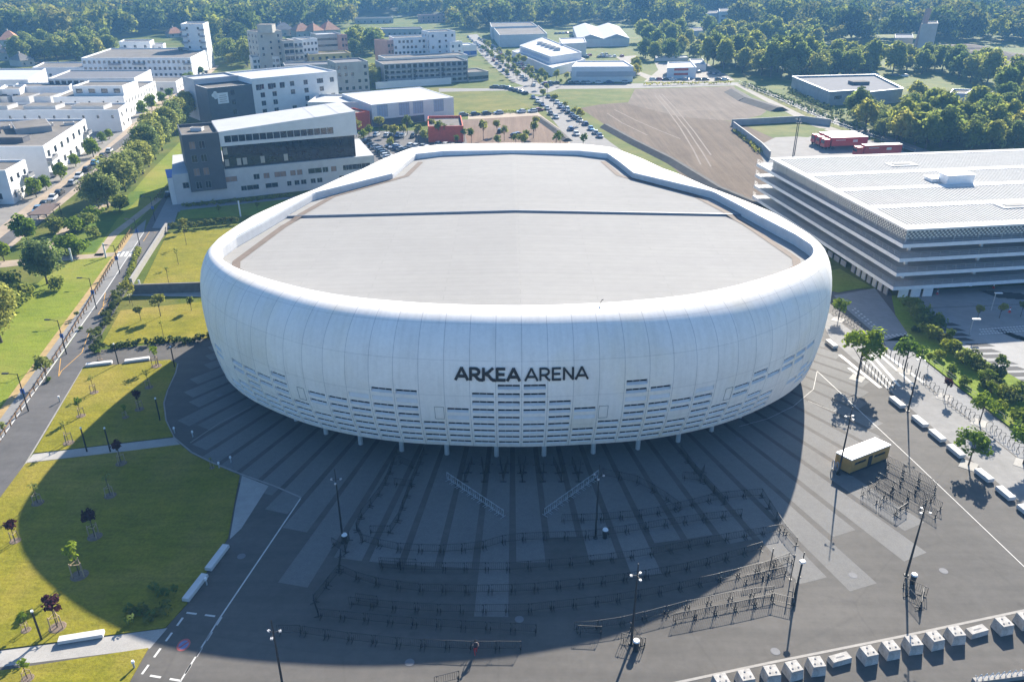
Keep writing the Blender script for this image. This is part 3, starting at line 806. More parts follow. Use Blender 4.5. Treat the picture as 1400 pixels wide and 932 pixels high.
# street of the housing estate
sheet('estate_yard', [(-80, 345), (0, 310), (45, 275), (95, 240), (140, 205), (215, 140), (285, 90), (270, 84), (140, 90), (60, 105), (-80, 115)], M['estate'], 1)
sheet('street', [(-60, 400), (0, 352), (60, 300), (115, 255), (160, 215), (235, 150), (300, 90), (285, 88), (215, 140), (140, 205), (95, 240), (45, 275), (0, 310), (-60, 350)], M['sandpath'], 2)
sheet('street', [(-60, 392), (0, 345), (50, 300), (100, 258), (150, 213), (225, 150), (295, 88), (291, 88), (218, 148), (143, 208), (92, 250), (42, 292), (0, 326), (-60, 372)], M['road'], 3)
# white low walls beside the left road
M['whitewall'] = mat('white rendered wall', (0.60, 0.59, 0.57), 0.8, 0.1, 0.8)
def wall(pts, w, h, m, label, name='garden_wall'):
    mb = MB(); mb.strip(Gs(pts), w, 0.0, h)
    o = mb.build(name, m); tag(o, label, 'wall'); return o
wall([(228.5, 312), (180, 389)], 0.5, 1.3, M['kerb'], 'long pale wall between the left road and the upper lawn')
M['darkwall'] = mat('shade darkened concrete', (0.15, 0.14, 0.13), 0.9, 0.2, 0.8)  # shade of the wall face put into one even dark colour
wall([(181, 402), (296, 398)], 0.4, 2.0, M['darkwall'], 'dark retaining wall behind the hedged lawn')

# ================================================================ BUILDING KIT
def facade(wmb, P0, P1, z0, z1, wins, mi=0, depth=0.22, bot0=None):
    """wall from P0 (left, seen from outside) to P1 with real window holes; returns hole frames"""
    P0 = Vector((P0[0], P0[1])); P1 = Vector((P1[0], P1[1])); d = P1 - P0; L = d.length; d.normalize()
    n = Vector((d.y, -d.x))
    def pt(a, z, dep=0.0):
        q = P0 + d * a - n * dep; return (q.x, q.y, z)
    ws = [(max(0.02, a), min(L - 0.02, b), max(z0 + 0.02, lo), min(z1 - 0.02, hi)) for a, b, lo, hi in wins]
    ws = [w for w in ws if w[1] > w[0] + 0.05 and w[3] > w[2] + 0.05]
    if not ws:
        wmb.poly([pt(0, z0), pt(L, z0), pt(L, z1), pt(0, z1)], mi); return []
    xs = sorted(set([0, L] + [round(v, 4) for w in ws for v in w[:2]])); zs = sorted(set([z0, z1] + [round(v, 4) for w in ws for v in w[2:]]))
    for j in range(len(zs) - 1):
        run = None
        for i in range(len(xs) - 1):
            cx, cz = (xs[i] + xs[i + 1]) / 2, (zs[j] + zs[j + 1]) / 2
            hole = any(w[0] < cx < w[1] and w[2] < cz < w[3] for w in ws)
            if not hole and run is None: run = xs[i]
            if run is not None and (hole or i == len(xs) - 2):
                e = xs[i] if hole else xs[i + 1]
                wmb.poly([pt(run, zs[j]), pt(e, zs[j]), pt(e, zs[j + 1]), pt(run, zs[j + 1])], mi); run = None
    out = []
    for a, b, lo, hi in ws:
        for q in ([(a, lo), (b, lo)], [(b, lo), (b, hi)], [(b, hi), (a, hi)], [(a, hi), (a, lo)]):
            (x0, y0), (x1, y1) = q
            wmb.poly([pt(x0, y0), pt(x0, y0, depth), pt(x1, y1, depth), pt(x1, y1)], mi)
        out.append((pt, a, b, lo, hi, depth))
    return out
def window(fr, parent, gm, fm, bars=1, name='window'):
    pt, a, b, lo, hi, dep = fr
    mb = MB(); mb.poly([pt(a, lo, dep), pt(b, lo, dep), pt(b, hi, dep), pt(a, hi, dep)], 0)
    w = min(0.10, (b - a) * 0.08)
    def bar(x0, x1, y0, y1):
        q = [pt(x0, y0, dep - 0.05), pt(x1, y0, dep - 0.05), pt(x1, y1, dep - 0.05), pt(x0, y1, dep - 0.05)]
        mb.poly(q, 1)
    if fm is not None:
        bar(a, b, lo, lo + w); bar(a, b, hi - w, hi); bar(a, a + w, lo + w, hi - w); bar(b - w, b, lo + w, hi - w)
        for k in range(1, bars + 1):
            x = a + (b - a) * k / (bars + 1); bar(x - w / 2, x + w / 2, lo + w, hi - w)
    return mb.build(name, [gm, fm or gm], parent)
def grid(L, n, levels, w, h, m0=None, m1=None, skip=()):
    m0 = L / n / 2 if m0 is None else m0; m1 = m0 if m1 is None else m1
    out = []
    for j, z in enumerate(levels):
        for i in range(n):
            if (i, j) in skip: continue
            x = m0 + (L - m0 - m1) * (i / (n - 1) if n > 1 else 0.5)
            out.append((x - w / 2, x + w / 2, z, z + h))
    return out
def building(name, label, corners, h, wm, rm, wins=None, cat='building', group=None, parapet=0.6, gm=None, fm=None, bars=1, z0=0.0, root=None, cap=None):
    """corners run left -> right along the visible side first (outside on the right hand side of the path = clockwise seen from above reversed)"""
    C = [Vector((p[0], p[1])) for p in corners]
    n = len(C)
    area = sum(C[i].x * C[(i + 1) % n].y - C[(i + 1) % n].x * C[i].y for i in range(n))
    assert area > 0, name + ' corners must run counter-clockwise'
    cx = sum(c.x for c in C) / n; cyy = sum(c.y for c in C) / n
    r = root or thing(name, label, cat, (cx, cyy, 0), 0, group)
    hs = h if isinstance(h, (list, tuple)) else [h] * n
    w = MB(); frs = []
    for i in range(n):
        a, b = C[i], C[(i + 1) % n]
        if hs[i] == hs[(i + 1) % n]:
            frs += facade(w, a, b, z0, hs[i], (wins or {}).get(i, []))
        else:
            lo = min(hs[i], hs[(i + 1) % n])
            frs += facade(w, a, b, z0, lo, (wins or {}).get(i, []))
            tri = [(a.x, a.y, lo), (b.x, b.y, lo)] + ([(b.x, b.y, hs[(i + 1) % n])] if hs[(i + 1) % n] > lo else []) + ([(a.x, a.y, hs[i])] if hs[i] > lo else [])
            w.poly(tri)
    inn = []
    for i in range(n):
        p, q, s = C[i - 1], C[i], C[(i + 1) % n]
        d0 = (q - p).normalized(); d1 = (s - q).normalized()
        n0 = Vector((-d0.y, d0.x)); n1 = Vector((-d1.y, d1.x)); k = n0 + n1
        k = k / max(0.3, k.dot(n0)) if k.length > 1e-3 else n0
        inn.append(q + k * 0.35)
    for i in range(n):
        j = (i + 1) % n
        w.poly([(C[i].x, C[i].y, hs[i]), (C[j].x, C[j].y, hs[j]), (inn[j].x, inn[j].y, hs[j]), (inn[i].x, inn[i].y, hs[i])], 1)
        w.poly([(inn[i].x, inn[i].y, hs[i]), (inn[j].x, inn[j].y, hs[j]), (inn[j].x, inn[j].y, hs[j] - parapet), (inn[i].x, inn[i].y, hs[i] - parapet)], 0)
    w.build('wall', [wm, cap or wm], r)
    rf = MB(); rf.poly([(p.x, p.y, hs[i] - parapet) for i, p in enumerate(inn)]); rf.build('roof', rm, r)
    for f in frs: window(f, r, gm or M['glass'], fm, bars)
    return r
def rect(near_l, near_r, depth, dirv=None):
    """footprint from the two visible front ground corners (left, right) going back by depth"""
    a, b = Vector(near_l[:2]), Vector(near_r[:2]); d = (b - a).normalized()
    q = Vector((-d.y, d.x)) if dirv is None else Vector(dirv).normalized()
    return [a, b, b + q * depth, a + q * depth]
def boxpart(root, name, c, size, rz, m):
    mb = MB(); mb.box(c, size, rz); return mb.build(name, m, root)

# ================================================================ CAR PARK ON THE RIGHT
PO = Vector((73.8, 142.7)); pa = math.radians(8.5)
PEX, PEY = Vector((math.cos(pa), math.sin(pa))), Vector((-math.sin(pa), math.cos(pa)))
def pk(x, y, z=0.0):
    q = PO + PEX * x + PEY * y; return (q.x, q.y, z)
M['slab'] = mat('white painted slab edge', (0.76, 0.755, 0.75), 0.6, 0.06, 0.8)
M['deck'] = mat('grey parking deck', (0.42, 0.415, 0.41), 0.85, 0.12, 0.5)
M['canopy'] = mat('white canopy slat', (0.66, 0.645, 0.61), 0.95, 0.05, 0.5, spec=0.05)
M['canopy_slat'] = mat('grey canopy slat', (0.54, 0.525, 0.49), 0.95, 0.06, 0.5, spec=0.05)
M['canopy_deck'] = mat('grey solar glass', (0.33, 0.32, 0.295), 0.9, 0.12, 0.5, spec=0.05)
M['screen'] = mat('cream mesh screen', (0.66, 0.62, 0.52), 0.6, 0.10, 0.8)
M['innerwall'] = mat('grey inner wall', (0.22, 0.225, 0.23), 0.85, 0.2, 0.4)
PWID, PDEP = 82.0, 58.0
park = thing('car_park', 'open multi-storey car park with white deck edges and a white latticed flat roof', 'car park', pk(PWID / 2, PDEP / 2))
for zt in (11.2, 8.4, 5.5, 2.65):
    mb = MB(); ov = 0.9
    mb.prism([pk(-ov, -ov), pk(PWID, -ov), pk(PWID, PDEP + 6), pk(-ov, PDEP + 6)], zt - 0.72, zt, 0, 1)
    mb.build('deck', [M['slab'], M['deck']], park)
    mb = MB()
    for (a, b) in (((-ov + 0.1, -ov + 0.1), (PWID, -ov + 0.1)), ((-ov + 0.1, PDEP + 6), (-ov + 0.1, -ov + 0.1))):
        A, B = Vector(pk(*a, zt)), Vector(pk(*b, zt))
        for hh in (0.35, 0.7, 1.05): mb.tube(A + Vector((0, 0, hh)), B + Vector((0, 0, hh)), 0.03, n=4)
        L = (B - A).length; k = int(L / 2.0)
        for i in range(k + 1):
            p = A.lerp(B, i / k); mb.tube(p, p + Vector((0, 0, 1.08)), 0.03, n=4)
    mb.build('railing', M['galv'], park)
for z0, z1 in ((0, 1.93), (2.65, 4.78), (5.5, 7.68), (8.4, 10.48)):
    mb = MB()
    for x in (3.6, 19, 35, 51, 67):
        for y in (3.4, 17, 31, 45, 57):
            if x < 4 or y < 4: mb.box(pk(x, y, z0), (0.5, 0.5, z1 - z0), pa)
    mb.build('pillar', M['slab'], park)
    mb = MB()
    for k, x in enumerate((9, 25, 41, 57, 73)):
        mb.box(pk(x, 14 + 3 * (k % 2), z0 + 0.01), (9, 0.3, (z1 - z0) - 0.02), pa)
    mb.box(pk(10, 34, z0 + 0.01), (0.3, 36, z1 - z0 - 0.02), pa)
    mb.build('inner_wall', M['innerwall'], park)
# ground floor stair tower cladding near the corner
mb = MB()
for k in range(7): mb.box(pk(-0.3, 2.0 + k * 2.0, 0), (0.2, 1.3, 2.05), pa, 0 if k % 3 else 1)
for k in range(12): mb.box(pk(-0.3, 18 + k * 2.8, 0), (0.15, 2.0, 1.2), pa, 1)
mb.build('ground_screen', [M['galv'], M['innerwall']], park)
mb = MB()
for k in range(3): mb.box(pk(1.9 + k * 2.6, -0.25, 0), (2.0, 0.15, 2.0), pa)
mb.build('white_panel', M['white_metal'], park)
# roof canopy: frame, slats and open lattice apron
ZR = 13.9
mb = MB()
for (x0, x1, y0, y1) in ((-0.4, PWID, -0.4, 2.2), (-0.4, PWID, PDEP - 1.6, PDEP + 0.3), (-0.4, 1.2, 2.2, PDEP - 1.6)) + tuple((1.2, PWID, y - 1.2, y + 1.2) for y in (14.2, 27.4, 40.6)):
    mb.prism([pk(x0, y0), pk(x1, y0), pk(x1, y1), pk(x0, y1)], ZR - 0.35, ZR, 0)
mb.build('roof_frame', M['canopy'], park)
mb = MB()
for y0, y1 in ((2.2, 13.0), (15.4, 26.2), (28.6, 39.4), (41.8, 56.4)):
    x = 1.4
    k = 0
    while x < PWID - 0.5:
        mb.box(pk(x, (y0 + y1) / 2, ZR - 0.22), (0.42, y1 - y0, 0.16), pa); x += 0.82; k += 1
    y = y0 + 0.8
    while y < y1:
        mb.box(pk(PWID / 2, y, ZR - 0.30), (PWID - 3, 0.12, 0.07), pa); y += 1.3
mb.build('roof_slat', M['canopy_slat'], park)
mb = MB(); mb.poly([pk(0.5, 0.5, ZR - 0.75), pk(PWID, 0.5, ZR - 0.75), pk(PWID, PDEP, ZR - 0.75), pk(0.5, PDEP, ZR - 0.75)]); mb.build('solar_deck', M['canopy_deck'], park)
mb = MB()
def apron(A0, A1, B0, B1, n, rows):
    A0, A1, B0, B1 = map(Vector, (A0, A1, B0, B1))
    for j in range(rows):
        for i in range(n):
            if (i + j) % 2: continue
            def q(u, v): return (A0.lerp(A1, u)).lerp(B0.lerp(B1, u), v)
            e = 0.06
            mb.poly([q((i + e) / n, (j + e) / rows), q((i + 1 - e) / n, (j + e) / rows), q((i + 1 - e) / n, (j + 1 - e) / rows), q((i + e) / n, (j + 1 - e) / rows)])
apron(pk(-0.3, -0.3, ZR - 0.4), pk(PWID, -0.3, ZR - 0.4), pk(-0.7, -0.7, 12.15), pk(PWID, -0.7, 12.15), 190, 4)
apron(pk(-0.3, PDEP, ZR - 0.4), pk(-0.3, -0.3, ZR - 0.4), pk(-0.7, PDEP, 12.15), pk(-0.7, -0.7, 12.15), 140, 4)
mb.build('roof_screen', M['screen'], park)
mb = MB()
for x in range(0, 82, 5): mb.box(pk(x + 0.3, 0.3, 11.2), (0.16, 0.16, 2.3), pa)
for y in range(5, 58, 5): mb.box(pk(0.3, y + 0.3, 11.2), (0.16, 0.16, 2.3), pa)
mb.poly([pk(0.6, 0.6, 11.25), pk(PWID, 0.6, 11.25), pk(PWID, 0.6, 13.1), pk(0.6, 0.6, 13.1)], 1); mb.poly([pk(0.6, PDEP, 11.25), pk(0.6, 0.6, 11.25), pk(0.6, 0.6, 13.1), pk(0.6, PDEP, 13.1)], 1)
mb.build('canopy_post', [M['galv'], M['innerwall']], park)
for (u, v, sx, sy, sz) in ((1306, 249, 6.5, 3.2, 2.0), (1280, 246, 4, 3, 0.7)):
    g = G(u, v, ZR); mb = MB(); mb.box((g.x, g.y, ZR - 0.1), (sx, sy, sz), pa); mb.box((g.x, g.y, ZR + sz - 0.1), (sx + 0.3, sy + 0.3, 0.12), pa); mb.build('roof_unit', M['white_metal'], park)
for (u, v) in ((1232, 225), (1386, 281)):
    g = G(u, v, ZR); mb = MB(); mb.box((g.x, g.y, ZR - 0.03), (7, 3.4, 0.15), pa, 0); mb.box((g.x, g.y, ZR + 0.13), (4.4, 1.6, 0.1), pa, 1); mb.build('roof_hatch', [M['canopy'], M['canopy_deck']], park)

# ---- right hand road, pavements, verge and parking lot
sheet('street', [(1120, 432), (1135, 462), (1200, 520), (1400, 690), (1620, 880), (1760, 880), (1400, 634), (1262, 524), (1210, 488), (1143, 436), (1135, 428)], M['cycle'], 3)
M['bluepave'] = mat('grey forecourt paving', (0.20, 0.20, 0.20), 0.85, 0.08, 0.8, (0.1, 0.08), fine=(4, 0.08))
sheet('forecourt', [(1140, 404), (1196, 394), (1222, 428), (1241, 456), (1232, 466), (1208, 466), (1160, 425)], M['bluepave'], 4)
sheet('pavement', [(1208, 466), (1241, 456), (1256, 486), (1336, 552), (1400, 603), (1560, 730), (1600, 790), (1400, 632), (1262, 522), (1218, 488)], M['bluepave'], 4)
mb = MB()
for a, b, w in (((1148, 485), (1204, 530), 0.6), ((1177, 492), (1214, 531), 0.3), ((1184, 487), (1222, 530), 0.3), ((1192, 485), (1230, 528), 0.45), ((1198, 481), (1249, 526), 0.4), ((1204, 480), (1263, 523), 0.6), ((1160, 503), (1173, 512), 0.5)):
    mb.strip([(p[0], p[1], LV * 5) for p in Gs([a, b])], w)
struct('crossing_stripes', mb, M['paint'], label='white bars of the raised pedestrian crossing')
mb = MB()
for k in range(7):
    for r in range(2):
        for (a, b) in (((1166, 424), (1192, 446)), ((1206, 461), (1240, 458))):
            p = G(a[0] + (b[0] - a[0]) * k / 6 + r * 3, a[1] + (b[1] - a[1]) * k / 6 - r * 2.0)
            mb.box((p.x, p.y, LV * 6), (0.34, 0.34, 0.012))
for k in range(26):
    for r in range(3):
        p = G(1340 + k * 4.2 + (r % 2) * 2, 457 - k * 0.32 - r * 3.2); mb.box((p.x, p.y, LV * 7), (0.34, 0.34, 0.012))
struct('paving_studs', mb, M['paint'], label='rows of white square paving studs')
sheet('parking_lot', [(1241, 405), (1266, 430), (1287, 457), (1334, 486), (1388, 517), (1480, 570), (1760, 560), (1760, 372), (1240, 398)], mat('pale lot concrete', (0.25, 0.247, 0.24), 0.85, 0.08, 0.6, (0.08, 0.1)), 4)
M['bay'] = mat('dark bay asphalt', (0.045, 0.045, 0.047), 0.85, 0.15, 0.8)
mb = MB()
for (u, v) in ((1294, 443.7), (1300, 450.5), (1307, 457.5), (1312, 464), (1339.7, 471.7), (1347.4, 479.4), (1357, 487), (1370, 495.8), (1382, 503.6), (1393.7, 512), (1407, 521), (1420, 530)):
    p = G(u, v); d = Vector((0.62, -0.78, 0)); q = Vector((1, 0.05, 0))
    mb.poly([(p + d * s * 0.82 + q * e).to_tuple()[:2] + (LV * 5,) for s, e in ((-1, -1.9), (1, -1.9), (1, 1.9), (-1, 1.9))])
for (u, v) in ((1356, 402), (1368, 403), (1380, 404), (1392, 405), (1404, 406), (1380, 457), (1392, 461), (1404, 465), (1416, 468)):
    p = G(u, v); mb.poly([(p + Vector((x, y, 0))).to_tuple()[:2] + (LV * 5,) for x, y in ((0.2, -2), (1.7, -2), (-0.2, 2), (-1.7, 2))])
struct('parking_bays', mb, M['bay'], label='dark asphalt parking bays in the pale lot')
mb = MB()
mb.strip([(p[0], p[1], LV * 6) for p in Gs([(1241, 405), (1290, 440)])], 0.3); mb.strip([(p[0], p[1], LV * 6) for p in Gs([(1270, 421), (1400, 416), (1500, 412)])], 0.12)
struct('lot_drain', mb, M['bay'], label='dark drain lines in the parking lot')
lawn('verge', [(1219, 405), (1241, 405), (1266, 430), (1287, 457), (1334, 486), (1388, 517), (1480, 570), (1640, 690), (1560, 726), (1400, 600), (1336, 549), (1256, 486), (1241, 456), (1224, 430)], M['verge'], 0.15)
lawn('verge', [(1120, 372), (1148, 368), (1190, 392), (1146, 400), (1125, 395)], M['lawn_green'], 0.1)

# ================================================================ PLAZA FURNITURE
def bench(a, b, w, h, label, group):
    A, B = G(*a), G(*b); c = (A + B) / 2; d = B - A
    t = thing('concrete_bench', label, 'bench', c, math.atan2(d.y, d.x), group)
    L = d.length
    mb = MB(); mb.box((0, 0, 0.12), (L, w, h - 0.12), tx=0.985, ty=0.94); mb.build('seat', M['benchwhite'], t, local=True)
    mb = MB(); mb.box((0, 0, 0), (L - 0.3, w - 0.2, 0.125)); mb.build('base', M['metal_dark'], t, local=True)
    return t
M['benchwhite'] = mat('white bench concrete', (0.54, 0.53, 0.51), 0.7, 0.06, 1.5)
BR = [((1131, 468), (1142, 477), 'white block bench half beside the arena shell, farthest up the right road'), ((1218, 546), (1234, 559), 'white block bench just below the raised crossing'),
      ((1249, 572), (1265, 585), 'white block bench between the crossing bench and the tall mast bench, left of the road'), ((1272, 591), (1289, 605), 'white block bench next up from the young plane tree'),
      ((1297, 612), (1315, 627), 'white block bench touching the planting square of the plane tree'), ((1335, 645), (1354, 660), 'white block bench just under the plane tree shade'),
      ((1364, 669), (1383, 685), 'white block bench second below the plane tree'), ((1393, 694), (1413, 710), 'white block bench cut by the right edge of the photo')]
for a, b, l in BR: bench(a, b, 0.95, 0.62, l, 'white benches along the right road')
for a, b, l in [((118, 501), (154, 497), 'white garden bench on the top left edge of the upper lawn'), ((171, 496), (205, 491.5), 'white garden bench beside the small tree on the upper lawn'),
                ((285, 781), (310, 748), 'white bench on the dark plaza edge, upper of two'), ((254, 823), (281, 788), 'white bench on the dark plaza edge, lower of two near the bushes'),
                ((81, 878), (143, 868), 'long white bench on the sunlit lower garden path')]:
    bench(a, b, 0.8, 0.5, l, 'white garden benches')
# anti-vehicle concrete blocks
M['block'] = mat('raw concrete block', (0.40, 0.38, 0.35), 0.85, 0.22, 1.1, (0.35, 0.2), fine=(7, 0.16))
blk_dir = (G(1397, 850) - G(1053, 924)); bang = math.atan2(blk_dir.y, blk_dir.x)
def block_mesh():
    t = thing('concrete_block', 'x', 'block', (0, 0, 0), 0, 'tapered concrete blocks across the plaza entrance')
    mb = MB(); mb.box((0, 0, 0.02), (1.4, 1.4, 1.15), tx=0.86, ty=0.86); mb.build('body', M['block'], t, local=True)
    for x, y in ((-0.3, -0.25), (0.3, -0.25), (0.0, 0.32)):
        mb = MB(); mb.tube((x, y, 1.172), (x, y, 1.22), 0.09, n=8); mb.build('lifting_eye', M['soffit'], t, local=True)
    return t
BL = [(985, 940, 'tapered concrete block at the bottom edge, farthest left of the row'), (1018, 934, 'tapered concrete block second from the left end of the row'), (1053, 928, 'tapered concrete block third from the left end of the row'), (1083, 922, 'tapered concrete block fourth from the left end of the row'), (1114, 916, 'tapered concrete block just left of the first low slab'),
      (1185, 901, 'tapered concrete block just right of the first low slab'), (1215, 894, 'tapered concrete block left of the mast shadow'), (1246, 887, 'tapered concrete block on the mast shadow line'), (1275, 881, 'tapered concrete block right of the mast shadow'), (1304, 874, 'tapered concrete block just left of the second low slab'),
      (1369, 861, 'tapered concrete block just right of the second low slab'), (1399, 854, 'tapered concrete block at the right edge of the photo'), (1432, 846, 'tapered concrete block outside the right edge')]
b0 = block_mesh()
for i, (u, v, l) in enumerate(BL[:-1]):
    p = G(u, v)
    if i == 0: b0.location = p; b0.rotation_euler = (0, 0, bang); b0['label'] = l
    else: dup(b0, p, bang + random.uniform(-0.12, 0.12), l)
for u, v, l in ((1147, 904, 'low rectangular concrete slab left of the middle blocks'), (1334, 866, 'low rectangular concrete slab right of the middle blocks')):
    p = G(u, v); t = thing('concrete_slab', l, 'block', p, bang + 0.06, 'low concrete slabs in the block row')
    mb = MB(); mb.box((0, 0, 0.02), (2.1, 0.9, 0.62), tx=0.95, ty=0.9); mb.build('body', M['block'], t, local=True)
    mb = MB(); mb.box((0, 0, 0.625), (0.9, 0.12, 0.03)); mb.build('lifting_slot', M['soffit'], t, local=True)
# low wall with white criss-cross band, bottom right
mb = MB(); A, B = G(1330, 934), G(1560, 905); mb.strip([A, B], 0.5, 0.0, 0.5)
cw = mb.build('kerb_wall', M['kerb']); tag(cw, 'pale low wall with zigzag railing at the bottom right corner', 'wall')
mb = MB(); d = (B - A); L = d.length; d.normalize(); n = 60
for k in range(n):
    p0 = A + d * (L * k / n) + Vector((0, 0, 0.5)); p1 = A + d * (L * (k + 1) / n) + Vector((0, 0, 0.5))
    z0, z1 = (0, 0.6) if k % 2 else (0.6, 0)
    mb.tube(p0 + Vector((0, 0, z0)), p1 + Vector((0, 0, z1)), 0.035, n=4)
mb.build('zigzag_railing', M['white_metal'], cw)

# tall lighting masts
def mast_proto():
    t = thing('lighting_mast', 'x', 'mast', (0, 0, 0), 0, 'tall slim plaza lighting masts')
    mb = MB(); mb.tube((0, 0, 0), (0, 0, 5.0), 0.13, 0.10, 8); mb.tube((0, 0, 5.0), (0, 0, 10.0), 0.10, 0.045, 8); mb.build('pole', M['metal_dark'], t, local=True)
    mb = MB(); mb.tube((0, 0, 0), (0, 0, 0.1), 0.3, 0.25, 8); mb.build('base', M['metal_dark'], t, local=True)
    for z, rr in ((8.6, 0.55),):
        for k in range(3):
            a = 0.5 + k * 2.1
            e = Vector((rr * math.cos(a), rr * math.sin(a), z - 0.05))
            mb = MB(); mb.tube((0, 0, z), e, 0.035, n=4); mb.box((e.x, e.y, e.z - 0.12), (0.23, 0.2, 0.14), a, 1); mb.build('spotlight', [M['metal_dark'], M['galv']], t, local=True)
    return t
MA = [((391, 962), 0.0, 'lighting mast at the bottom left, base below the photo edge, head against dark asphalt'), ((863, 880), 0.4, 'lighting mast standing on the shadow edge in front of the arena'),
      ((1239, 786), 1.1, 'lighting mast alone on the sunny plaza above the concrete blocks'), ((1146, 648), 0.2, 'lighting mast rising in front of the wooden kiosk'),
      ((1241, 562), 0.8, 'lighting mast beside the white benches of the right road'), ((469, 741), 0.1, 'lighting mast in the shade at the left end of the barrier rows'),
      ((814, 735), 1.9, 'lighting mast in the shade right of the silver railings')]
m0 = mast_proto()
for i, (uv, a, l) in enumerate(MA):
    p = G(*uv)
    if i == 0: m0.location = p; m0['label'] = l
    else: dup(m0, p, a, l)
# short pole with white lamp by the barrier corner
t = thing('signal_pole', 'dark pole with white lamp at the sunny end of the barriers', 'pole', G(1086, 816))
mb = MB(); mb.tube((0, 0, 0), (0.15, 0.1, 4.6), 0.13, 0.09, 8); mb.build('pole', M['metal_dark'], t, local=True)
mb = MB(); mb.box((0.15, 0.1, 4.55), (0.5, 0.4, 0.22), 0.3); mb.build('lamp_head', M['white_metal'], t, local=True)
for k, (x, y) in enumerate(((1.0, 2.1), (1.5, 3.0), (0.4, 2.6), (-1.6, 3.6))):
    mb = MB(); mb.tube((0, 0, 0), (0.1, 0.2, 3.2), 0.06, n=5); mb.box((0, 0, 0), (0.3, 0.3, 0.06)); o = mb.build('loose_pole', M['metal_dark']); o.location = t.location + Vector((x, y, 0)); tag(o, 'thin dark pole standing loose behind the white lamp pole', 'pole', 'loose poles by the barrier corner')
# white-topped waste columns by the masts
for uv, l in (((869, 888), 'dark bin with white round lid beside the front mast'), ((1247, 797), 'dark bin with white round lid beside the sunny mast'), ((472, 742), 'dark bin with white round lid in the shade beside the left mast'), ((827, 735), 'dark bin with white round lid beside the shaded right mast')):
    t = thing('litter_bin', l, 'bin', G(*uv), 0, 'round plaza bins')
    mb = MB(); mb.tube((0, 0, 0), (0, 0, 1.15), 0.26, 0.30, 10); mb.build('body', M['metal_dark'], t, local=True)
    mb = MB(); mb.tube((0, 0, 1.15), (0, 0, 1.30), 0.34, 0.28, 12); mb.build('lid', M['white_metal'], t, local=True)

# crowd barriers
def barrier_proto(name, label, m, L=2.3, h=1.15, bars=11):
    mb = MB(); r = 0.027
    if L < 2: bars = 3; r = 0.033
    for z in (0.22, h): mb.tube((-L / 2, 0, z), (L / 2, 0, z), r, n=5)
    for x in (-L / 2, L / 2): mb.tube((x, 0, 0.05), (x, 0, h), r, n=5)
    for k in range(1, bars): mb.tube((-L / 2 + L * k / bars, 0, 0.22), (-L / 2 + L * k / bars, 0, h), 0.017, n=4)
    for x in (-L / 2 + 0.25, L / 2 - 0.06):
        mb.tube((x, -0.42, 0.04), (x, 0.42, 0.04), 0.035, n=4); mb.box((x, 0, 0.04), (0.07, 0.07, 0.5))
        mb.box((x, 0.0, h - 0.1), (0.08, 0.08, 0.14))
    o = mb.build(name, m); tag(o, label, 'barrier')
    return o
BARR = {}
def barriers(pts, label, group='black crowd barriers on the forecourt', m='metal_dark', L=2.3, jit=0.02, name='crowd_barrier', h=1.15):
    P = [G(u, v) for u, v in pts]
    seg = [0.0]
    for i in range(1, len(P)): seg.append(seg[-1] + (P[i] - P[i - 1]).length)
    n = max(1, round(seg[-1] / (L + 0.05))); st = seg[-1] / n
    def at(s):
        for i in range(1, len(P)):
            if s <= seg[i] + 1e-6:
                return P[i - 1].lerp(P[i], (s - seg[i - 1]) / max(1e-6, seg[i] - seg[i - 1]))
        return P[-1]
    key = (m, L, h)
    for k in range(n):
        a, b = at(k * st), at((k + 1) * st); c = (a + b) / 2; d = b - a
        if key not in BARR:
            o = BARR[key] = barrier_proto(name, label, M[m], L, h)
        else:
            o = BARR[key].copy(); COL.objects.link(o)
        o.location = c; o.rotation_euler = (0, 0, math.atan2(d.y, d.x) + random.uniform(-jit, jit)); o['label'] = label; o['group'] = group
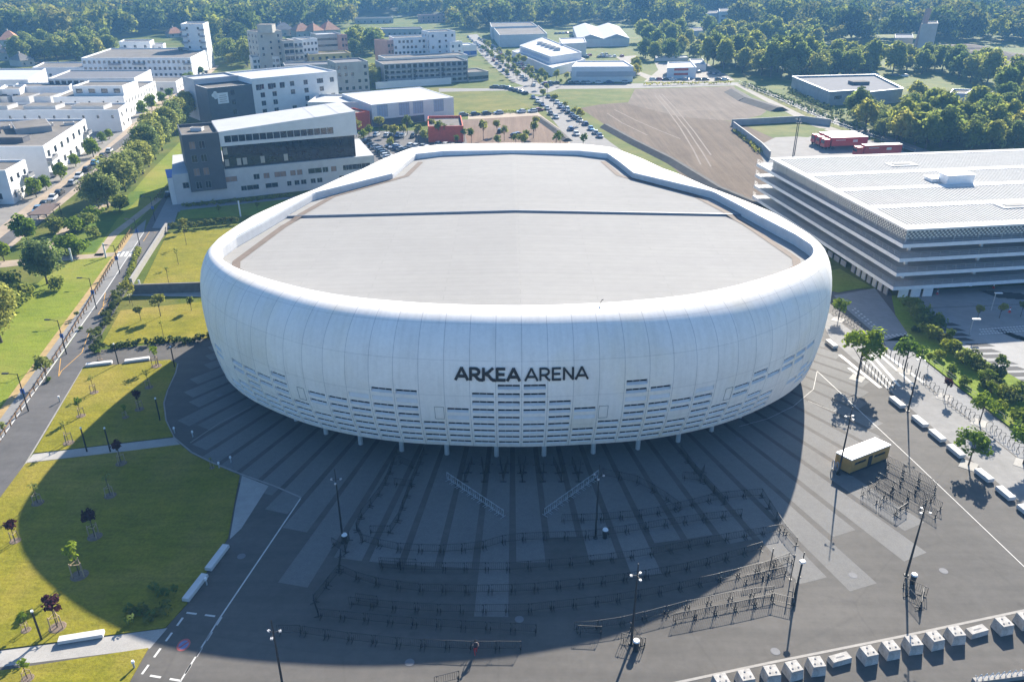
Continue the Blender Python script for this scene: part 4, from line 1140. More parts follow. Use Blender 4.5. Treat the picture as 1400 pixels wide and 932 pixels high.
ROWS = [
 ([(768, 713.6), (824, 712), (887, 706), (935, 695), (982, 683), (1041, 678)], 'black crowd barrier in the shaded row nearest the arena right side'),
 ([(493, 740), (533, 752), (591, 756), (644, 753), (676, 748), (692, 740), (745, 738), (803, 736), (845, 730), (908, 720), (961, 712), (1014, 706)], 'black crowd barrier in the long shaded row just below the silver railings'),
 ([(520, 777), (565, 780), (697, 780), (792, 772), (882, 761), (961, 745), (1067, 727)], 'black crowd barrier in the straight shaded row under the longest paving strip'),
 ([(522, 773), (566, 775)], 'black crowd barrier doubled at the left end of the straight shaded row'),
 ([(464, 782), (501, 798), (570, 809), (644, 811), (723, 809), (829, 798), (908, 786), (972, 772), (1041, 751)], 'black crowd barrier in the second curved shaded row, fourth from the arena'),
 ([(478, 827), (523, 832), (618, 838), (718, 837), (829, 825), (908, 811), (988, 793), (1083, 769)], 'black crowd barrier in the third curved shaded row'),
 ([(480, 821), (524, 827)], 'black crowd barrier doubled at the left end of the third curved row'),
 ([(435, 843), (538, 853), (618, 859), (734, 865)], 'black crowd barrier in the left row second from the bottom'),
 ([(784, 862), (829, 859), (882, 847), (940, 832), (1014, 817), (1057, 812)], 'black crowd barrier in the right row running out of the shade'),
 ([(786, 866), (826, 868)], 'black crowd barrier stacked at the dark left end of the right row'),
 ([(414, 867), (486, 877), (565, 885), (644, 888), (713, 888)], 'black crowd barrier in the bottom row behind the walking person'),
 ([(430, 825), (464, 782)], 'black crowd barrier on the left slanting side of the queue'),
 ([(435, 843), (430, 825)], 'black crowd barrier at the left corner of the queue'),
 ([(464, 782), (467, 759)], 'black crowd barrier below the left shaded mast'),
 ([(1041, 679), (1072, 727)], 'black crowd barrier on the right slanting side, in the shade'),
 ([(1072, 727), (1090, 748)], 'sunlit black crowd barrier on the right slanting side'),
 ([(921, 850), (967, 841), (1015, 832), (1057, 822)], 'sunlit black crowd barrier in the lowest row at right'),
 ([(1015, 798), (1076, 784)], 'sunlit black crowd barrier in the lower rail beside the white lamp pole'),
 ([(1038, 781), (1076, 767)], 'sunlit black crowd barrier in the upper rail beside the white lamp pole'),
 ([(1057, 822), (1082, 832), (1084, 808)], 'sunlit black crowd barrier closing the lowest row'),
 ([(543, 619), (531, 656), (515, 683), (496, 704), (487, 727), (496, 741)], 'black crowd barrier in the outer lane left of the entrance'),
 ([(581, 619), (561, 668), (542, 720), (532, 731), (507, 729)], 'black crowd barrier in the inner lane left of the entrance'),
 ([(822, 650), (870, 660), (900, 676), (930, 698)], 'black crowd barrier slanting right of the silver railings'),
 ([(930, 618), (945, 640), (990, 690)], 'black crowd barrier in the lane right of the entrance'),
 ([(935, 655), (955, 660), (962, 645)], 'black crowd barrier ringed under the shell at right'),
 ([(543, 664), (560, 666)], 'black crowd barrier standing crosswise between the left lanes'),
 ([(548, 634), (562, 640)], 'black crowd barriers clustered below the shell left of the entrance'),
 ([(396, 866), (402, 874), (412, 862), (396, 866)], 'black crowd barrier of the ring at the far left of the bottom row'),
 ([(456, 746), (462, 760), (482, 752), (478, 738)], 'black crowd barrier ringed round the left shaded mast'),
 ([(856, 878), (870, 890), (880, 872), (864, 866)], 'black crowd barrier ringed round the front mast'),
 ([(1238, 812), (1256, 836), (1262, 804), (1240, 803)], 'black crowd barrier ringed round the sunny mast'),
 ([(592, 938), (605, 932), (630, 928)], 'black crowd barrier cut by the bottom edge of the photo'),
]
for pts, l in ROWS: barriers(pts, l)
for i, (u0, u1, u2) in enumerate(((635, 636, 645), (659, 662, 670), (684, 688, 694), (709, 714, 718), (733, 742, 744), (757, 767, 769), (782, 791, 794))):
    ordn = ('first', 'second', 'third', 'middle', 'fifth', 'sixth', 'last')[i]
    barriers([(u0, 635), (u1, 658)], 'black barrier of the %s V-shaped gate under the arena sign' % ordn, 'barriers of the V gates')
    barriers([(u1, 658), (u2, 635)], 'black barrier of the %s V-shaped gate under the arena sign' % ordn, 'barriers of the V gates')
KR = [((1213, 633), (1278, 668), 'first row from the road'), ((1212, 641), (1277, 677), 'second row from the road'), ((1210, 650), (1272, 686), 'third row from the road'), ((1200, 656), (1262, 694), 'middle row'),
      ((1196, 662), (1240, 690), 'short inner row'), ((1186, 668), (1232, 697), 'second row from the plaza'), ((1176, 674), (1225, 706), 'outermost row toward the plaza'), ((1225, 706), (1238, 697), 'closing end'), ((1250, 690), (1285, 712), 'stray row toward the mast'), ((1262, 683), (1286, 697), 'stray upper row')]
for a, b, l in KR: barriers([a, b], 'sunlit black queue barrier beside the kiosk, ' + l, 'queue barriers beside the kiosk')
barriers([(611, 655), (688, 707)], 'silver hoop barrier in the left slanting line before the entrance', 'silver hoop barriers before the entrance', 'galv', 1.05, 0.05, 'silver_barrier', 1.1)
barriers([(818, 652), (744.5, 705)], 'silver hoop barrier in the right slanting line before the entrance', 'silver hoop barriers before the entrance', 'galv', 1.05, 0.05, 'silver_barrier', 1.1)

# wooden kiosk
M['cladding'] = mat('golden timber cladding', (0.46, 0.25, 0.065), 0.75, 0.15, 1.2)
A, B, Cc = G(1160.3, 649.7), G(1212.6, 628.8), G(1139.3, 639.0)
zk = 0.35; HK = hgt((1160.3, 652), 630.4)
ki = thing('kiosk', 'timber clad cabin with white flat roof standing on the sunny plaza', 'kiosk', (A + B) / 2)
D = (B - A) + (Cc - A)
crn = [A, B, B + (Cc - A), Cc]
w = MB(); fr = []; L = (B - A).length
fr += facade(w, A, B, zk, HK - 0.15, [(L * .10, L * .40, zk + 0.9, HK - 0.75), (L * .60, L * .90, zk + 0.9, HK - 0.75)], 0, 0.15)
df = facade(MB(), A, B, zk, HK, [])
fr2 = facade(w, B, crn[2], zk, HK - 0.15, []); facade(w, crn[2], Cc, zk, HK - 0.15, []); facade(w, Cc, A, zk, HK - 0.15, [])
d = (B - A).normalized(); nrm = Vector((d.y, -d.x, 0))
for k in range(1, 30):      # board joints
    p = A + d * (L * k / 30) + nrm * 0.006
w.build('wall', M['cladding'], ki)
for f in fr: window(f, ki, M['glass'], M['metal_dark'], 2)
mb = MB(); p = A + d * (L * 0.5) + nrm * 0.04; mb.box((p.x, p.y, zk + 0.05), (L * 0.09, 0.06, HK - zk - 0.6), math.atan2(d.y, d.x)); mb.build('door', M['metal_dark'], ki)
ctr = sum((Vector(c) for c in crn), Vector()) / 4
mb = MB(); mb.prism([(ctr + (Vector(c) - ctr) * 1.02)[:2] for c in crn], HK - 0.15, HK, 0); mb.build('roof', M['white_metal'], ki)
mb = MB(); mb.prism([(ctr + (Vector(c) - ctr) * 0.97)[:2] for c in crn], 0.12, zk, 0)
for c in crn:
    q = ctr + (Vector(c) - ctr) * 0.9; mb.box((q.x, q.y, 0), (0.4, 0.4, 0.13))
mb.build('chassis', M['metal_dark'], ki)
for k in range(2):
    q = Cc.lerp(A, 0.15 + 0.25 * k) + Vector((-0.45, -0.1, 0)); mb = MB()
    for i in range(10):
        t0, t1 = i * PI / 5, (i + 1) * PI / 5
        mb.tube((q.x, q.y + 0.38 * math.cos(t0), 0.75 + 0.62 * math.sin(t0)), (q.x, q.y + 0.38 * math.cos(t1), 0.75 + 0.62 * math.sin(t1)), 0.07, n=5)
    o = mb.build('cart_wheel', M['galv']); tag(o, ('upper' if k else 'lower') + ' white wheel leaning on the kiosk end wall', 'wheel', 'wheels leaning on the kiosk')
# bike racks along the right road
def hoop():
    mb = MB()
    for (a, b) in (((-0.4, 0, 0), (-0.4, 0, 0.7)), ((-0.4, 0, 0.7), (-0.25, 0, 0.85)), ((-0.25, 0, 0.85), (0.25, 0, 0.85)), ((0.25, 0, 0.85), (0.4, 0, 0.7)), ((0.4, 0, 0.7), (0.4, 0, 0))): mb.tube(a, b, 0.035, n=5)
    mb.box((-0.4, 0, 0), (0.16, 0.16, 0.02)); mb.box((0.4, 0, 0), (0.16, 0.16, 0.02))
    return mb.build('bike_rack', M['metal_dark'])
hp = None
for a, b, l in (((1141, 428), (1174, 449), 'dark bicycle hoop in the row beside the arena forecourt'), ((1263, 521), (1285, 538), 'dark bicycle hoop in the row beside the crossing'), ((1293, 546), (1334, 574), 'dark bicycle hoop in the row below the purple sapling'), ((1352, 584), (1394, 618), 'dark bicycle hoop in the row at the right edge')):
    A, B = G(*a), G(*b); n = max(2, int((B - A).length / 0.7)); ang = math.atan2((B - A).y, (B - A).x)
    for k in range(n):
        if hp is None: o = hp = hoop()
        else: o = hp.copy(); COL.objects.link(o)
        o.location = A.lerp(B, k / (n - 1)); o.rotation_euler = (0, 0, ang + PI / 2 - 0.35); tag(o, l, 'bike rack', 'bicycle hoops along the right road')
# planting squares of the street trees
for k, (u, v) in enumerate(((1172, 517), (1236, 507), (1146, 437), (1324, 636), (1339, 578), (1291, 543), (1399, 634))):
    p = G(u, v); mb = MB(); mb.box((p.x, p.y, 0), (2.2, 2.0, 0.045), 0.9); struct('planting_square', mb, M['concrete'], label='pale paving square around a street tree')
# bollard posts near the crossing
bp = None
for k in range(11):
    for a, b, l in (((1178, 498), (1222, 533), 'slim dark bollard on the plaza side of the crossing'), ((1206, 478), (1262, 520), 'slim dark bollard on the far side of the crossing')):
        p = G(a[0] + (b[0] - a[0]) * k / 10, a[1] + (b[1] - a[1]) * k / 10)
        if bp is None:
            mb = MB(); mb.tube((0, 0, 0), (0, 0, 1.0), 0.06, 0.06, 6); mb.tube((0, 0, 1.0), (0, 0, 1.06), 0.07, 0.03, 6); o = bp = mb.build('bollard', M['metal_dark'])
        else: o = bp.copy(); COL.objects.link(o)
        o.location = p; tag(o, l, 'bollard', 'slim bollards at the raised crossing')
# traffic cones under the car park
M['cone_red'] = mat('red cone plastic', (0.55, 0.04, 0.04), 0.5, 0.1, 3.0)
cp = None
for k, (u, v) in enumerate(((1255, 403), (1268, 403), (1281, 402), (1266, 397), (1380, 427), (1358, 394))):
    if cp is None:
        cp = thing('traffic_cone', 'x', 'cone', G(u, v), 0, 'red and white cones at the car park')
        mb = MB(); mb.box((0, 0, 0), (0.5, 0.5, 0.05)); mb.tube((0, 0, 0.05), (0, 0, 0.5), 0.2, 0.14, 10); mb.tube((0, 0, 0.8), (0, 0, 1.1), 0.09, 0.05, 10); mb.build('body', M['cone_red'], cp, local=True)
        mb = MB(); mb.tube((0, 0, 0.5), (0, 0, 0.8), 0.14, 0.09, 10); mb.build('white_band', M['white_metal'], cp, local=True); o = cp
    else: o = dup(cp, G(u, v))
    o['label'] = ('red and white cone nearest the white panels', 'red and white cone second from the white panels', 'red and white cone third from the white panels', 'red and white cone set back under the car park deck', 'red and white cone alone among the lot trees', 'red and white cone by the car park entrance')[k]
# small lamps in the parking lot
for uv, vt, l in (((1355, 424), 401, 'white parking lamp in the shade under the car park'), ((1325, 458), 443, 'white parking lamp at the edge of the green verge')):
    p = G(*uv); hh = max(3.0, hgt(uv, vt)); t = thing('parking_lamp', l, 'street lamp', p)
    mb = MB(); mb.tube((0, 0, 0), (0, 0, hh), 0.09, 0.06, 8); mb.build('pole', M['galv'], t, local=True)
    mb = MB(); mb.box((0.5, 0, hh), (1.4, 0.4, 0.14)); mb.build('lamp_head', M['white_metal'], t, local=True)

# person walking along the bottom barrier row
def person(loc, rz):
    t = thing('person', 'person in a dark top and red trousers walking by the lowest barrier row', 'person', loc, rz)
    S = 1.04
    pts = {'pel': (0, 0, .95), 'hipL': (.1, 0, .92), 'kneeL': (.11, .16, .52), 'ankL': (.11, .2, .09), 'toeL': (.12, .38, .04), 'hipR': (-.1, 0, .92), 'kneeR': (-.11, .03, .5), 'ankR': (-.11, -.2, .12), 'toeR': (-.12, -.04, .03),
           'waist': (0, .01, 1.12), 'chest': (0, .03, 1.34), 'neck': (0, .04, 1.5), 'head0': (0, .06, 1.58), 'head': (0, .08, 1.70), 'top': (0, .07, 1.77),
           'shL': (.18, .02, 1.42), 'elL': (.26, -.1, 1.16), 'wrL': (.25, .04, .95), 'haL': (.25, .09, .87), 'shR': (-.18, .02, 1.42), 'elR': (-.26, .06, 1.16), 'wrR': (-.24, .22, 1.0), 'haR': (-.23, .28, .94)}
    rad = {'pel': .14, 'hipL': .1, 'kneeL': .065, 'ankL': .045, 'toeL': .035, 'hipR': .1, 'kneeR': .065, 'ankR': .045, 'toeR': .035, 'waist': .13, 'chest': .155, 'neck': .06, 'head0': .075, 'head': .1, 'top': .07,
           'shL': .065, 'elL': .045, 'wrL': .032, 'haL': .035, 'shR': .065, 'elR': .045, 'wrR': .032, 'haR': .035}
    ed = [('pel', 'hipL'), ('hipL', 'kneeL'), ('kneeL', 'ankL'), ('ankL', 'toeL'), ('pel', 'hipR'), ('hipR', 'kneeR'), ('kneeR', 'ankR'), ('ankR', 'toeR'), ('pel', 'waist'), ('waist', 'chest'), ('chest', 'neck'), ('neck', 'head0'), ('head0', 'head'), ('head', 'top'),
          ('chest', 'shL'), ('shL', 'elL'), ('elL', 'wrL'), ('wrL', 'haL'), ('chest', 'shR'), ('shR', 'elR'), ('elR', 'wrR'), ('wrR', 'haR')]
    keys = list(pts)
    me = bpy.data.meshes.new('body'); me.from_pydata([tuple(c * S for c in pts[k]) for k in keys], [(keys.index(a), keys.index(b)) for a, b in ed], [])
    o = bpy.data.objects.new('body', me); COL.objects.link(o); o.parent = t
    md = o.modifiers.new('skin', 'SKIN'); sv = me.skin_vertices[0].data
    for i, k in enumerate(keys): sv[i].radius = (rad[k] * S, rad[k] * S)
    sv[0].use_root = True
    o.modifiers.new('sub', 'SUBSURF').levels = 1; o.modifiers['sub'].render_levels = 2
    m, nt, b, out = new_mat('person skin and clothes')
    tc = nt.nodes.new('ShaderNodeTexCoord'); sep = nt.nodes.new('ShaderNodeSeparateXYZ'); nt.links.new(tc.outputs['Object'], sep.inputs[0])
    mr = nt.nodes.new('ShaderNodeMapRange'); mr.inputs['From Max'].default_value = 2.0; nt.links.new(sep.outputs[2], mr.inputs[0])
    r = nt.nodes.new('ShaderNodeValToRGB'); r.color_ramp.interpolation = 'CONSTANT'; e = r.color_ramp.elements
    e[0].position = 0; e[0].color = (0.5, 0.48, 0.46, 1); e[1].position = 0.06; e[1].color = (0.42, 0.02, 0.03, 1)
    for pz, c in ((0.50, (0.02, 0.02, 0.03, 1)), (0.785, (0.45, 0.28, 0.2, 1))):
        x = e.new(pz); x.color = c
    nt.links.new(mr.outputs[0], r.inputs[0])
    ax = nt.nodes.new('ShaderNodeMath'); ax.operation = 'ABSOLUTE'; nt.links.new(sep.outputs[0], ax.inputs[0])
    gt = nt.nodes.new('ShaderNodeMath'); gt.operation = 'GREATER_THAN'; gt.inputs[1].default_value = 0.205; nt.links.new(ax.outputs[0], gt.inputs[0])
    nt.links.new(mix(nt, r.outputs[0], (0.48, 0.30, 0.22), gt.outputs[0]), b.inputs['Base Color']); me.materials.append(m)
    h = MB()
    for k in range(6):
        z0 = 1.70 + k * 0.02; h.tube((0, 0.055 * S, z0 * S), (0, 0.05 * S, (z0 + 0.02) * S), (0.118 - k * 0.012) * S, (0.112 - k * 0.014) * S, 10)
    h.build('hair', M['hair'], t, local=True)
M['hair'] = mat('dark hair', (0.02, 0.014, 0.01), 0.6, 0.2, 5.0)
person(G(650.5, 894.5), 0.3)

mh = None
for k, ((u, v), l) in enumerate((((710, 846), 'round iron manhole cover in the shaded plaza below the barrier rows'), ((1166, 786), 'round iron manhole cover in the open sunny plaza'), ((330, 760), 'round iron manhole cover beside the painted line'), ((1060, 890), 'round iron manhole cover near the block row'), ((300, 540), 'round iron manhole cover in the dark plaza near the lawn kerb'), ((1010, 600), 'round iron manhole cover on the right side below the shell'), ((1290, 780), 'round iron manhole cover right of the sunny mast'), ((560, 905), 'round iron manhole cover at the lower shadow edge'))):
    if mh is None:
        mb = MB(); mb.tube((0, 0, 0.009), (0, 0, 0.022), 0.46, 0.45, 16); mb.tube((0, 0, 0.022), (0, 0, 0.026), 0.38, 0.37, 16); o = mh = mb.build('manhole_cover', M['soffit'])
    else: o = mh.copy(); COL.objects.link(o)
    o.location = G(u, v); tag(o, l, 'manhole cover', 'manhole covers of the plaza')

# ================================================================ TREES AND PLANTS
def leaf_cloud(rng, clumps, n_per, leaf, up=0.55, shell=0.6):
    V = []; cs = np.array(clumps, dtype=float)
    tot = []
    for (x, y, z, r) in clumps:
        n = max(6, int(n_per * (0.7 + 0.6 * rng.random())))
        d = rng.normal(size=(n, 3)); d /= np.linalg.norm(d, axis=1)[:, None]
        rr = r * (shell + (1 - shell) * rng.random(n) ** 0.5)[:, None] * (0.85 + 0.3 * rng.random(n))[:, None]
        p = np.array((x, y, z)) + d * rr * np.array((1, 1, 0.85))
        nn = d * 0.8 + np.array((0, 0, up)) + rng.normal(size=(n, 3)) * 0.45
        nn /= np.linalg.norm(nn, axis=1)[:, None]
        h = rng.normal(size=(n, 3)); a = np.cross(nn, h); a /= np.linalg.norm(a, axis=1)[:, None]; b = np.cross(nn, a)
        s = leaf * (0.6 + 0.8 * rng.random(n))[:, None]
        q = np.stack([p + a * s, p + b * s * 0.62 + a * s * 0.1, p - a * s * 0.9, p - b * s * 0.62], axis=1)
        tot.append(q.reshape(-1, 3))
    V = np.concatenate(tot); Q = np.arange(len(V)).reshape(-1, 4)
    return V, Q
def clump_set(rng, n, cx, cz, rx, rz, r0, r1, bottom=-0.7):
    out = []
    for k in range(n):
        d = rng.normal(size=3); d /= np.linalg.norm(d)
        if d[2] < bottom: d[2] = -d[2] * 0.5
        f = 0.45 + 0.5 * rng.random()
        out.append((cx + d[0] * rx * f, d[1] * rx * f, cz + d[2] * rz * f, r0 + (r1 - r0) * rng.random()))
    return out
M['leaf_plane'] = leaf_mat('fresh plane leaves', (0.085, 0.15, 0.014), (0.225, 0.30, 0.045), 0.4)
M['leaf_willow'] = leaf_mat('grey green willow leaves', (0.16, 0.195, 0.055), (0.32, 0.35, 0.13), 0.42)
M['leaf_broad'] = leaf_mat('dark broadleaf', (0.115, 0.16, 0.038), (0.235, 0.275, 0.078), 0.42)
M['leaf_light'] = leaf_mat('light broadleaf', (0.16, 0.19, 0.045), (0.30, 0.315, 0.10), 0.42)
M['leaf_forest'] = leaf_mat('far wood leaves', (0.024, 0.048, 0.014), (0.080, 0.115, 0.032), 0.18)
M['leaf_purple'] = leaf_mat('dark purple leaves', (0.030, 0.010, 0.018), (0.075, 0.022, 0.035), 0.15)
M['leaf_hedge'] = leaf_mat('hedge leaves', (0.045, 0.07, 0.018), (0.14, 0.165, 0.055), 0.25)
M['leaf_yellow'] = leaf_mat('yellow green young leaves', (0.10, 0.15, 0.012), (0.21, 0.25, 0.035), 0.3)
KINDS = {
    # name: (height, trunk_h, trunk_r, crown centre z, rx, rz, clumps, r0, r1, n_per, leaf, mat)
    'plane_tree': (6.6, 2.1, 0.11, 4.4, 2.2, 1.9, 20, 0.6, 1.05, 52, 0.27, 'leaf_plane'),
    'willow_tree': (10.5, 1.1, 0.20, 5.3, 3.3, 4.6, 56, 1.0, 1.7, 78, 0.31, 'leaf_willow'),
    'broad_tree': (15, 1.8, 0.35, 7.8, 5.3, 6.2, 46, 1.6, 2.7, 40, 0.78, 'leaf_broad'),
    'ash_tree': (13, 1.6, 0.30, 6.8, 4.4, 5.4, 38, 1.4, 2.3, 40, 0.72, 'leaf_light'),
    'poplar_tree': (20, 1.5, 0.35, 10.6, 4.2, 8.8, 54, 1.5, 2.4, 40, 0.80, 'leaf_broad'),
    'young_tree': (5.2, 1.6, 0.07, 3.5, 1.15, 1.5, 11, 0.45, 0.75, 34, 0.28, 'leaf_light'),
    'small_tree': (4.6, 1.5, 0.06, 3.1, 1.1, 1.2, 11, 0.35, 0.6, 34, 0.22, 'leaf_yellow'),
    'sapling': (3.0, 1.5, 0.035, 2.3, 0.55, 0.6, 7, 0.2, 0.36, 20, 0.15, 'leaf_plane'),
    'bare_sapling': (3.0, 1.9, 0.03, 2.3, 0.45, 0.6, 6, 0.16, 0.28, 8, 0.12, 'leaf_light'),
    'purple_sapling': (3.0, 1.4, 0.04, 2.25, 0.55, 0.5, 9, 0.28, 0.42, 26, 0.17, 'leaf_purple'),
    'shrub': (1.7, 0.3, 0.05, 0.85, 0.95, 0.6, 10, 0.35, 0.6, 34, 0.20, 'leaf_hedge'),
    'light_shrub': (1.5, 0.3, 0.05, 0.75, 0.85, 0.5, 9, 0.35, 0.55, 34, 0.19, 'leaf_yellow'),
    'big_bush': (3.4, 0.5, 0.08, 1.7, 1.9, 1.3, 16, 0.7, 1.2, 40, 0.32, 'leaf_broad'),
}
TREES = {}
def tree(kind, loc, label, group=None, sc=1.0, stakes=False, cat='tree', matname=None):
    var = random.randrange(3)
    key = (kind, var, stakes, matname)
    if key not in TREES:
        h, th, tr, cz, rx, rz, nc, r0, r1, npr, leaf, mn = KINDS[kind]
        rng = np.random.default_rng(hash((kind, var)) % 1000 if False else sum(map(ord, kind)) + var * 17)
        t = thing(kind, label, cat, loc)
        cl_ = clump_set(rng, nc, 0, cz, rx, rz, r0, r1)
        cl_ = [(x, y, max(z, r * 0.75 + (0.25 if th < 1 else th * 0.55)), r) for x, y, z, r in cl_]
        V, Q = leaf_cloud(rng, cl_, npr, leaf)
        me = np_mesh('crown', V, Q, M[matname or mn]); o = bpy.data.objects.new('crown', me); COL.objects.link(o); o.parent = t
        mb = MB(); mb.tube((0, 0, 0), (0, 0, th), tr * 1.25, tr * 0.9, 7); mb.tube((0, 0, th), (rng.normal() * 0.1 * rx, rng.normal() * 0.1 * rx, cz + rz * 0.4), tr * 0.9, tr * 0.25, 6)
        for c in cl_[:8]: mb.tube((0, 0, th * 0.9 + 0.25 * max(0, c[2] - th)), (c[0], c[1], c[2]), tr * 0.45, tr * 0.15, 5)
        mb.build('trunk', M['bark'], t, local=True)
        if stakes:
            mb = MB()
            for k in range(3):
                a = k * 2.094; mb.tube((0.45 * math.cos(a), 0.45 * math.sin(a), 0), (0.42 * math.cos(a), 0.42 * math.sin(a), 1.25), 0.045, n=5)
                b = a + 2.094; mb.tube((0.42 * math.cos(a), 0.42 * math.sin(a), 1.1), (0.42 * math.cos(b), 0.42 * math.sin(b), 1.1), 0.03, n=4)
            mb.build('stakes', M['stake'], t, local=True)
            mb = MB(); mb.tube((0, 0, 0.0), (0, 0, 0.03), 0.62, 0.55, 12); mb.build('mulch_ring', M['mulch'], t, local=True)
        TREES[key] = t; r = t
        r.scale = (sc, sc, sc); r.rotation_euler = (0, 0, random.uniform(0, 6))
    else:
        r = dup(TREES[key], loc, random.uniform(0, 6.28), label, None, (sc, sc, sc * random.uniform(0.93, 1.08)))
        if 'group' in r.keys(): del r['group']
    if group: r['group'] = group
    return r
def tpx(kind, uv, vtop=None, label='', group=None, stakes=False, cat='tree', matname=None, z=0.0):
    p = G(*uv); p.z = z
    sc = 1.0
    if vtop is not None: sc = max(0.3, hgt(uv, vtop) / KINDS[kind][0])
    return tree(kind, p, label, group, sc, stakes, cat, matname)
# street trees by the right road
for uv, vt, l in (((1172, 517), 446, 'largest street tree, at the plaza side of the raised crossing'), ((1236, 507), 457, 'street tree on the far side of the raised crossing'), ((1146, 437), 408, 'street tree half hidden behind the right edge of the arena'),
                  ((1324, 636), 584, 'round street tree between the white benches'), ((1339, 578), 536, 'dark street tree at the bike racks before the verge'), ((1399, 634), 575, 'street tree cut by the right edge of the photo')):
    tpx('plane_tree', uv, vt, l, 'street trees of the right road')
tpx('purple_sapling', (1291, 543), 515, 'purple leaved sapling in the bike rack row on the right')
# shrubs on the verge
SHR = [(1244, 425, 'big_bush', 405), (1256, 437, 'big_bush', 417), (1262, 448, 'big_bush', 428), (1272, 452, 'big_bush', 428), (1270, 463, 'big_bush', 444), (1290, 470, 'shrub', 455), (1297, 480, 'light_shrub', 462), (1306, 485, 'shrub', 470),
       (1313, 494, 'shrub', 480), (1321, 500, 'big_bush', 479), (1328, 492, 'shrub', 478), (1346, 524, 'light_shrub', 505), (1353, 532, 'shrub', 515), (1360, 518, 'shrub', 500), (1372, 545, 'big_bush', 526), (1384, 552, 'shrub', 535), (1392, 545, 'big_bush', 525),
       (1300, 510, 'light_shrub', 499), (1318, 528, 'light_shrub', 515), (1338, 508, 'shrub', 492), (1366, 562, 'light_shrub', 548), (1394, 580, 'light_shrub', 560), (1251, 455, 'shrub', 445), (1282, 490, 'light_shrub', 478)]
VL = ['dark bushy shrub at the top of the verge under the car park corner', 'dark bushy shrub second from the car park corner', 'dark bushy shrub at the shaded verge edge', 'dark bushy shrub facing the shaded parking bays', 'dark bushy shrub where the verge turns sunny', 'low shrub next to the verge lamp', 'yellow green shrub above the crossing', 'low shrub at the middle clump of the verge, upper',
      'low shrub at the middle clump of the verge, lower', 'large bush in the middle of the verge', 'low shrub on the lot side of the middle clump', 'yellow green shrub below the middle clump', 'low shrub below the yellow green one', 'low shrub at the striped bays', 'large bush near the lower end of the verge', 'low shrub between the two lowest large bushes', 'large bush at the right edge of the verge',
      'yellow green shrub along the verge wall, upper', 'yellow green shrub along the verge wall, middle', 'low shrub in the grass gap of the verge', 'yellow green shrub along the verge wall, lower', 'yellow green shrub in the lower right corner of the verge', 'small low shrub on the forecourt edge of the verge', 'yellow green shrub on the pavement edge by the crossing']
for (u, v, k, vt), l in zip(SHR, VL): tpx(k, (u, v), vt, l, 'shrubs on the green verge', cat='shrub', z=0.1)
for uv, vt, l in (((1280, 452), 427, 'bright young tree standing among the dark verge shrubs'), ((1296, 470), 447, 'bright young tree beside the verge lamp'), ((1268, 503), 482, 'slim young tree on the pavement right of the crossing'), ((1366, 515), 484, 'slim young tree beside the striped bays'), ((1350, 548), 520, 'slim young tree in the lower verge')):
    tpx('small_tree', uv, vt, l, 'young trees on the green verge', z=0.1)
for uv, vt, l in (((1336, 437), 415, 'small tree in the shaded lot, left of three'), ((1366, 435), 411, 'small tree in the shaded lot, middle of three'), ((1395, 433), 409, 'small tree in the shaded lot, right of three')):
    tpx('young_tree', uv, vt, l, 'small trees in the shaded lot')
# pavement fence of the verge
def post_fence(pts, label, group, step=2.0, h=1.0, m='galv', name='railing_fence', r=0.03, rails=(0.5, 0.95)):
    P = Gs(pts); t = thing(name, label, 'fence', P[0], 0, group)
    mb = MB(); rl = MB(); base = P[0]
    cnt = 0
    for i in range(len(P) - 1):
        d = P[i + 1] - P[i]; n = max(1, int(d.length / step))
        for k in range(n + (1 if i == len(P) - 2 else 0)):
            p = P[i] + d * (k / n) - base
            if cnt < 60:
                q = MB(); q.tube(p, p + Vector((0, 0, h)), r * 1.3, n=5); q.build('post', M[m], t, local=True); cnt += 1
            else: mb.tube(p, p + Vector((0, 0, h)), r * 1.3, n=5)
        for z in rails: rl.tube(P[i] - base + Vector((0, 0, h * z)), P[i + 1] - base + Vector((0, 0, h * z)), r, n=4)
    if mb.v:
        o = mb.build('post', M[m], t, local=True); o['kind'] = 'stuff'
    if rl.v: rl.build('rail', M[m], t, local=True)
    return t
post_fence([(1256, 484), (1336, 547), (1400, 598), (1500, 680)], 'slim steel railing between the right pavement and the green verge', None, m='kerb', r=0.02)

# ---- saplings of the left gardens
SAP = [('bare_sapling', (129, 537), 512, 'staked sapling in the upper lawn, left of the sunny middle'), ('sapling', (111, 569), 543, 'staked green sapling in the upper lawn near the kerb'), ('bare_sapling', (94, 606), 575, 'staked sapling at the lower left corner of the upper lawn'),
       ('bare_sapling', (204, 530), 505, 'staked sapling in the upper lawn under the garden bench'), ('purple_sapling', (191, 560), 533, 'purple sapling in the upper lawn at the shadow edge'), ('sapling', (172, 571), 552, 'small dark sapling beside the purple one in the upper lawn'), ('sapling', (214, 501), 470, 'green sapling next to the upper garden bench'),
       ('purple_sapling', (166, 634), 603, 'purple sapling by the pale garden path in shade'), ('bare_sapling', (151, 678), 645, 'staked pale sapling in the shaded big lawn'), ('purple_sapling', (130, 734), 695, 'purple sapling in the middle of the shaded big lawn'),
       ('purple_sapling', (21, 740), 711, 'purple sapling at the sunny left edge of the big lawn'), ('sapling', (109, 787), 741, 'bright green sapling in the shaded big lawn'), ('purple_sapling', (79, 858), 816, 'purple sapling by the lower garden path'), ('bare_sapling', (52, 688), 655, 'staked sapling at the sunny upper left of the big lawn'),
       ('sapling', (38, 928), 898, 'green sapling on the bottom lawn strip'), ('sapling', (36, 862), 838, 'dark sapling left of the garden lamp'), ('sapling', (137, 492), 477, 'green sapling between the hedge and the left garden bench'), ('bare_sapling', (290, 640), 625, 'thin sapling at the corner of the big lawn by the plaza')]
for k, uv, vt, l in SAP: tpx(k, uv, vt, l, 'staked garden saplings', True, z=0.1)
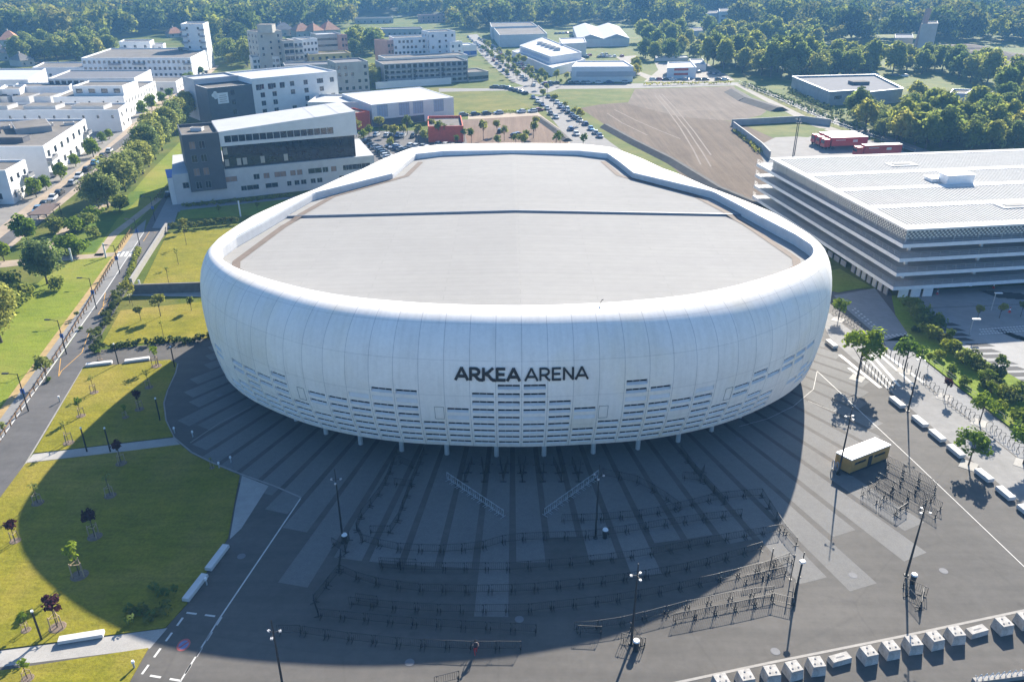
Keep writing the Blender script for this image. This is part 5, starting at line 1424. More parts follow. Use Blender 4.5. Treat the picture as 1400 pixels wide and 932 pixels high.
for k, uv, vt, l in (('young_tree', (220, 433), 401, 'garden tree in front of the retaining wall'), ('young_tree', (193, 439), 416, 'garden tree left of the retaining wall'), ('bare_sapling', (224, 462), 437, 'thin garden tree near the lower hedge'), ('bare_sapling', (255, 335), 308, 'thin tree at the top of the upper garden'), ('bare_sapling', (244, 362), 337, 'thin tree in the middle of the upper garden'),
                     ('bare_sapling', (231, 388), 362, 'thin tree low in the upper garden'), ('young_tree', (178, 415), 385, 'pale bush tree at the end of the white road wall'), ('young_tree', (262, 425), 405, 'reddish bush tree beside the arena at left'), ('young_tree', (254, 318), 296, 'yellow green tree at the dark hedge behind the arena'), ('bare_sapling', (182, 420), 400, 'thin tree beside the road hedge')):
    tpx(k, uv, vt, l, 'garden trees left of the arena', z=0.1)
for uv, l in (((300, 293), 'small young tree on the shaded strip below the grey office'), ((352, 288), 'small young tree on the shaded strip near the arena rim')): tpx('small_tree', uv, uv[1] - 13, l, 'young trees below the grey office', z=0.1)
def hedge(pts, w, h, label, m='leaf_hedge', leaf=0.23, n=40, name='hedge'):
    P = Gs(pts); rng = np.random.default_rng(len(label)); cl_ = []
    for i in range(len(P) - 1):
        d = P[i + 1] - P[i]; L = d.length; q = Vector((-d.y, d.x, 0)).normalized()
        k = max(2, int(L / 0.55))
        for j in range(k):
            p = P[i] + d * ((j + rng.random()) / k) + q * (w * (rng.random() - 0.5))
            r = 0.35 + 0.28 * rng.random()
            cl_.append((p.x - P[0].x, p.y - P[0].y, h * (0.35 + 0.5 * rng.random()), r))
    V, Q = leaf_cloud(rng, cl_, n, leaf)
    o = bpy.data.objects.new(name, np_mesh(name, V, Q, M[m])); COL.objects.link(o); o.location = P[0]; tag(o, label, 'hedge'); return o
hedge([(166, 398), (152, 430), (122, 478)], 2.2, 1.3, 'loose grey green hedge along the left road')
hedge([(124, 482), (175, 473), (230, 469), (287, 463)], 1.6, 1.2, 'hedge along the paved link to the left of the arena')
hedge([(230, 316), (280, 311), (325, 306)], 2.4, 1.9, 'dark clipped hedge above the upper garden', 'leaf_hedge', 0.26, 46)
hedge([(190, 340), (180, 372), (170, 392)], 0.8, 0.7, 'low weeds along the foot of the white road wall', 'leaf_broad')
hedge([(172, 836), (200, 832), (240, 824)], 5.5, 1.1, 'patch of dark shrubs in the shaded corner of the big lawn', 'leaf_broad', 0.22, 30, 'shrub_patch')
hedge([(168, 848), (188, 846), (205, 844), (220, 842), (235, 840)], 2.4, 0.9, 'lower patch of reddish shrubs in the shaded corner of the big lawn', 'leaf_hedge', 0.2, 26, 'shrub_patch')
for uv, vt, l in (((110, 451), 446, 'grass clump on the road divider'), ((67, 521), 515, 'dark shrub on the road divider')): tpx('light_shrub', uv, vt, l, None, cat='shrub')
for uv, vt, l in (((106, 436), 424, 'small street tree on the divider of the left road, upper'), ((65, 522), 483, 'leafy street tree on the divider of the left road'), ((3, 600), 575, 'street tree at the left photo edge by the road')): tpx('young_tree', uv, vt, l, 'trees on the divider of the left road', matname='leaf_willow')

# ---- park trees on the far left
W = [(148, 284, 232), (160, 268, 212), (135, 284, 233), (172, 262, 212), (185, 250, 200), (176, 250, 205), (196, 238, 188), (204, 228, 176), (192, 232, 185), (213, 218, 166), (222, 206, 158), (212, 208, 160), (232, 194, 150), (240, 184, 142), (250, 174, 138), (242, 176, 136), (258, 164, 130), (268, 152, 122), (276, 143, 116), (262, 156, 124), (284, 134, 112)]
WT = ['the street edge, lowest', 'the lawn edge, second from the low end', 'the parked cars, front of the row', 'the lawn edge, third from the low end', 'the lawn edge, lower middle', 'the street side, lower middle', 'the lawn edge, middle', 'the lawn edge, above the middle', 'the street side, middle', 'the lawn edge facing the white flats', 'the lawn edge, upper middle', 'the street side, upper middle',
      'the lawn beside the grey office', 'the lawn behind the grey office', 'the grey clinic wall, nearest', 'the street side before the grey clinic', 'the grey clinic wall, middle', 'the grey clinic wall, far', 'the far end of the row', 'the street side near the far end', 'the very end of the row by the white clinic']
for (u, v, vt), w in zip(W, WT): tpx('willow_tree', (u, v), vt - 5, 'grey green willow by ' + w, 'willows along the park street')
tpx('willow_tree', (65, 388), 322, 'large grey green willow standing alone on the park lawn')
tpx('willow_tree', (2, 468), 385, 'large willow cut by the left edge of the photo')
tpx('ash_tree', (38, 333), 292, 'bright green tree by the park street, near the small white flats', matname='leaf_plane')
tpx('ash_tree', (6, 357), 328, 'bright green tree cut by the left photo edge at the street', matname='leaf_plane')
for uv, vt, k, l in (((50, 270), 240, 'ash_tree', 'green street tree before the small white flats'), ((84, 246), 222, 'ash_tree', 'green street tree before the big white flats'), ((128, 215), 187, 'ash_tree', 'green street tree at the corner of the white flats'), ((196, 158), 138, 'ash_tree', 'street tree before the white flats with penthouse'),
                     ((208, 150), 128, 'ash_tree', 'street tree next to the penthouse flats, farther'), ((155, 178), 162, 'ash_tree', 'small street tree by the low white wing'), ((255, 112), 98, 'ash_tree', 'street tree at the foot of the long white slab'), ((275, 103), 90, 'ash_tree', 'street tree at the foot of the white tower')):
    tpx(k, uv, vt, l, 'street trees of the white estate', matname='leaf_plane')
for uv, vt, l in (((120, 312), 291, 'round bush by the park path, upper'), ((104, 318), 298, 'green reed bush by the park path'), ((90, 345), 322, 'bush above the path crossing, left'), ((108, 348), 328, 'bush above the path crossing, right'), ((128, 300), 283, 'round pale bush before the willows'), ((128, 325), 312, 'small bush on the yellow meadow'), ((164, 288), 268, 'dark bush under the lowest willow'),
                   ((12, 400), 372, 'dark bush by the path at the left edge, upper'), ((30, 410), 386, 'dark bush by the lone willow, left'), ((80, 395), 380, 'low bush by the lone willow, right'), ((20, 425), 398, 'dark bush by the path at the left edge, lower'), ((80, 318), 300, 'low bush by the parked car shed')):
    tpx('big_bush', uv, vt - 2, l, 'bushes in the park', cat='bush', matname='leaf_plane' if 'green' in l or 'pale' in l or 'crossing' in l else None)
# wooden fence along the cycle path
post_fence([(0, 604), (36, 552), (92, 468), (122, 418), (160, 352)], 'brown wooden post fence along the grass slope, lower stretch', 'wooden fences of the grass slope', 1.9, 1.0, 'fencewood', 'wooden_fence', 0.075, (0.75,))
post_fence([(163, 341), (181, 315)], 'brown wooden post fence along the grass slope, upper stretch', 'wooden fences of the grass slope', 1.6, 1.0, 'fencewood', 'wooden_fence', 0.075, (0.75,))
post_fence([(212, 275), (240, 244)], 'brown wooden post fence beside the sunny lawn below the grey office', 'wooden fences of the grass slope', 1.9, 1.0, 'fencewood', 'wooden_fence', 0.075, (0.75,))

# ---- street lamps on the left
M['banner'] = mat('blue banner', (0.06, 0.13, 0.40), 0.6, 0.1, 2.0)
LP = [((39, 562), 516, 'street lamp nearest on the left cycle path'), ((91, 484), 442, 'street lamp second from the left bottom, on the cycle path'), ((132, 422), 386, 'street lamp with blue banner below the zebra crossing'), ((164, 374), 341, 'street lamp with blue banner at the zebra crossing'), ((191, 335), 307, 'street lamp above the zebra crossing'), ((212, 302), 272, 'street lamp at the shade below the grey office')]
l0 = None
for i, (uv, vt, l) in enumerate(LP):
    p = G(*uv)
    if l0 is None:
        l0 = thing('street_lamp', l, 'street lamp', p, 0, 'street lamps of the left road')
        mb = MB(); mb.tube((0, 0, 0), (0, 0, 6.2), 0.1, 0.06, 8); mb.tube((0, 0, 6.05), (-1.5, 0, 6.25), 0.05, 0.04, 6); mb.build('pole', M['metal_dark'], l0, local=True)
        mb = MB(); mb.box((-1.7, 0, 6.17), (0.9, 0.32, 0.14)); mb.box((-1.7, 0, 6.13), (0.6, 0.22, 0.04), 0, 1); mb.build('lamp_head', [M['metal_dark'], M['lampglass']], l0, local=True)
        mb = MB(); mb.box((0.0, 0, 3.0), (0.62, 0.06, 0.75)); mb.build('banner', M['banner'], l0, local=True)
    else: dup(l0, p, random.uniform(-0.1, 0.1), l)
GL = [((151, 617), 591, 'garden lamp post where the path enters the shade'), ((162, 498), 472, 'garden lamp post between the two garden benches'), ((239, 502), 482, 'garden lamp post at the round corner of the upper lawn'), ((57, 874), 834, 'garden lamp post beside the long garden bench'), ((219, 575), 543, 'garden lamp post at the shaded edge of the upper lawn'), ((119, 617), 605, 'short garden lamp post on the path, left')]
g0 = None
for uv, vt, l in GL:
    p = G(*uv)
    if g0 is None:
        g0 = thing('garden_lamp', l, 'lamp post', p, 0, 'garden lamp posts')
        mb = MB(); mb.tube((0, 0, 0), (0, 0, 3.6), 0.1, 0.09, 8); mb.build('pole', M['metal_dark'], g0, local=True)
        mb = MB(); mb.tube((0, 0, 3.6), (0, 0, 3.78), 0.13, 0.12, 8); mb.build('lamp_head', M['lampglass'], g0, local=True)
    else: dup(g0, p, 0, l)
for uv, l in (((82, 549), 'white round path light on the kerb of the left road'), ((239, 592), 'white path light at the corner of the pale garden path'), ((184, 913), 'white column light at the bottom lawn corner'), ((300, 640), 'white path light at the plaza kerb'), ((283, 799), 'small blue-grey hydrant between the two dark benches'), ((264, 597), 'white path light inside the dark plaza, upper'), ((316, 632), 'white path light inside the dark plaza, lower')):
    t = thing('path_light', l, 'path light', G(*uv), 0, 'small white path lights')
    mb = MB(); mb.tube((0, 0, 0), (0, 0, 0.75), 0.09, 0.09, 8); mb.build('post', M['galv'], t, local=True)
    mb = MB(); mb.tube((0, 0, 0.75), (0, 0, 0.98), 0.16, 0.13, 8); mb.build('cap', M['white_metal'], t, local=True)
for uv, vt, l in (((145, 352), 333, 'tall white slab post at the path crossing'), ((99, 357), 340, 'slim pale post at the lower park path'), ((329, 296), 275, 'white post on the shaded strip below the grey office'), ((193, 399), 383, 'bright white post on the upper garden corner')):
    hh = hgt(uv, vt); mb = MB(); p = G(*uv); mb.box((0, 0, 0), (0.35, 0.12, hh)); mb.box((0, 0, hh), (0.38, 0.15, 0.06)); o = mb.build('white_post', M['white_metal']); o.location = p; tag(o, l, 'post', 'white posts')

# tan roofed shelter beside the estate street
A, B = G(55, 309), G(74, 293); d = (B - A).normalized(); q = Vector((d.y, -d.x, 0)) * 2.2
t = thing('street_shelter', 'long brown roofed shelter on the pavement of the estate street', 'shelter', (A + B) / 2)
mb = MB(); mb.prism([(A - q)[:2], (B - q)[:2], (B + q)[:2], (A + q)[:2]], 2.7, 2.9); mb.build('roof', mat('brown shelter roof', (0.12, 0.085, 0.07), 0.9, 0.12, 1.0), t)
for f in (0.04, 0.5, 0.96):
    for s_ in (-0.85, 0.85):
        p = A.lerp(B, f) + q * s_; mb = MB(); mb.box((p.x, p.y, 0), (0.14, 0.14, 2.69)); mb.build('post', M['metal_dark'], t)

# ================================================================ BUILDINGS
M['wwall'] = mat('white render', (0.66, 0.655, 0.64), 0.75, 0.05, 0.5, (0.06, 0.06))
M['wwall2'] = mat('off white render', (0.58, 0.56, 0.53), 0.75, 0.06, 0.5, (0.06, 0.06))
M['podium'] = mat('pale fair faced concrete', (0.50, 0.495, 0.485), 0.8, 0.08, 0.5, (0.08, 0.08))
M['gwall'] = mat('dark grey cladding', (0.085, 0.092, 0.105), 0.6, 0.10, 0.5)
M['cwall'] = mat('raw grey concrete wall', (0.33, 0.325, 0.315), 0.8, 0.10, 0.4, (0.05, 0.1))
M['bwall'] = mat('beige concrete wall', (0.42, 0.385, 0.33), 0.8, 0.08, 0.4)
M['ywall'] = mat('ochre yellow wall', (0.46, 0.36, 0.15), 0.8, 0.1, 0.4)
M['rwall'] = mat('red metal cladding', (0.52, 0.085, 0.040), 0.65, 0.12, 1.2)
M['pinkwall'] = mat('pink grey wall', (0.40, 0.25, 0.21), 0.8, 0.1, 0.4)
M['flatroof'] = mat('gravel flat roof', (0.175, 0.16, 0.142), 0.95, 0.14, 0.6, (0.1, 0.14), spec=0.05)
M['lightroof'] = mat('pale metal roof', (0.40, 0.405, 0.415), 0.85, 0.07, 0.3, spec=0.15)
M['greyroof'] = mat('grey roofing felt', (0.12, 0.12, 0.13), 0.95, 0.12, 0.4)
M['tileroof'] = mat('orange clay tiles', (0.36, 0.17, 0.09), 0.85, 0.2, 0.8)
M['limewall'] = mat('lime green panel', (0.32, 0.46, 0.03), 0.6, 0.1, 0.4)
M['palewin'] = mat('pale blue glazing', (0.36, 0.42, 0.52), 0.5, 0.1, 0.8)
M['blind'] = mat('rust coloured blind', (0.30, 0.20, 0.15), 0.7, 0.2, 0.8)
M['frame'] = mat('grey window frame', (0.24, 0.24, 0.25), 0.5, 0.1, 1.0)
M['signwhite'] = mat('white sign panel', (0.66, 0.67, 0.68), 0.5, 0.05, 1.0)
def balcony(root, p, d, n, w, z, dep=1.6, m='frame'):
    """slab with a railing, p = wall point, d along the wall, n outward"""
    mb = MB(); a = math.atan2(d.y, d.x); c = p + n * dep / 2
    mb.box((c.x, c.y, z), (w, dep, 0.18), a, 1)
    for s in (-1, 1):
        q = p + d * (s * (w / 2 - 0.04)) + n * dep / 2; mb.box((q.x, q.y, z + 0.19), (0.06, dep - 0.1, 0.95), a)
    q = p + n * (dep - 0.05); mb.box((q.x, q.y, z + 0.19), (w - 0.1, 0.06, 0.95), a)
    mb.build('balcony', [M[m], M['wwall2']], root)
def shift(p, d, a): return Vector((p[0] + d[0] * a, p[1] + d[1] * a))
def flats(name, label, near, far, vtop, left, wm='wwall', rm='flatroof', front=None, side=None, fl=3.1, group=None, ldir=(-1.0, -0.03), base_z=0.6, flo=None, cat='apartment block', gm=None, depth=None, h=None, balc=()):
    """near/far = ground pixels of the visible right-hand side wall, left = length of the camera-facing wall"""
    A, B = G(*near), G(*far)
    if depth:
        B = A + (B - A).normalized() * depth
    h = h or hgt(near, vtop)
    ld = Vector(ldir).normalized(); FL = A.to_2d() + ld * left; BL = B.to_2d() + ld * left
    n = flo or max(1, int((h - base_z) / fl)); lev = [base_z + 0.7 + k * (h - base_z - 0.3) / n for k in range(n)]
    wins = {}
    if front: wins[0] = grid(left, front[0], lev[front[3] if len(front) > 3 else 0:], front[1], front[2])
    Ls = (B - A).length
    if side: wins[1] = grid(Ls, side[0], lev[side[3] if len(side) > 3 else 0:], side[1], side[2])
    r = building(name, label, [FL, A.to_2d(), B.to_2d(), BL], h, M[wm], M[rm], wins, cat, group, gm=gm)
    d = (B - A).to_2d().normalized(); nn = Vector((d.y, -d.x)); fd = -ld; fn = Vector((fd.y, -fd.x))
    for where, f, lvls, w in balc:
        for k in [q for q in lvls if q < len(lev)]:
            if where == 's': balcony(r, A.to_2d() + d * (Ls * f), d, nn, w, lev[k] - 0.75)
            else: balcony(r, FL + fd * (left * f), fd, fn, w, lev[k] - 0.75)
    return r, A.to_2d(), B.to_2d(), FL, BL, h
def roofbox(r, p, size, z, rz=0.0, m='wwall2', name='roof_unit'):
    mb = MB(); mb.box((p[0], p[1], z), size, rz); mb.box((p[0], p[1], z + size[2]), (size[0] + 0.2, size[1] + 0.2, 0.1), rz); mb.box((p[0], p[1], z + size[2] + 0.1), (max(0.3, size[0] - 0.3), max(0.3, size[1] - 0.3), 0.05), rz, 1); mb.build(name, [M[m], M['flatroof']], r)

# ---- white estate on the left
r, A, B, FL, BL, h = flats('apartment_block', 'small white flats at the left edge, nearest to the camera', (20, 279), (46, 262), 233, 30, front=(4, 2.2, 1.6), side=(3, 1.6, 1.5), balc=(('f', .8, (0, 1), 5.0), ('s', .82, (0, 1, 2), 4.0)))
roofbox(r, (A + FL) / 2 + Vector((0, 8)), (6, 4, 1.2), h - 0.6, 0.3)
r, A, B, FL, BL, h = flats('apartment_block', 'long white flats with square windows and a weathered grey roof, second from the camera', (70, 243), (125, 200), 200, 60, front=None, side=(7, 2.4, 2.0), balc=(('s', .06, (0, 1), 6.0), ('s', .93, (0, 1), 4.0)))
roofbox(r, (A + B) / 2 + Vector((-14, 6)), (10, 14, 1.8), h - 0.6, 0.6, 'cwall'); roofbox(r, (A + B) / 2 + Vector((-30, 3)), (12, 16, 1.4), h - 0.6, 0.6, 'greyroof'); roofbox(r, A + Vector((-30, 9)), (40, 4, 1.5), h - 0.6, 0.02, 'greyroof')
for k in range(6): roofbox(r, (A + B) / 2 + Vector((-6 - k * 6, 14 - k * 2)), (3, 2, 0.8), h - 0.6, 0.6)
r, A, B, FL, BL, h = flats('apartment_block', 'low long white wing with small windows and terraces, before the penthouse flats', (168, 180), (177, 172), 150, 75, depth=16, front=(14, 0.9, 1.1, 1), side=(2, 2.0, 1.6))
for k in range(4): roofbox(r, FL + Vector((8 + k * 18, 9)), (12, 7, 1.3), h - 0.6, 0.0)
r, A, B, FL, BL, h = flats('apartment_block', 'white flats with a terraced penthouse and tall narrow windows', (175, 162), (217, 138), 132, 28, front=(5, 0.8, 1.7, 1), side=(11, 1.0, 1.9))
c = (FL * 0.55 + B * 0.45)
pr = rect(FL + Vector((6, 5)), A + Vector((-2, 5)), 16); rr = building('wall', 'x', pr, h + 3.4, M['wwall'], M['flatroof'], {0: grid((pr[1] - pr[0]).length, 4, [h + 0.6], 2.6, 1.7)}, z0=h - 0.6, root=r)
r, A, B, FL, BL, h = flats('apartment_block', 'white flats with blank pale wall right behind the lime striped flats', (101, 146), (106, 140), 118, 24, depth=12)
r, A, B, FL, BL, h = flats('apartment_block', 'grey flats with long stacked balconies, behind the blank pale wall', (190, 140), (212, 126), 107, 38, wm='wwall2', rm='greyroof', front=(14, 2.0, 1.8), balc=(('f', .25, (0, 1, 2, 3), 13), ('f', .65, (0, 1, 2, 3), 13)))
r, A, B, FL, BL, h = flats('apartment_block', 'pale flats with lime green and yellow panels at the left edge', (46, 140), (69, 122), 109, 42, wm='wwall2', rm='lightroof', front=(8, 1.6, 1.5), side=(6, 1.2, 1.6))
for f, z in ((0.6, 5.5), (0.98, 1.5)):
    q = FL.lerp(A, f); mb = MB(); mb.box((q.x, q.y - 0.1, z), (3.2, 0.2, 4.6)); mb.build('lime_panel', M['limewall'], r)
r, A, B, FL, BL, h = flats('apartment_block', 'narrow white house with brown terrace, before the lime striped flats', (34, 152), (40, 147), 122, 9, depth=14, side=(4, 1.0, 1.5), front=(2, 2.2, 1.6))
r, A, B, FL, BL, h = flats('apartment_block', 'row of small white stepped houses between the lime striped flats and the low wing', (76, 156), (84, 150), 141, 45, depth=18, front=(8, 1.0, 1.2), rm='lightroof')
for k in range(3): roofbox(r, A + Vector((-6 - k * 9, 8)), (7, 9, 2.6), h - 0.6)
r, A, B, FL, BL, h = flats('apartment_block', 'white flats at the left edge with dark recessed balconies', (-2, 158), (18, 146), 128, 20, front=(3, 3, 1.8), side=(4, 1.4, 1.6))
r, A, B, FL, BL, h = flats('apartment_block', 'low beige roofed flats behind the grey balcony flats', (152, 108), (160, 102), 92, 40, depth=24, front=(7, 1.5, 1.4), rm='flatroof')
r, A, B, FL, BL, h = flats('apartment_block', 'long white slab with scattered dark windows leading to the white tower', (265, 108), (291, 92), 79, 57, front=(22, 1.4, 1.5), side=(10, 1.1, 1.8), rm='flatroof', balc=(('f', .3, (0, 1, 2), 6), ('f', .52, (0, 1, 2), 6), ('f', .97, (0, 2), 4)))
roofbox(r, FL.lerp(B, 0.8) + Vector((0, 3)), (10, 6, 1.5), h - 0.6, 0.5, 'greyroof')
r, A, B, FL, BL, h = flats('apartment_block', 'tall white tower with dark corner balconies, highest of the estate', (287, 95), (294, 90), 33, 12.5, front=(2, 1.2, 1.3, 3), side=(3, 1.5, 1.7), balc=(('f', .08, tuple(range(3, 11)), 3), ('f', .92, tuple(range(3, 11)), 3)))
r, A, B, FL, BL, h = flats('apartment_block', 'white pair of cube flats rising behind the long white slab', (210, 88), (213, 86), 57, 18, depth=14, front=(3, 1.6, 1.6), side=(3, 1.3, 1.5), balc=(('f', .1, (2, 3, 4), 4),))
r, A, B, FL, BL, h = flats('apartment_block', 'smaller white cube flats beside the pair behind the long slab', (227, 86), (231, 83), 61, 9, depth=10, front=(2, 1.6, 1.4), side=(2, 1.3, 1.4))
r, A, B, FL, BL, h = flats('apartment_block', 'low white flats behind the willows at the street bend', (243, 128), (252, 122), 112, 24, depth=20, front=(5, 1.5, 1.4), side=(4, 1.3, 1.5), rm='flatroof')

# ---- white and dark grey office beside the arena
A0, A1 = G(249, 279), G(380, 264.6); od = (A1 - A0).to_2d().normalized(); on = Vector((od.y, -od.x)); ob = -on
def op(s, back=0.0): return A0.to_2d() + od * s + ob * back
def s_at(u, z, back=0.0):
    lo, hi = -20.0, 140.0
    for _ in range(50):
        m = (lo + hi) / 2; p = op(m, back)
        if proj((p.x, p.y, z))[0] < u: lo = m
        else: hi = m
    return lo
def z_at(s, v, back=0.0):
    Y = op(s, back).y; y = (466.0 - v) / FOC
    return H - Y * (SP - y * CP) / (CP + y * SP)
s1 = s_at(308, 6); zp = z_at(s1, 232.0); sE = s_at(511, zp); sG0 = s_at(263, zp); 
off = thing('office_building', 'white and dark grey office building with a long dark glass band, beside the arena', 'office building', (*op(40, 11), 0))
zt = z_at(s1, 180.5); zg1 = z_at(s1, 200.5)
# podium
rn = random.Random(3)
w1 = []
for k, f in enumerate((.27, .40, .45, .52, .585, .62, .70, .755, .80, .865, .90, .94, .975)):
    s = sE * f; ww = (3.6, 1.6, 1.6, 3.2, 1.5, 1.5, 3.8, 1.6, 1.6, 1.6, 3.4, 1.6, 2.6)[k]; w1.append((s - ww / 2, s + ww / 2, zp * 0.56, zp * 0.56 + 1.5))
for k, f in enumerate((.33, .375, .47, .56, .60, .635, .685, .72, .84, .90)):
    s = sE * f; ww = (1.5, 3.2, 3.4, 1.2, 1.4, 1.5, 1.4, 1.5, 1.6, 1.6)[k]; w1.append((s - ww / 2, s + ww / 2, zp * 0.22, zp * 0.22 + 1.35))
w1.append((2.2, 3.8, zp * 0.5, zp * 0.5 + 1.6))
wm = MB(); foot = [op(-1.2), op(sE), op(sE + 2, 24), op(0.5, 24)]
fr = facade(wm, foot[0], foot[1], 0, zp, w1)
fr2 = facade(wm, foot[1], foot[2], 0, zp, [(4, 6, 2, 4)]); facade(wm, foot[2], foot[3], 0, zp, []); facade(wm, foot[3], foot[0], 0, zp, [])
wm.build('podium_wall', M['podium'], off)
mb = MB(); mb.poly([(p.x, p.y, zp) for p in foot]); mb.build('podium_roof', M['lightroof'], off)
for k, f in enumerate(fr): window(f, off, M['blind'] if k in (0, 2, 3, 4, 5, 8) else M['glass'], M['frame'], 1)
# dark grey block, standing proud of the podium
sb0, sb1 = s_at(262, 2.5), s1
zlow = 3.0
wn_ = []
for j, z in enumerate((zlow + 0.6, zlow + 4.1, zlow + 7.6, zlow + 11.1)):
    for i, f in enumerate((.16, .42)): wn_.append(((sb1 - sb0) * f, (sb1 - sb0) * f + 1.5, z, z + 2.0))
wm = MB(); q = [op(sb0, -0.5), op(sb1, -0.5), op(sb1, 15), op(sb0, 15)]
fr = facade(wm, q[0], q[1], zlow, zt, wn_); facade(wm, q[1], q[2], zlow, zt, []); facade(wm, q[2], q[3], zlow, zt, []); facade(wm, q[3], q[0], zlow, zt, [])
wm.poly([(p.x, p.y, zlow) for p in reversed(q)])
for i in range(4):
    a, b = q[i], q[(i + 1) % 4]; c = sum(q, Vector((0, 0))) / 4
    ai, bi = a + (c - a) * 0.05, b + (c - b) * 0.05
    wm.poly([(a.x, a.y, zt), (b.x, b.y, zt), (bi.x, bi.y, zt), (ai.x, ai.y, zt)]); wm.poly([(ai.x, ai.y, zt), (bi.x, bi.y, zt), (bi.x, bi.y, zt - 0.7), (ai.x, ai.y, zt - 0.7)])
wm.build('grey_block', M['gwall'], off)
mb = MB(); mb.poly([(p.x, p.y, zt - 0.7) for p in q]); mb.build('grey_block_roof', M['flatroof'], off)
roofbox(off, op((sb0 + sb1) / 2, 8), (3, 2, 0.8), zt - 0.7)
for k, f in enumerate(fr): window(f, off, M['blind'] if k in (2, 3, 6) else M['glass'], M['frame'], 1)
# white upper volume with a row of square windows
sU = s_at(487, zg1 + 2); LU = sU - sb1
wU = [(1.2 + (LU - 9.5) * k / 15.0, 1.2 + (LU - 9.5) * k / 15.0 + 1.75, zg1 + 0.9, zg1 + 2.7) for k in range(16)]
zt2 = z_at(sU, 152); zt2 = max(zt2, zt)
wm = MB(); q = [op(sb1 + 0.02, -0.3), op(sU, -0.3), op(sU, 17), op(sb1 + 0.02, 17)]
fr = facade(wm, q[0], q[1], zg1, zt, wU); facade(wm, q[1], q[2], zg1, zt, []); facade(wm, q[2], q[3], zg1, zt, []); facade(wm, q[3], q[0], zg1, zt, [])
wm.poly([(p.x, p.y, zg1) for p in reversed(q)])
if zt2 > zt + 0.05:
    wm.poly([(q[0].x, q[0].y, zt), (q[1].x, q[1].y, zt), (q[1].x, q[1].y, zt2)]); wm.poly([(q[1].x, q[1].y, zt), (q[2].x, q[2].y, zt), (q[2].x, q[2].y, zt2), (q[1].x, q[1].y, zt2)]); wm.poly([(q[2].x, q[2].y, zt), (q[3].x, q[3].y, zt), (q[2].x, q[2].y, zt2)])
wm.build('upper_wall', M['wwall'], off)
mb = MB(); mb.poly([(q[0].x, q[0].y, zt + 0.01), (q[1].x, q[1].y, zt2 + 0.01), (q[2].x, q[2].y, zt2 + 0.01), (q[3].x, q[3].y, zt + 0.01)])
for f in (0.70, 0.88):
    a, b = q[0].lerp(q[1], f), q[3].lerp(q[2], f); z = zt + (zt2 - zt) * f + 0.05; mb.strip([(a.x, a.y, z), (b.x, b.y, z)], 0.5)
mb.build('upper_roof', M['lightroof'], off)
for f in fr: window(f, off, M['glass'], M['frame'], 0)
# dark glass band between podium and upper volume
gb = MB(); s = sb1 + 0.3; hb = zg1 - zp
p0, p1 = op(s, 0.9), op(sU - 0.6, 0.9); p2 = op(sU - 0.6, 16)
gb.poly([(p0.x, p0.y, zp), (p1.x, p1.y, zp), (p1.x, p1.y, zg1), (p0.x, p0.y, zg1)]); gb.poly([(p1.x, p1.y, zp), (p2.x, p2.y, zp), (p2.x, p2.y, zg1), (p1.x, p1.y, zg1)])
gb.build('glass_band', M['glass'], off)
gb = MB(); L = (p1 - p0).length; n = int(L / 1.5); a = math.atan2(od.y, od.x)
for k in range(n + 1):
    p = p0.lerp(p1, k / n) - ob * 0.06; gb.box((p.x, p.y, zp), (0.06, 0.10, hb), a)
for f in (0.06, 0.47, 0.53): 
    p = p0.lerp(p1, 0.5) - ob * 0.07; gb.box((p.x, p.y, zp + hb * f), (L, 0.14, 0.14), a)
gb.build('mullions', M['metal_dark'], off)
gb = MB()
for k in range(n):
    if rn.random() < 0.34 and k < n * 0.45 or rn.random() < 0.05:
        for j in (0, 1):
            if rn.random() < 0.7:
                p = p0.lerp(p1, (k + 0.5) / n) - ob * 0.02; gb.box((p.x, p.y, zp + hb * (0.1 + 0.5 * j)), (1.1, 0.03, hb * 0.3), a)
gb.build('blinds', M['bwall'], off)
# blue roofed side entrance on the left
mb = MB(); q0 = op(-2.5, 1.0); mb.box((q0.x, q0.y + 4, 0), (3.0, 9.0, zp * 0.9), a, 0); mb.box((q0.x, q0.y + 4, zp * 0.9), (3.2, 9.2, 0.25), a, 1); mb.build('side_entrance', [M['wwall'], M['banner']], off)
sheet('office_path', [(243, 290), (420, 270), (420, 267), (300, 277), (250, 281), (225, 310), (236, 312)], M['bluepave'], 6)
sheet('office_forecourt', [(250, 281), (225, 312), (208, 312), (237, 255), (247, 262)], M['bluepave'], 5)
hedge([(250, 283), (330, 276), (400, 269)], 1.2, 0.9, 'dark low hedge along the foot of the grey office', 'leaf_broad')

# ---- clinic behind it: dark block with sign, white block with small windows
Bl, Br_, Bm = G(291, 172), G(465, 150), G(350, 164)
hN = hgt((465, 150), 97)
hG = hgt((291, 172), 121)
dG = (Br_ - Bl).to_2d().normalized(); nG = Vector((dG.y, -dG.x))
sgm = (Bm - Bl).to_2d().dot(dG); Lall = (Br_ - Bl).length
bA, bB, bC = Bl.to_2d(), Bl.to_2d() + dG * sgm, Br_.to_2d()
wlist = []
for j, z in enumerate((2.0, 5.2, 8.4, 11.6)):
    for x, ok in ((3, 1), (8, 1), (16, j != 1), (22, 1), (28, j != 2), (Lall - sgm - 8.5, 1), (34, j % 2)):
        if ok: wlist.append((x, x + 1.9, z, z + 1.9))
for x in (1.5, 6.5, 11.5): wlist.append((x, x + 2.2, hN - 4.6, hN - 2.4))
building('clinic', 'large white block with small scattered square windows, behind the grey office', [bB, bC, bC - nG * 26, bB - nG * 26], hN, M['wwall'], M['lightroof'], {0: wlist, 1: grid(26, 4, (3, 7, 11), 1.6, 1.8)}, fm=M['frame'])
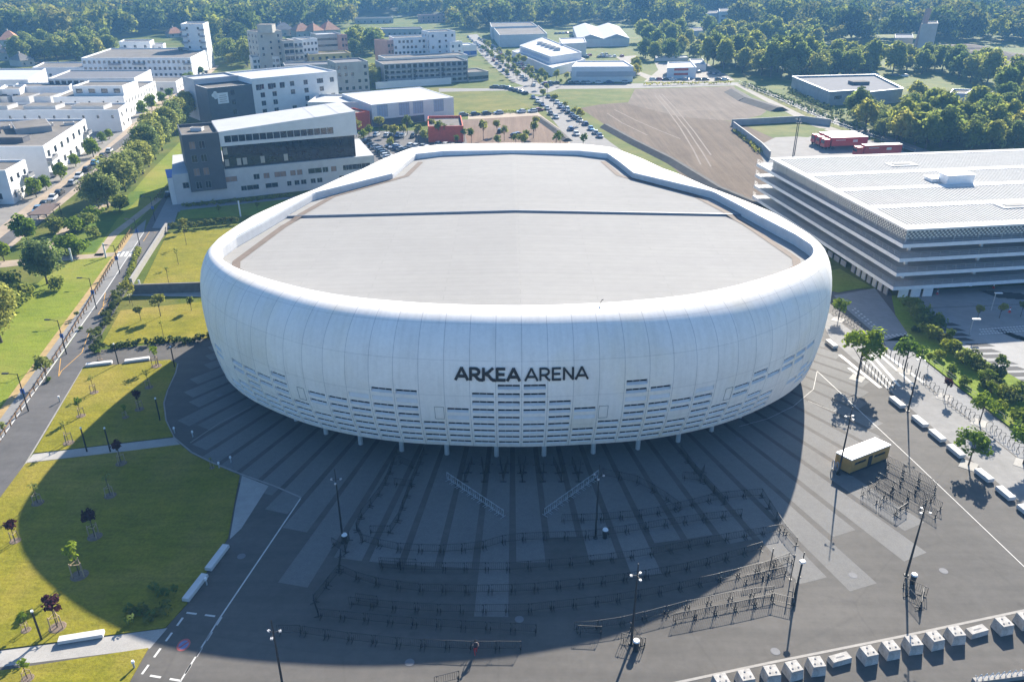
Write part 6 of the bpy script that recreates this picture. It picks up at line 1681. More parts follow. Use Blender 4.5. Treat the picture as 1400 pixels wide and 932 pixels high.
r = building('clinic', 'dark grey windowless block with a white sign and clover logo', [bA, bB - dG * 0.05, bB - dG * 0.05 - nG * 13, bA - nG * 13], hG, M['gwall'], M['flatroof'], {0: [(sgm * .50, sgm * .50 + 1.4, z, z + 1.8) for z in (3.2, 7.0, 10.6)]}, cap=M['wwall'])
def onwall(x, z, o=0.06): p = bA + dG * x + nG * o; return Vector((p.x, p.y, z))
a = math.atan2(dG.y, dG.x)
p = onwall(sgm * .31, hG * 0.56, 0.15); mb = MB(); mb.box(p, (4.2, 0.2, 4.0), a); sg = mb.build('sign_panel', M['signwhite'], r)
mb = MB()
for k in range(4):
    p = onwall(sgm * .31, hG * 0.56 + 0.7 + k * 0.75, 0.27); mb.box(p, (3.0 - 0.4 * (k % 2), 0.04, 0.22), a)
mb.build('sign_lines', M['frame'], r)
mb = MB(); c = onwall(sgm * .155, hG * 0.80, 0.1)
for dx, dz in ((-0.75, 0), (0.75, 0), (0, -0.75), (0, 0.75), (0, 0)):
    q = c + Vector((dG.x * dx, dG.y * dx, dz)); mb.tube(q, q + Vector((nG.x, nG.y, 0)) * 0.14, 0.72, n=14)
mb.build('clover_logo', M['signwhite'], r)
building('clinic', 'pale zinc roofed wing rising behind the dark sign block', [bA - nG * 13.05 + dG * 0.1, bB - nG * 13.05, bB - nG * 26, bA - nG * 26 + dG * 0.1], hN * 1.0, M['lightroof'], M['lightroof'])

# ---- white hall with red annexes
hl, hr = G(510, 174), G(621, 162); hh = hgt((510, 174), 144); hh2 = hgt((621, 162), 132.5)
fp = rect(hl, hr, 32); L = (fp[1] - fp[0]).length
r = building('hall', 'white industrial hall with big blue tinted windows and pale sloping roof', fp, (hh + hh2) / 2, M['wwall'], M['lightroof'], {0: [(L * f, L * f + 4.4, 3.4, 8.0) for f in (.06, .32, .49, .745)]}, gm=M['palewin'], fm=M['frame'], bars=3, parapet=0.15)
mb = MB(); q = fp[0].lerp(fp[1], .31) ; mb.box((q.x, q.y - 0.06, 0.1), (22, 0.12, 2.6), math.atan2((fp[1] - fp[0]).y, (fp[1] - fp[0]).x)); mb.build('dark_entrance', M['gwall'], r)
w = fp[0] + Vector((-1, 1)); building('hall', 'low pale link with roof between clinic and white hall', [w + Vector((-26, 10)), w + Vector((-0.1, 10)), w + Vector((-0.1, 30)), w + Vector((-26, 30))], (hh + hh2) / 2 - 0.8, M['wwall2'], M['lightroof'])
q0, q1 = G(487, 178), G(507, 174.5); building('annex', 'red ribbed annex at the left end of the white hall', rect(q0, q1, 10), hgt((487, 178), 155), M['rwall'], M['flatroof'])
q0, q1 = G(586, 195), G(634, 194); building('annex', 'low red ribbed annex at the right front corner of the white hall', rect(q0, q1, 20), hgt((586, 195), 173), M['rwall'], M['flatroof'], parapet=0.9)

# ---- flats behind the clinic and the hall
def block(name, label, l, r_, vtop, depth, wm='wwall', rm='flatroof', n=8, lev=None, ww=1.6, hh=1.5, cat='apartment block', side=0, gm=None, group=None, h=None, parapet=0.6, balc=0, fm=None, skipf=0.0):
    a, b = G(*l), G(*r_); h = h or hgt(l, vtop); fp = rect(a, b, depth); L = (fp[1] - fp[0]).length
    k = lev if lev is not None else max(1, int(h / 3.1)); zs = [0.9 + j * (h - 0.9) / k for j in range(k)]
    rs = random.Random(len(label)); sk = set((i, j) for i in range(n) for j in range(k) if rs.random() < skipf)
    wins = {0: grid(L, n, zs, ww, hh, skip=sk)} if n else {}
    if side: wins[1] = grid(depth, side, zs, 1.3, 1.5); wins[3] = grid(depth, side, zs, 1.3, 1.5)
    r = building(name, label, fp, h, M[wm], M[rm], wins, cat, group, gm=gm, parapet=parapet, fm=fm)
    d = (fp[1] - fp[0]).normalized(); nn = Vector((d.y, -d.x))
    for j in range(1, k) if balc else ():
        for i in range(balc): balcony(r, fp[0] + d * (L * (i + 0.5) / balc), d, nn, L / balc * 0.8, zs[j] - 0.85)
    return r, fp, h
r, fp, h = block('apartment_block', 'grey flats with dark balcony stack, right behind the white clinic', (462, 127), (506, 124), 86, 16, 'cwall', 'greyroof', 5, ww=1.4, skipf=0.3, balc=0, side=3)
block('apartment_block', 'grey flats wing with white roof posts behind the clinic roof', (392, 112), (460, 109), 90, 14, 'cwall', 'greyroof', 7)
block('apartment_block', 'ochre yellow flats behind the clinic roof', (425, 100), (482, 97), 75, 14, 'ywall', 'flatroof', 6)
r, fp, h = block('apartment_block', 'beige twin flats tower with slanted top, above the clinic', (359, 104), (392, 101), 44, 14, 'bwall', 'flatroof', 3, ww=1.1, hh=1.3, skipf=0.45, side=3)
roofbox(r, fp[0] + Vector((4, 5)), (8, 7, 4.0), h - 0.6, 0, 'bwall')
block('apartment_block', 'slim tower of dark stacked balconies beside the beige twin tower', (393, 103), (406, 102), 56, 10, 'bwall', 'flatroof', 2, ww=2.4, hh=1.9, balc=1)
block('apartment_block', 'slim white tower with curved balconies beside the dark balcony tower', (406, 101), (418, 100), 55, 10, 'wwall2', 'flatroof', 2, balc=1)
block('apartment_block', 'white flats between the balcony towers and the striped block', (418, 98), (438, 96), 54, 12, 'wwall', 'flatroof', 4, ww=1.4)
block('apartment_block', 'grey striped block with horizontal bands', (437, 92), (470, 90), 47.5, 14, 'cwall', 'lightroof', 1, ww=18, hh=1.2)
block('apartment_block', 'narrow pink and white flats at the end of the striped block', (470, 91), (478, 90), 48, 12, 'pinkwall', 'flatroof', 2)
block('apartment_block', 'small pale terrace flats with white posts in front of the beige twin tower', (348, 104), (385, 102), 79, 12, 'wwall2', 'flatroof', 6)
r, fp, h = block('apartment_block', 'long grey flats with dark balconies on three floors over a white base wall', (526, 118), (640, 111.5), 88, 18, 'cwall', 'flatroof', 15, 4, 2.0, 1.9, balc=3)
wl_ = [G(514, 122), G(617, 115)]
mb = MB(); mb.strip(wl_, 0.4, 0.0, 3.2); o = mb.build('garden_wall', M['wwall']); tag(o, 'white base wall in front of the long grey flats', 'wall')
block('apartment_block', 'stepped beige roofs behind the long grey flats', (528, 103), (640, 97), 80, 16, 'wwall2', 'flatroof', 14)
r, fp, h = block('apartment_block', 'long white flats with grey stair bays, behind the stepped roofs', (540, 92), (589, 90), 52, 14, 'wwall', 'flatroof', 9, ww=1.4, skipf=0.15)
block('apartment_block', 'pinkish end of the long white flats', (532, 93), (540, 92), 56, 12, 'pinkwall', 'flatroof', 2)
block('apartment_block', 'stepped white flats tower at the right end of the long white flats', (589, 92), (624, 90), 44, 14, 'wwall', 'flatroof', 4, ww=1.3, skipf=0.4, side=3)
block('apartment_block', 'lower white shoulder of the stepped tower', (616, 92), (633, 90), 58, 12, 'wwall', 'flatroof', 2, side=2)
block('apartment_block', 'tan roofed car port at the street corner of the long grey flats', (641, 112), (668, 110), 99, 14, 'bwall', 'flatroof', 4, 1, 3.5, 1.6, cat='building')
block('building', 'white and blue shop by the diagonal street', (634, 78), (652, 77), 62, 14, 'wwall', 'lightroof', 2, 1, 5, 2.5, cat='shop', gm=M['banner'])
block('building', 'low grey hall behind the long white flats', (522, 50), (578, 49), 40, 16, 'cwall', 'greyroof', 8)
block('building', 'purplish house on the wood edge', (576, 32), (610, 31), 21, 12, 'pinkwall', 'greyroof', 5, cat='house')
block('building', 'long beige roofed hall on the wood edge at upper left', (486, 33), (538, 32), 25.5, 14, 'bwall', 'flatroof', 6)
def house(label, l, r_, vtop, depth, group=None, wm='bwall', rm='tileroof'):
    a, b = G(*l), G(*r_); h = max(3.0, hgt(l, vtop) * 0.62); fp = rect(a, b, depth); d = (fp[1] - fp[0]).normalized(); L = (fp[1] - fp[0]).length
    r = building('house', label, fp, h, M[wm], M[rm], {0: grid(L, max(2, int(L / 4)), [1.0], 1.2, 1.3)}, 'house', group, parapet=0.05)
    rm_ = MB(); e = 0.5; n = Vector((-d.y, d.x)); c = [fp[0] - d * e - n * e, fp[1] + d * e - n * e, fp[2] + d * e + n * e, fp[3] - d * e + n * e]
    m0, m1 = (c[0] + c[3]) / 2 + d * depth * 0.3, (c[1] + c[2]) / 2 - d * depth * 0.3; t = h + depth * 0.30
    P = [(p.x, p.y, h + 0.02) for p in c] + [(m0.x, m0.y, t), (m1.x, m1.y, t)]
    rm_.add(P, [(0, 1, 5, 4), (1, 2, 5), (2, 3, 4, 5), (3, 0, 4)]); o = rm_.build('tile_roof', M[rm], r)
    q = MB(); q.box((m0.x * .7 + m1.x * .3, m0.y * .7 + m1.y * .3, t - 0.8), (0.8, 0.8, 1.7)); q.build('chimney', M['bwall'], r)
for i, (l, r_, vt, dp, s) in enumerate((((378, 50), (402, 49), 36, 16, 'purple grey roofed house left of the orange roofs'), ((406, 52), (428, 51), 38, 18, 'orange tiled house above the striped block, left'), ((430, 52), (444, 51), 37, 18, 'orange tiled house above the striped block, middle'), ((446, 51), (466, 50), 36, 20, 'orange tiled house above the striped block, right'),
                                       ((326, 56), (352, 55), 46, 14, 'orange tiled house left of the beige twin tower'), ((232, 52), (252, 51), 46, 14, 'orange roof peeping out of the wood left of the tower'), ((2, 70), (28, 69), 46, 18, 'brown roofed house at the upper left edge'), ((22, 80), (50, 78), 60, 16, 'pale roofed house below the brown roofed one'),
                                       ((52, 76), (74, 74), 62, 14, 'grey roofed house in the trees at the upper left'), ((-6, 84), (14, 83), 66, 14, 'pale house cut by the upper left edge'), ((30, 92), (48, 90), 78, 12, 'small house at the meadow edge at upper left'))):
    house(s, l, r_, vt, dp, 'tiled houses on the wood edge', rm='greyroof' if i in (0, 8) else 'tileroof' if i < 7 else 'flatroof')

# ---- white industrial estate beyond the crossroads
def quad(name, label, px, vtop, wm, rm, cat='industrial building', wins=None, h=None, gm=None, parapet=0.6, vi=0):
    P = [G(*p).to_2d() for p in px]; h = h or hgt(px[vi], vtop)
    return building(name, label, P, h, M[wm], M[rm], wins, cat, gm=gm, parapet=parapet), P, h
r, P, h = quad('factory', 'long white factory with glazed upper floor and roof plant, beyond the crossroads', [(700, 80), (755, 105), (800, 92), (742, 66)], 93, 'wwall', 'lightroof', vi=1)
c = sum(P, Vector((0, 0))) / 4; dd = (P[1] - P[0]).normalized(); a = math.atan2(dd.y, dd.x)
ufp = [P[0] + (c - P[0]) * .22 , P[1] + (c - P[1]) * .30, P[2] + (c - P[2]) * .10, P[3] + (c - P[3]) * .10]
building('wall', 'x', ufp, h + 3.6, M['wwall'], M['lightroof'], {0: [( (ufp[1] - ufp[0]).length * .04, (ufp[1] - ufp[0]).length * .96, h + 0.4, h + 2.4)]}, z0=h - 0.6, root=r, gm=M['palewin'])
for k in range(5): roofbox(r, c + dd * (-22 + k * 9) + Vector((2, 3)), (4, 3, 1.6), h + 3.0, a, 'galv')
r, P, h = quad('factory', 'white box shaped hall nearest the crossroads, with grey wall panels', [(781, 112.5), (865, 112), (852, 103), (788, 103.5)], 91.4, 'wwall', 'lightroof')
for f in (0.2, 0.52, 0.82):
    q = P[0].lerp(P[1], f); mb = MB(); mb.box((q.x, q.y - 0.08, h * 0.35), (14, 0.16, h * 0.33), 0.0); mb.build('wall_panel', M['lightroof'], r)
quad('factory', 'small white hall with a dark door, between the factory and the gabled warehouse', [(768, 80), (801, 78), (798, 70), (764, 71)], 60, 'wwall2', 'lightroof', wins={0: [(26, 30, 0.5, 4)]})
r, P, h = quad('warehouse', 'warehouse with two shallow white gable roofs', [(789, 65), (860, 63.5), (846, 46), (783, 46.5)], 54, 'wwall2', 'lightroof')
rm_ = MB(); 
for k in range(2):
    a0, a1 = P[0].lerp(P[1], k / 2), P[0].lerp(P[1], (k + 1) / 2); b0, b1 = P[3].lerp(P[2], k / 2), P[3].lerp(P[2], (k + 1) / 2); m0, m1 = (a0 + a1) / 2, (b0 + b1) / 2
    f3 = lambda p, z: (p.x, p.y, z)
    rm_.poly([f3(a0, h + .05), f3(m0, h + 3), f3(m1, h + 3), f3(b0, h + .05)]); rm_.poly([f3(m0, h + 3), f3(a1, h + .05), f3(b1, h + .05), f3(m1, h + 3)]); rm_.poly([f3(a0, h + .05), f3(a1, h + .05), f3(m0, h + 3)])
rm_.build('gable_roof', M['lightroof'], r)
quad('warehouse', 'beige roofed hall left of the white factory', [(683, 65), (748, 63), (736, 50), (674, 52)], 48, 'wwall2', 'flatroof')
quad('warehouse', 'pale hall at the far left of the industrial estate', [(672, 54), (734, 52), (726, 46), (670, 47)], 37, 'wwall2', 'flatroof')
quad('shop', 'small white shop with red window panels', [(911, 108), (951, 107), (944, 98), (912, 99)], 93, 'wwall', 'lightroof', 'shop', {0: [(4, 12, 4.0, 5.2), (4, 12, 1.6, 2.8), (22, 30, 0.8, 3)]}, gm=M['rwall'])
quad('shed', 'long low white shed behind the small shop', [(895, 84), (941, 83), (940, 80), (896, 80.5)], 79.5, 'wwall2', 'lightroof', 'shed')
quad('shed', 'pale shed right of the small shop', [(944, 95), (965, 97), (960, 88), (942, 88)], 87, 'wwall2', 'lightroof', 'shed')
quad('warehouse', 'beige roofed row with white gables at the wood edge', [(916, 52), (962, 51), (960, 46), (914, 47)], 43, 'wwall2', 'flatroof')
quad('house', 'white flat roofed house on the wooded slope, right of two', [(982, 33), (1004, 32), (1002, 27), (981, 28)], 16, 'wwall', 'flatroof', 'house', {0: [(3, 9, 2, 4), (12, 18, 2, 4), (3, 18, 6, 7.5)]})
quad('house', 'pale long house on the wooded slope, left of two', [(958, 31), (981, 30), (980, 26), (957, 27)], 19, 'wwall2', 'flatroof', 'house', {0: [(3, 20, 2, 4)]})
quad('warehouse', 'purplish hall between the tall trees', [(1040, 55), (1075, 54), (1070, 49), (1040, 50)], 45, 'wwall2', 'greyroof')
# grey warehouse on the right
r, P, h = quad('warehouse', 'large grey warehouse with dark grey roof and white roof edge', [(1081, 122), (1131.5, 145), (1164, 142.5), (1178, 146), (1231, 140), (1193, 119)], 126, 'cwall', 'greyroof', vi=1, wins={1: [(3, 7, 2.5, 4)], 2: [(1, 6, 4, 5.5)]})
mb = MB()
for i in range(len(P)):
    a, b = P[i], P[(i + 1) % len(P)]; mb.strip([(a.x, a.y, h - 0.1), (b.x, b.y, h - 0.1)], 0.7, None, 0.35)
mb.build('roof_edge', M['signwhite'], r)
roofbox(r, P[4].lerp(P[0], .35) + Vector((0, 4)), (8, 5, 1.2), h - 0.5, 0.1, 'greyroof')
quad('shed', 'blue glazed cabin among the right hand trees', [(1296, 139), (1318, 140), (1327, 134), (1300, 133)], 127, 'palewin', 'flatroof', 'shed')
quad('shed', 'low grey container shed right of the blue cabin', [(1328, 137), (1346, 137), (1345, 133), (1328, 133)], 128.5, 'cwall', 'greyroof', 'shed')
quad('shed', 'low dark roofed shed at the far right trees', [(1348, 138), (1366, 138), (1365, 133), (1348, 133)], 130, 'palewin', 'greyroof', 'shed')
# concrete works
r, P, h = quad('concrete_works', 'pinkish concrete works tower with a dark slanted conveyor', [(1252, 74), (1274, 73), (1273, 68), (1252, 69)], 33, 'bwall', 'flatroof')
q = (P[0] + P[3]) / 2; mb = MB(); mb.tube((q.x - 2, q.y - 3, 0.5), (q.x + 1.5, q.y - 3, h + 9), 2.2, 2.0, 4); mb.build('conveyor', M['pinkwall'], r)
mb = MB(); mb.box((q.x + 6, q.y - 2.5, 0), (6, 3, h * 0.55)); mb.build('silo_shaft', M['metal_dark'], r)
quad('warehouse', 'long beige hall left of the concrete works', [(1162, 46), (1245, 45), (1240, 38), (1158, 39)], 31.5, 'bwall', 'flatroof')
quad('warehouse', 'long pale roofed hall behind the concrete works', [(1222, 33), (1398, 33), (1396, 29), (1222, 29)], 24.5, 'wwall2', 'flatroof')
quad('shed', 'small beige shed at the foot of the concrete works', [(1199, 73), (1216, 72.5), (1215, 69), (1199, 69.5)], 66, 'bwall', 'flatroof', 'shed')
quad('shed', 'grey corrugated shed left of the concrete works', [(1221, 66), (1246, 66), (1245, 60), (1221, 60)], 52, 'cwall', 'greyroof', 'shed')

# ================================================================ FIELDS, ROADS AND WOODS BEYOND
def soil(name, a, b_, line):
    m, nt, b, out = new_mat(name)
    f = noise(nt, 0.05, 6, 0.7); f2 = noise(nt, 0.35, 5, 0.7, (1.0, 0.06, 1.0), line); f3 = noise(nt, 1.5, 4, 0.7)
    c = ramp(nt, f, [(0.3, a), (0.7, b_)])
    c = mix(nt, c, ramp(nt, f2, [(0.3, (0.78,) * 3), (0.65, (1.18,) * 3)]), 1.0, 'MULTIPLY'); c = mix(nt, c, ramp(nt, f3, [(0.3, (0.88,) * 3), (0.7, (1.1,) * 3)]), 1.0, 'MULTIPLY')
    nt.links.new(c, b.inputs['Base Color']); b.inputs['Roughness'].default_value = 0.95; b.inputs['Specular IOR Level'].default_value = 0.1
    bump(nt, b, f2, 0.6, 0.3); return m
M['soil'] = soil('bare brown soil', (0.098, 0.070, 0.047), (0.135, 0.100, 0.070), -0.45)
M['palesoil'] = soil('pale dry soil', (0.125, 0.097, 0.072), (0.17, 0.137, 0.107), 0.3)
M['lotsoil'] = soil('brown gravel lot', (0.145, 0.098, 0.068), (0.19, 0.135, 0.098), 0.2)
M['track'] = mat('pale vehicle track', (0.175, 0.145, 0.118), 0.95, 0.15, 0.4)
M['farroad'] = mat('pale worn asphalt', (0.175, 0.166, 0.156), 0.9, 0.10, 0.3)
M['gravel'] = mat('pale gravel', (0.25, 0.225, 0.19), 0.95, 0.14, 0.4)
M['drygrass'] = grass('dry yellow grass', (0.08, 0.095, 0.010), (0.135, 0.14, 0.018), (0.17, 0.15, 0.03), 0.12)
M['berm'] = mat('grey earth bank', (0.075, 0.068, 0.06), 0.95, 0.2, 0.5)
sheet('field', [(620, 155), (735, 152), (700, 132), (690, 126), (625, 123), (600, 126)], M['drygrass'], 2)
sheet('field', [(763, 122), (868, 121), (862, 128), (858, 142), (800, 147), (832, 175), (815, 176), (770, 138)], M['meadow'], 2)
sheet('bare_field', [(793, 148), (820, 143), (858, 140), (905, 152), (1010, 168), (1060, 190), (1100, 230), (1100, 300), (985, 290), (900, 210), (832, 174)], M['soil'], 3)
sheet('bare_field', [(868, 122), (1003, 118), (1015, 132), (1048, 152), (1040, 158), (1005, 166), (930, 160), (858, 142)], M['palesoil'], 4)
sheet('lot', [(632, 164), (735, 158), (777, 194), (776, 199), (690, 202), (640, 202)], M['lotsoil'], 3)
sheet('crossroad', [(600, 121), (690, 121), (735, 116), (900, 114), (1010, 113), (1010, 117), (868, 121), (763, 122), (740, 130), (690, 124), (600, 126)], M['farroad'], 3)
sheet('street', [(729, 132), (750, 131), (790, 160), (835, 195), (870, 220), (800, 225), (776, 190), (745, 150)], M['farroad'], 4)
sheet('street', [(640, 48), (652, 47), (672, 68), (705, 92), (745, 118), (735, 125), (700, 112), (668, 86), (650, 66)], M['farroad'], 4)
sheet('street', [(855, 95), (862, 94), (915, 112), (900, 115)], M['gravel'], 4)
sheet('pavement', [(640, 157), (735, 153), (740, 158), (820, 215), (790, 215), (735, 160), (640, 163)], M['sandpath'], 2)
sheet('yard', [(470, 180), (640, 178), (640, 210), (500, 235), (470, 215)], M['road'], 2)
sheet('truck_yard', [(1060, 188), (1105, 186), (1230, 196), (1290, 215), (1290, 225), (1050, 235), (1035, 200)], M['farroad'], 5)
sheet('gravel_track', [(1004, 116), (1010, 115), (1120, 165), (1255, 213), (1240, 216), (1110, 172)], M['gravel'], 4)
sheet('gravel_track', [(1016, 115), (1024, 114), (1140, 160), (1275, 208), (1265, 212), (1130, 166)], M['farroad'], 4)
sheet('industrial_yard', [(760, 88), (850, 84), (842, 78), (870, 76), (870, 90), (858, 96), (780, 100)], M['gravel'], 2)
sheet('shop_yard', [(880, 112), (900, 96), (895, 86), (965, 86), (1005, 110), (960, 113)], M['gravel'], 2)
sheet('gravel_works', [(1230, 78), (1310, 66), (1400, 74), (1500, 80), (1500, 100), (1380, 92), (1290, 84)], M['palesoil'], 2)
sheet('clearing', [(1290, 142), (1370, 140), (1385, 150), (1300, 148)], M['gravel'], 2)
sheet('field', [(0, 102), (60, 104), (110, 98), (150, 86), (130, 84), (60, 88), (-60, 92), (-60, 104)], M['drygrass'], 2)
sheet('verge', [(1008, 114), (1016, 114), (1130, 166), (1262, 212), (1250, 212), (1120, 168)], M['drygrass'], 5)
mb = MB()
for q in ([(895, 130), (912, 150), (930, 175), (948, 205), (958, 225)], [(901, 130), (918, 150), (940, 178), (960, 208), (972, 228)], [(905, 129), (923, 148), (949, 180), (972, 212)], [(840, 150), (870, 165), (900, 178), (930, 190)], [(830, 155), (850, 168), (885, 185)], [(925, 152), (960, 150), (990, 150)]):
    mb.strip([(p[0], p[1], LV * 6) for p in Gs(q)], 0.5)
struct('vehicle_tracks', mb, M['track'])
mb = MB()
def bank(pts, w, h):
    P = Gs(pts)
    for i in range(len(P) - 1):
        d = (P[i + 1] - P[i]).normalized(); q = Vector((-d.y, d.x, 0)) * w / 2
        a, b = P[i], P[i + 1]; t = q * 0.25
        z = Vector((0, 0, h))
        mb.poly([a - q, b - q, b - t + z, a - t + z]); mb.poly([a - t + z, b - t + z, b + t + z, a + t + z]); mb.poly([a + t + z, b + t + z, b + q, a + q])
        for e, s in ((a, 1), (b, -1)): mb.poly([e - q, e - t + z, e + t + z, e + q] if s > 0 else [e + q, e + t + z, e - t + z, e - q])
bank([(828, 174), (868, 196), (920, 222), (985, 262), (1040, 285)], 5.0, 1.3)
struct('earth_bank', mb, M['berm']); mb = MB()
bank([(1002, 126), (1022, 138), (1066, 152)], 9.0, 1.6); struct('earth_bank', mb, M['berm'], label='dark ridge of earth at the far corner of the bare field'); mb = MB()
bank([(738, 163), (762, 180), (776, 193)], 4.0, 1.0); struct('earth_bank', mb, M['berm'], label='grey bank between brown lot and street'); mb = MB()
# gravel heaps at the concrete works
for k, (u, v, w, h) in enumerate(((1296, 72, 24, 5), (1320, 74, 28, 6), (1345, 78, 26, 4.5))):
    p = G(u, v); t = bpy.data.objects
    mb = MB(); n = 16; rs = random.Random(k)
    ring = [[(p.x + w * f * math.cos(2 * PI * i / n) * (0.9 + 0.2 * rs.random()), p.y + w * 0.7 * f * math.sin(2 * PI * i / n), h * g) for i in range(n)] for f, g in ((1, 0), (.75, .45), (.45, .8), (.15, 1))]
    vsx = [q for r_ in ring for q in r_]; fs = []
    for j in range(3):
        for i in range(n): fs.append((j * n + i, j * n + (i + 1) % n, (j + 1) * n + (i + 1) % n, (j + 1) * n + i))
    fs.append(tuple(range(3 * n, 4 * n))); mb.add(vsx, fs)
    o = mb.build('gravel_heap', M['palesoil']); tag(o, ('left', 'middle', 'right')[k] + ' pale gravel heap beside the concrete works', 'heap', 'gravel heaps'); o['category'] = 'gravel heap'
# yard walls
def bwall_(pts, w, h, m, label): return wall(pts, w, h, M[m], label, 'yard_wall')
bwall_([(1002, 176), (1040, 205), (1052, 218)], 0.4, 2.6, 'cwall', 'grey concrete panel wall between bare field and truck yard')
bwall_([(1000, 172), (1095, 167), (1135, 172)], 0.4, 2.4, 'cwall', 'grey concrete panel wall behind the truck yard')
post_fence([(1010, 116), (1060, 137), (1128, 168), (1250, 212)], 'thin wire fence along the gravel track', None, 6.0, 2.0, 'galv', 'wire_fence', 0.03, (0.5, 0.95))
for uv, vt, l in (((1083, 218), 160, 'thin dark utility pole at the truck yard, taller'), ((1086, 212), 165, 'thin dark utility pole at the truck yard, shorter')):
    h = hgt(uv, vt); mb = MB(); mb.tube((0, 0, 0), (0, 0, h), 0.16, 0.1, 6); mb.box((0, 0, h - 0.8), (1.8, 0.1, 0.1)); o = mb.build('utility_pole', M['metal_dark']); o.location = G(*uv); tag(o, l, 'pole', 'utility poles')

# ---- vehicles
def paint(name, col):
    m, nt, b, out = new_mat(name); f = noise(nt, 1.5, 2)
    nt.links.new(ramp(nt, f, [(0.3, tuple(c * 0.93 for c in col)), (0.7, tuple(c * 1.05 for c in col))]), b.inputs['Base Color'])
    b.inputs['Roughness'].default_value = 0.28; b.inputs['Metallic'].default_value = 0.15; b.inputs['Coat Weight'].default_value = 0.5; return m
CARC = {'white': (0.62, 0.62, 0.61), 'silver': (0.36, 0.37, 0.38), 'grey': (0.13, 0.135, 0.14), 'black': (0.014, 0.015, 0.017), 'blue': (0.02, 0.05, 0.16), 'light blue': (0.12, 0.30, 0.48), 'red': (0.30, 0.02, 0.025)}
M['tyre'] = mat('tyre rubber', (0.018, 0.018, 0.018), 0.85, 0.1, 3.0)
M['carglass'] = glass_mat('car glass', (0.015, 0.019, 0.023), 0.06)
M['lightlens'] = mat('clear lamp lens', (0.55, 0.55, 0.53), 0.2, 0.05, 3.0)
def sweep(secs):
    """hull through cross sections: (x, half width low, half width high, z low, z high)"""
    mb = MB(); n = len(secs); V = []
    for x, wl_, wh, zl, zh in secs:
        V += [(x, -wl_, zl), (x, -wl_ * 1.02, zl + (zh - zl) * .45), (x, -wh, zh - 0.03), (x, -wh * 0.85, zh), (x, wh * 0.85, zh), (x, wh, zh - 0.03), (x, wl_ * 1.02, zl + (zh - zl) * .45), (x, wl_, zl)]
    k = 8; F = []
    for i in range(n - 1):
        for j in range(k): F.append((i * k + j, i * k + (j + 1) % k, (i + 1) * k + (j + 1) % k, (i + 1) * k + j))
    F.append(tuple(range(k - 1, -1, -1))); F.append(tuple(range((n - 1) * k, n * k))); mb.add(V, F); return mb
CARS = {}
def car(col, loc, rz, label, group, detailed=True):
    key = (col, detailed)
    if key not in CARS:
        m = paint(col + ' car paint', CARC[col])
        body = [(-2.1, .70, .62, .45, .80), (-2.0, .84, .80, .28, .96), (-1.2, .88, .84, .22, 1.0), (0, .89, .86, .22, .98), (1.0, .88, .84, .22, .92), (1.8, .84, .76, .24, .80), (2.12, .66, .56, .36, .66)]
        cab = [(-1.95, .66, .60, .90, 1.02), (-1.45, .76, .62, .94, 1.38), (-.5, .79, .64, .96, 1.47), (.25, .79, .64, .94, 1.44), (1.15, .74, .62, .88, .98)]
        top = [(-1.4, .60, .58, 1.36, 1.41), (-.5, .64, .60, 1.45, 1.50), (.22, .63, .60, 1.42, 1.47)]
        if detailed:
            t = thing('parked_car', label, 'car', loc, rz, group)
            sweep(body).build('body', m, t, local=True, smooth=False); sweep(cab).build('window', M['carglass'], t, local=True)
            sweep(top).build('roof', m, t, local=True)
            for x in (-1.3, 1.32):
                for y in (-.78, .78):
                    mb = MB(); mb.tube((x, y - .1, .32), (x, y + .1, .32), .32, n=12); w = mb.build('wheel', M['tyre'], t, local=True)
            for y in (-.55, .55):
                mb = MB(); mb.box((2.02, y, .58), (.16, .34, .13)); mb.build('headlight', M['lightlens'], t, local=True)
            CARS[key] = t; return t
        mb = MB()
        for s, mi in ((sweep(body), 0), (sweep(cab), 1), (sweep(top), 0)): mb.add(s.v, s.f, mi)
        for x in (-1.3, 1.32):
            for y in (-.78, .78): mb.tube((x, y - .1, .32), (x, y + .1, .32), .32, n=8, mi=2)
        o = mb.build('parked_car', [m, M['carglass'], M['tyre']]); CARS[key] = o
    else:
        o = CARS[key]
        if detailed: return dup(o, loc, rz, label, group)
        o = o.copy(); COL.objects.link(o)
    o.location = loc; o.rotation_euler = (0, 0, rz); tag(o, label, 'car', group); return o
ang = lambda a, b: math.atan2((G(*b) - G(*a)).y, (G(*b) - G(*a)).x)
rc = random.Random(21)
def cars_line(a, b, n, where, group, det=False, cols=('white', 'silver', 'grey', 'black', 'blue', 'black', 'white', 'red'), across=False, p=0.9, seq=None):
    A, B = G(*a), G(*b); d = ang(a, b) + (PI / 2 if across else 0)
    for k in range(n):
        if seq is None and rc.random() > p: continue
        c = seq[k] if seq else rc.choice(cols)
        if c is None: continue
        q = A.lerp(B, k / max(1, n - 1)); q.z = 0.03
        car(c, q, d + (PI if rc.random() < .3 else 0) + rc.uniform(-.03, .03), '%s car parked %s' % (c, where), group, det)
cars_line((52, 289), (100, 252), 6, 'on the estate street before the small white flats', 'cars on the estate street', True, seq=['light blue', 'black', 'white', 'black', None, 'silver'])
cars_line((108, 243), (150, 208), 5, 'on the estate street before the big white flats', 'cars on the estate street', True, seq=['white', 'black', 'light blue', 'black', 'white'])
cars_line((200, 172), (232, 146), 6, 'on the estate street beside the willow row', 'cars on the estate street')
cars_line((236, 140), (282, 100), 12, 'on the estate street towards the white tower', 'cars on the estate street')
cars_line((750, 134), (775, 150), 5, 'on the right side of the diagonal street, far end', 'cars on the diagonal street', seq=['black', 'blue', 'white', 'silver', 'white'])
cars_line((766, 148), (788, 163), 5, 'on the right side of the diagonal street, middle', 'cars on the diagonal street', seq=['blue', 'blue', 'black', 'blue', 'black'])
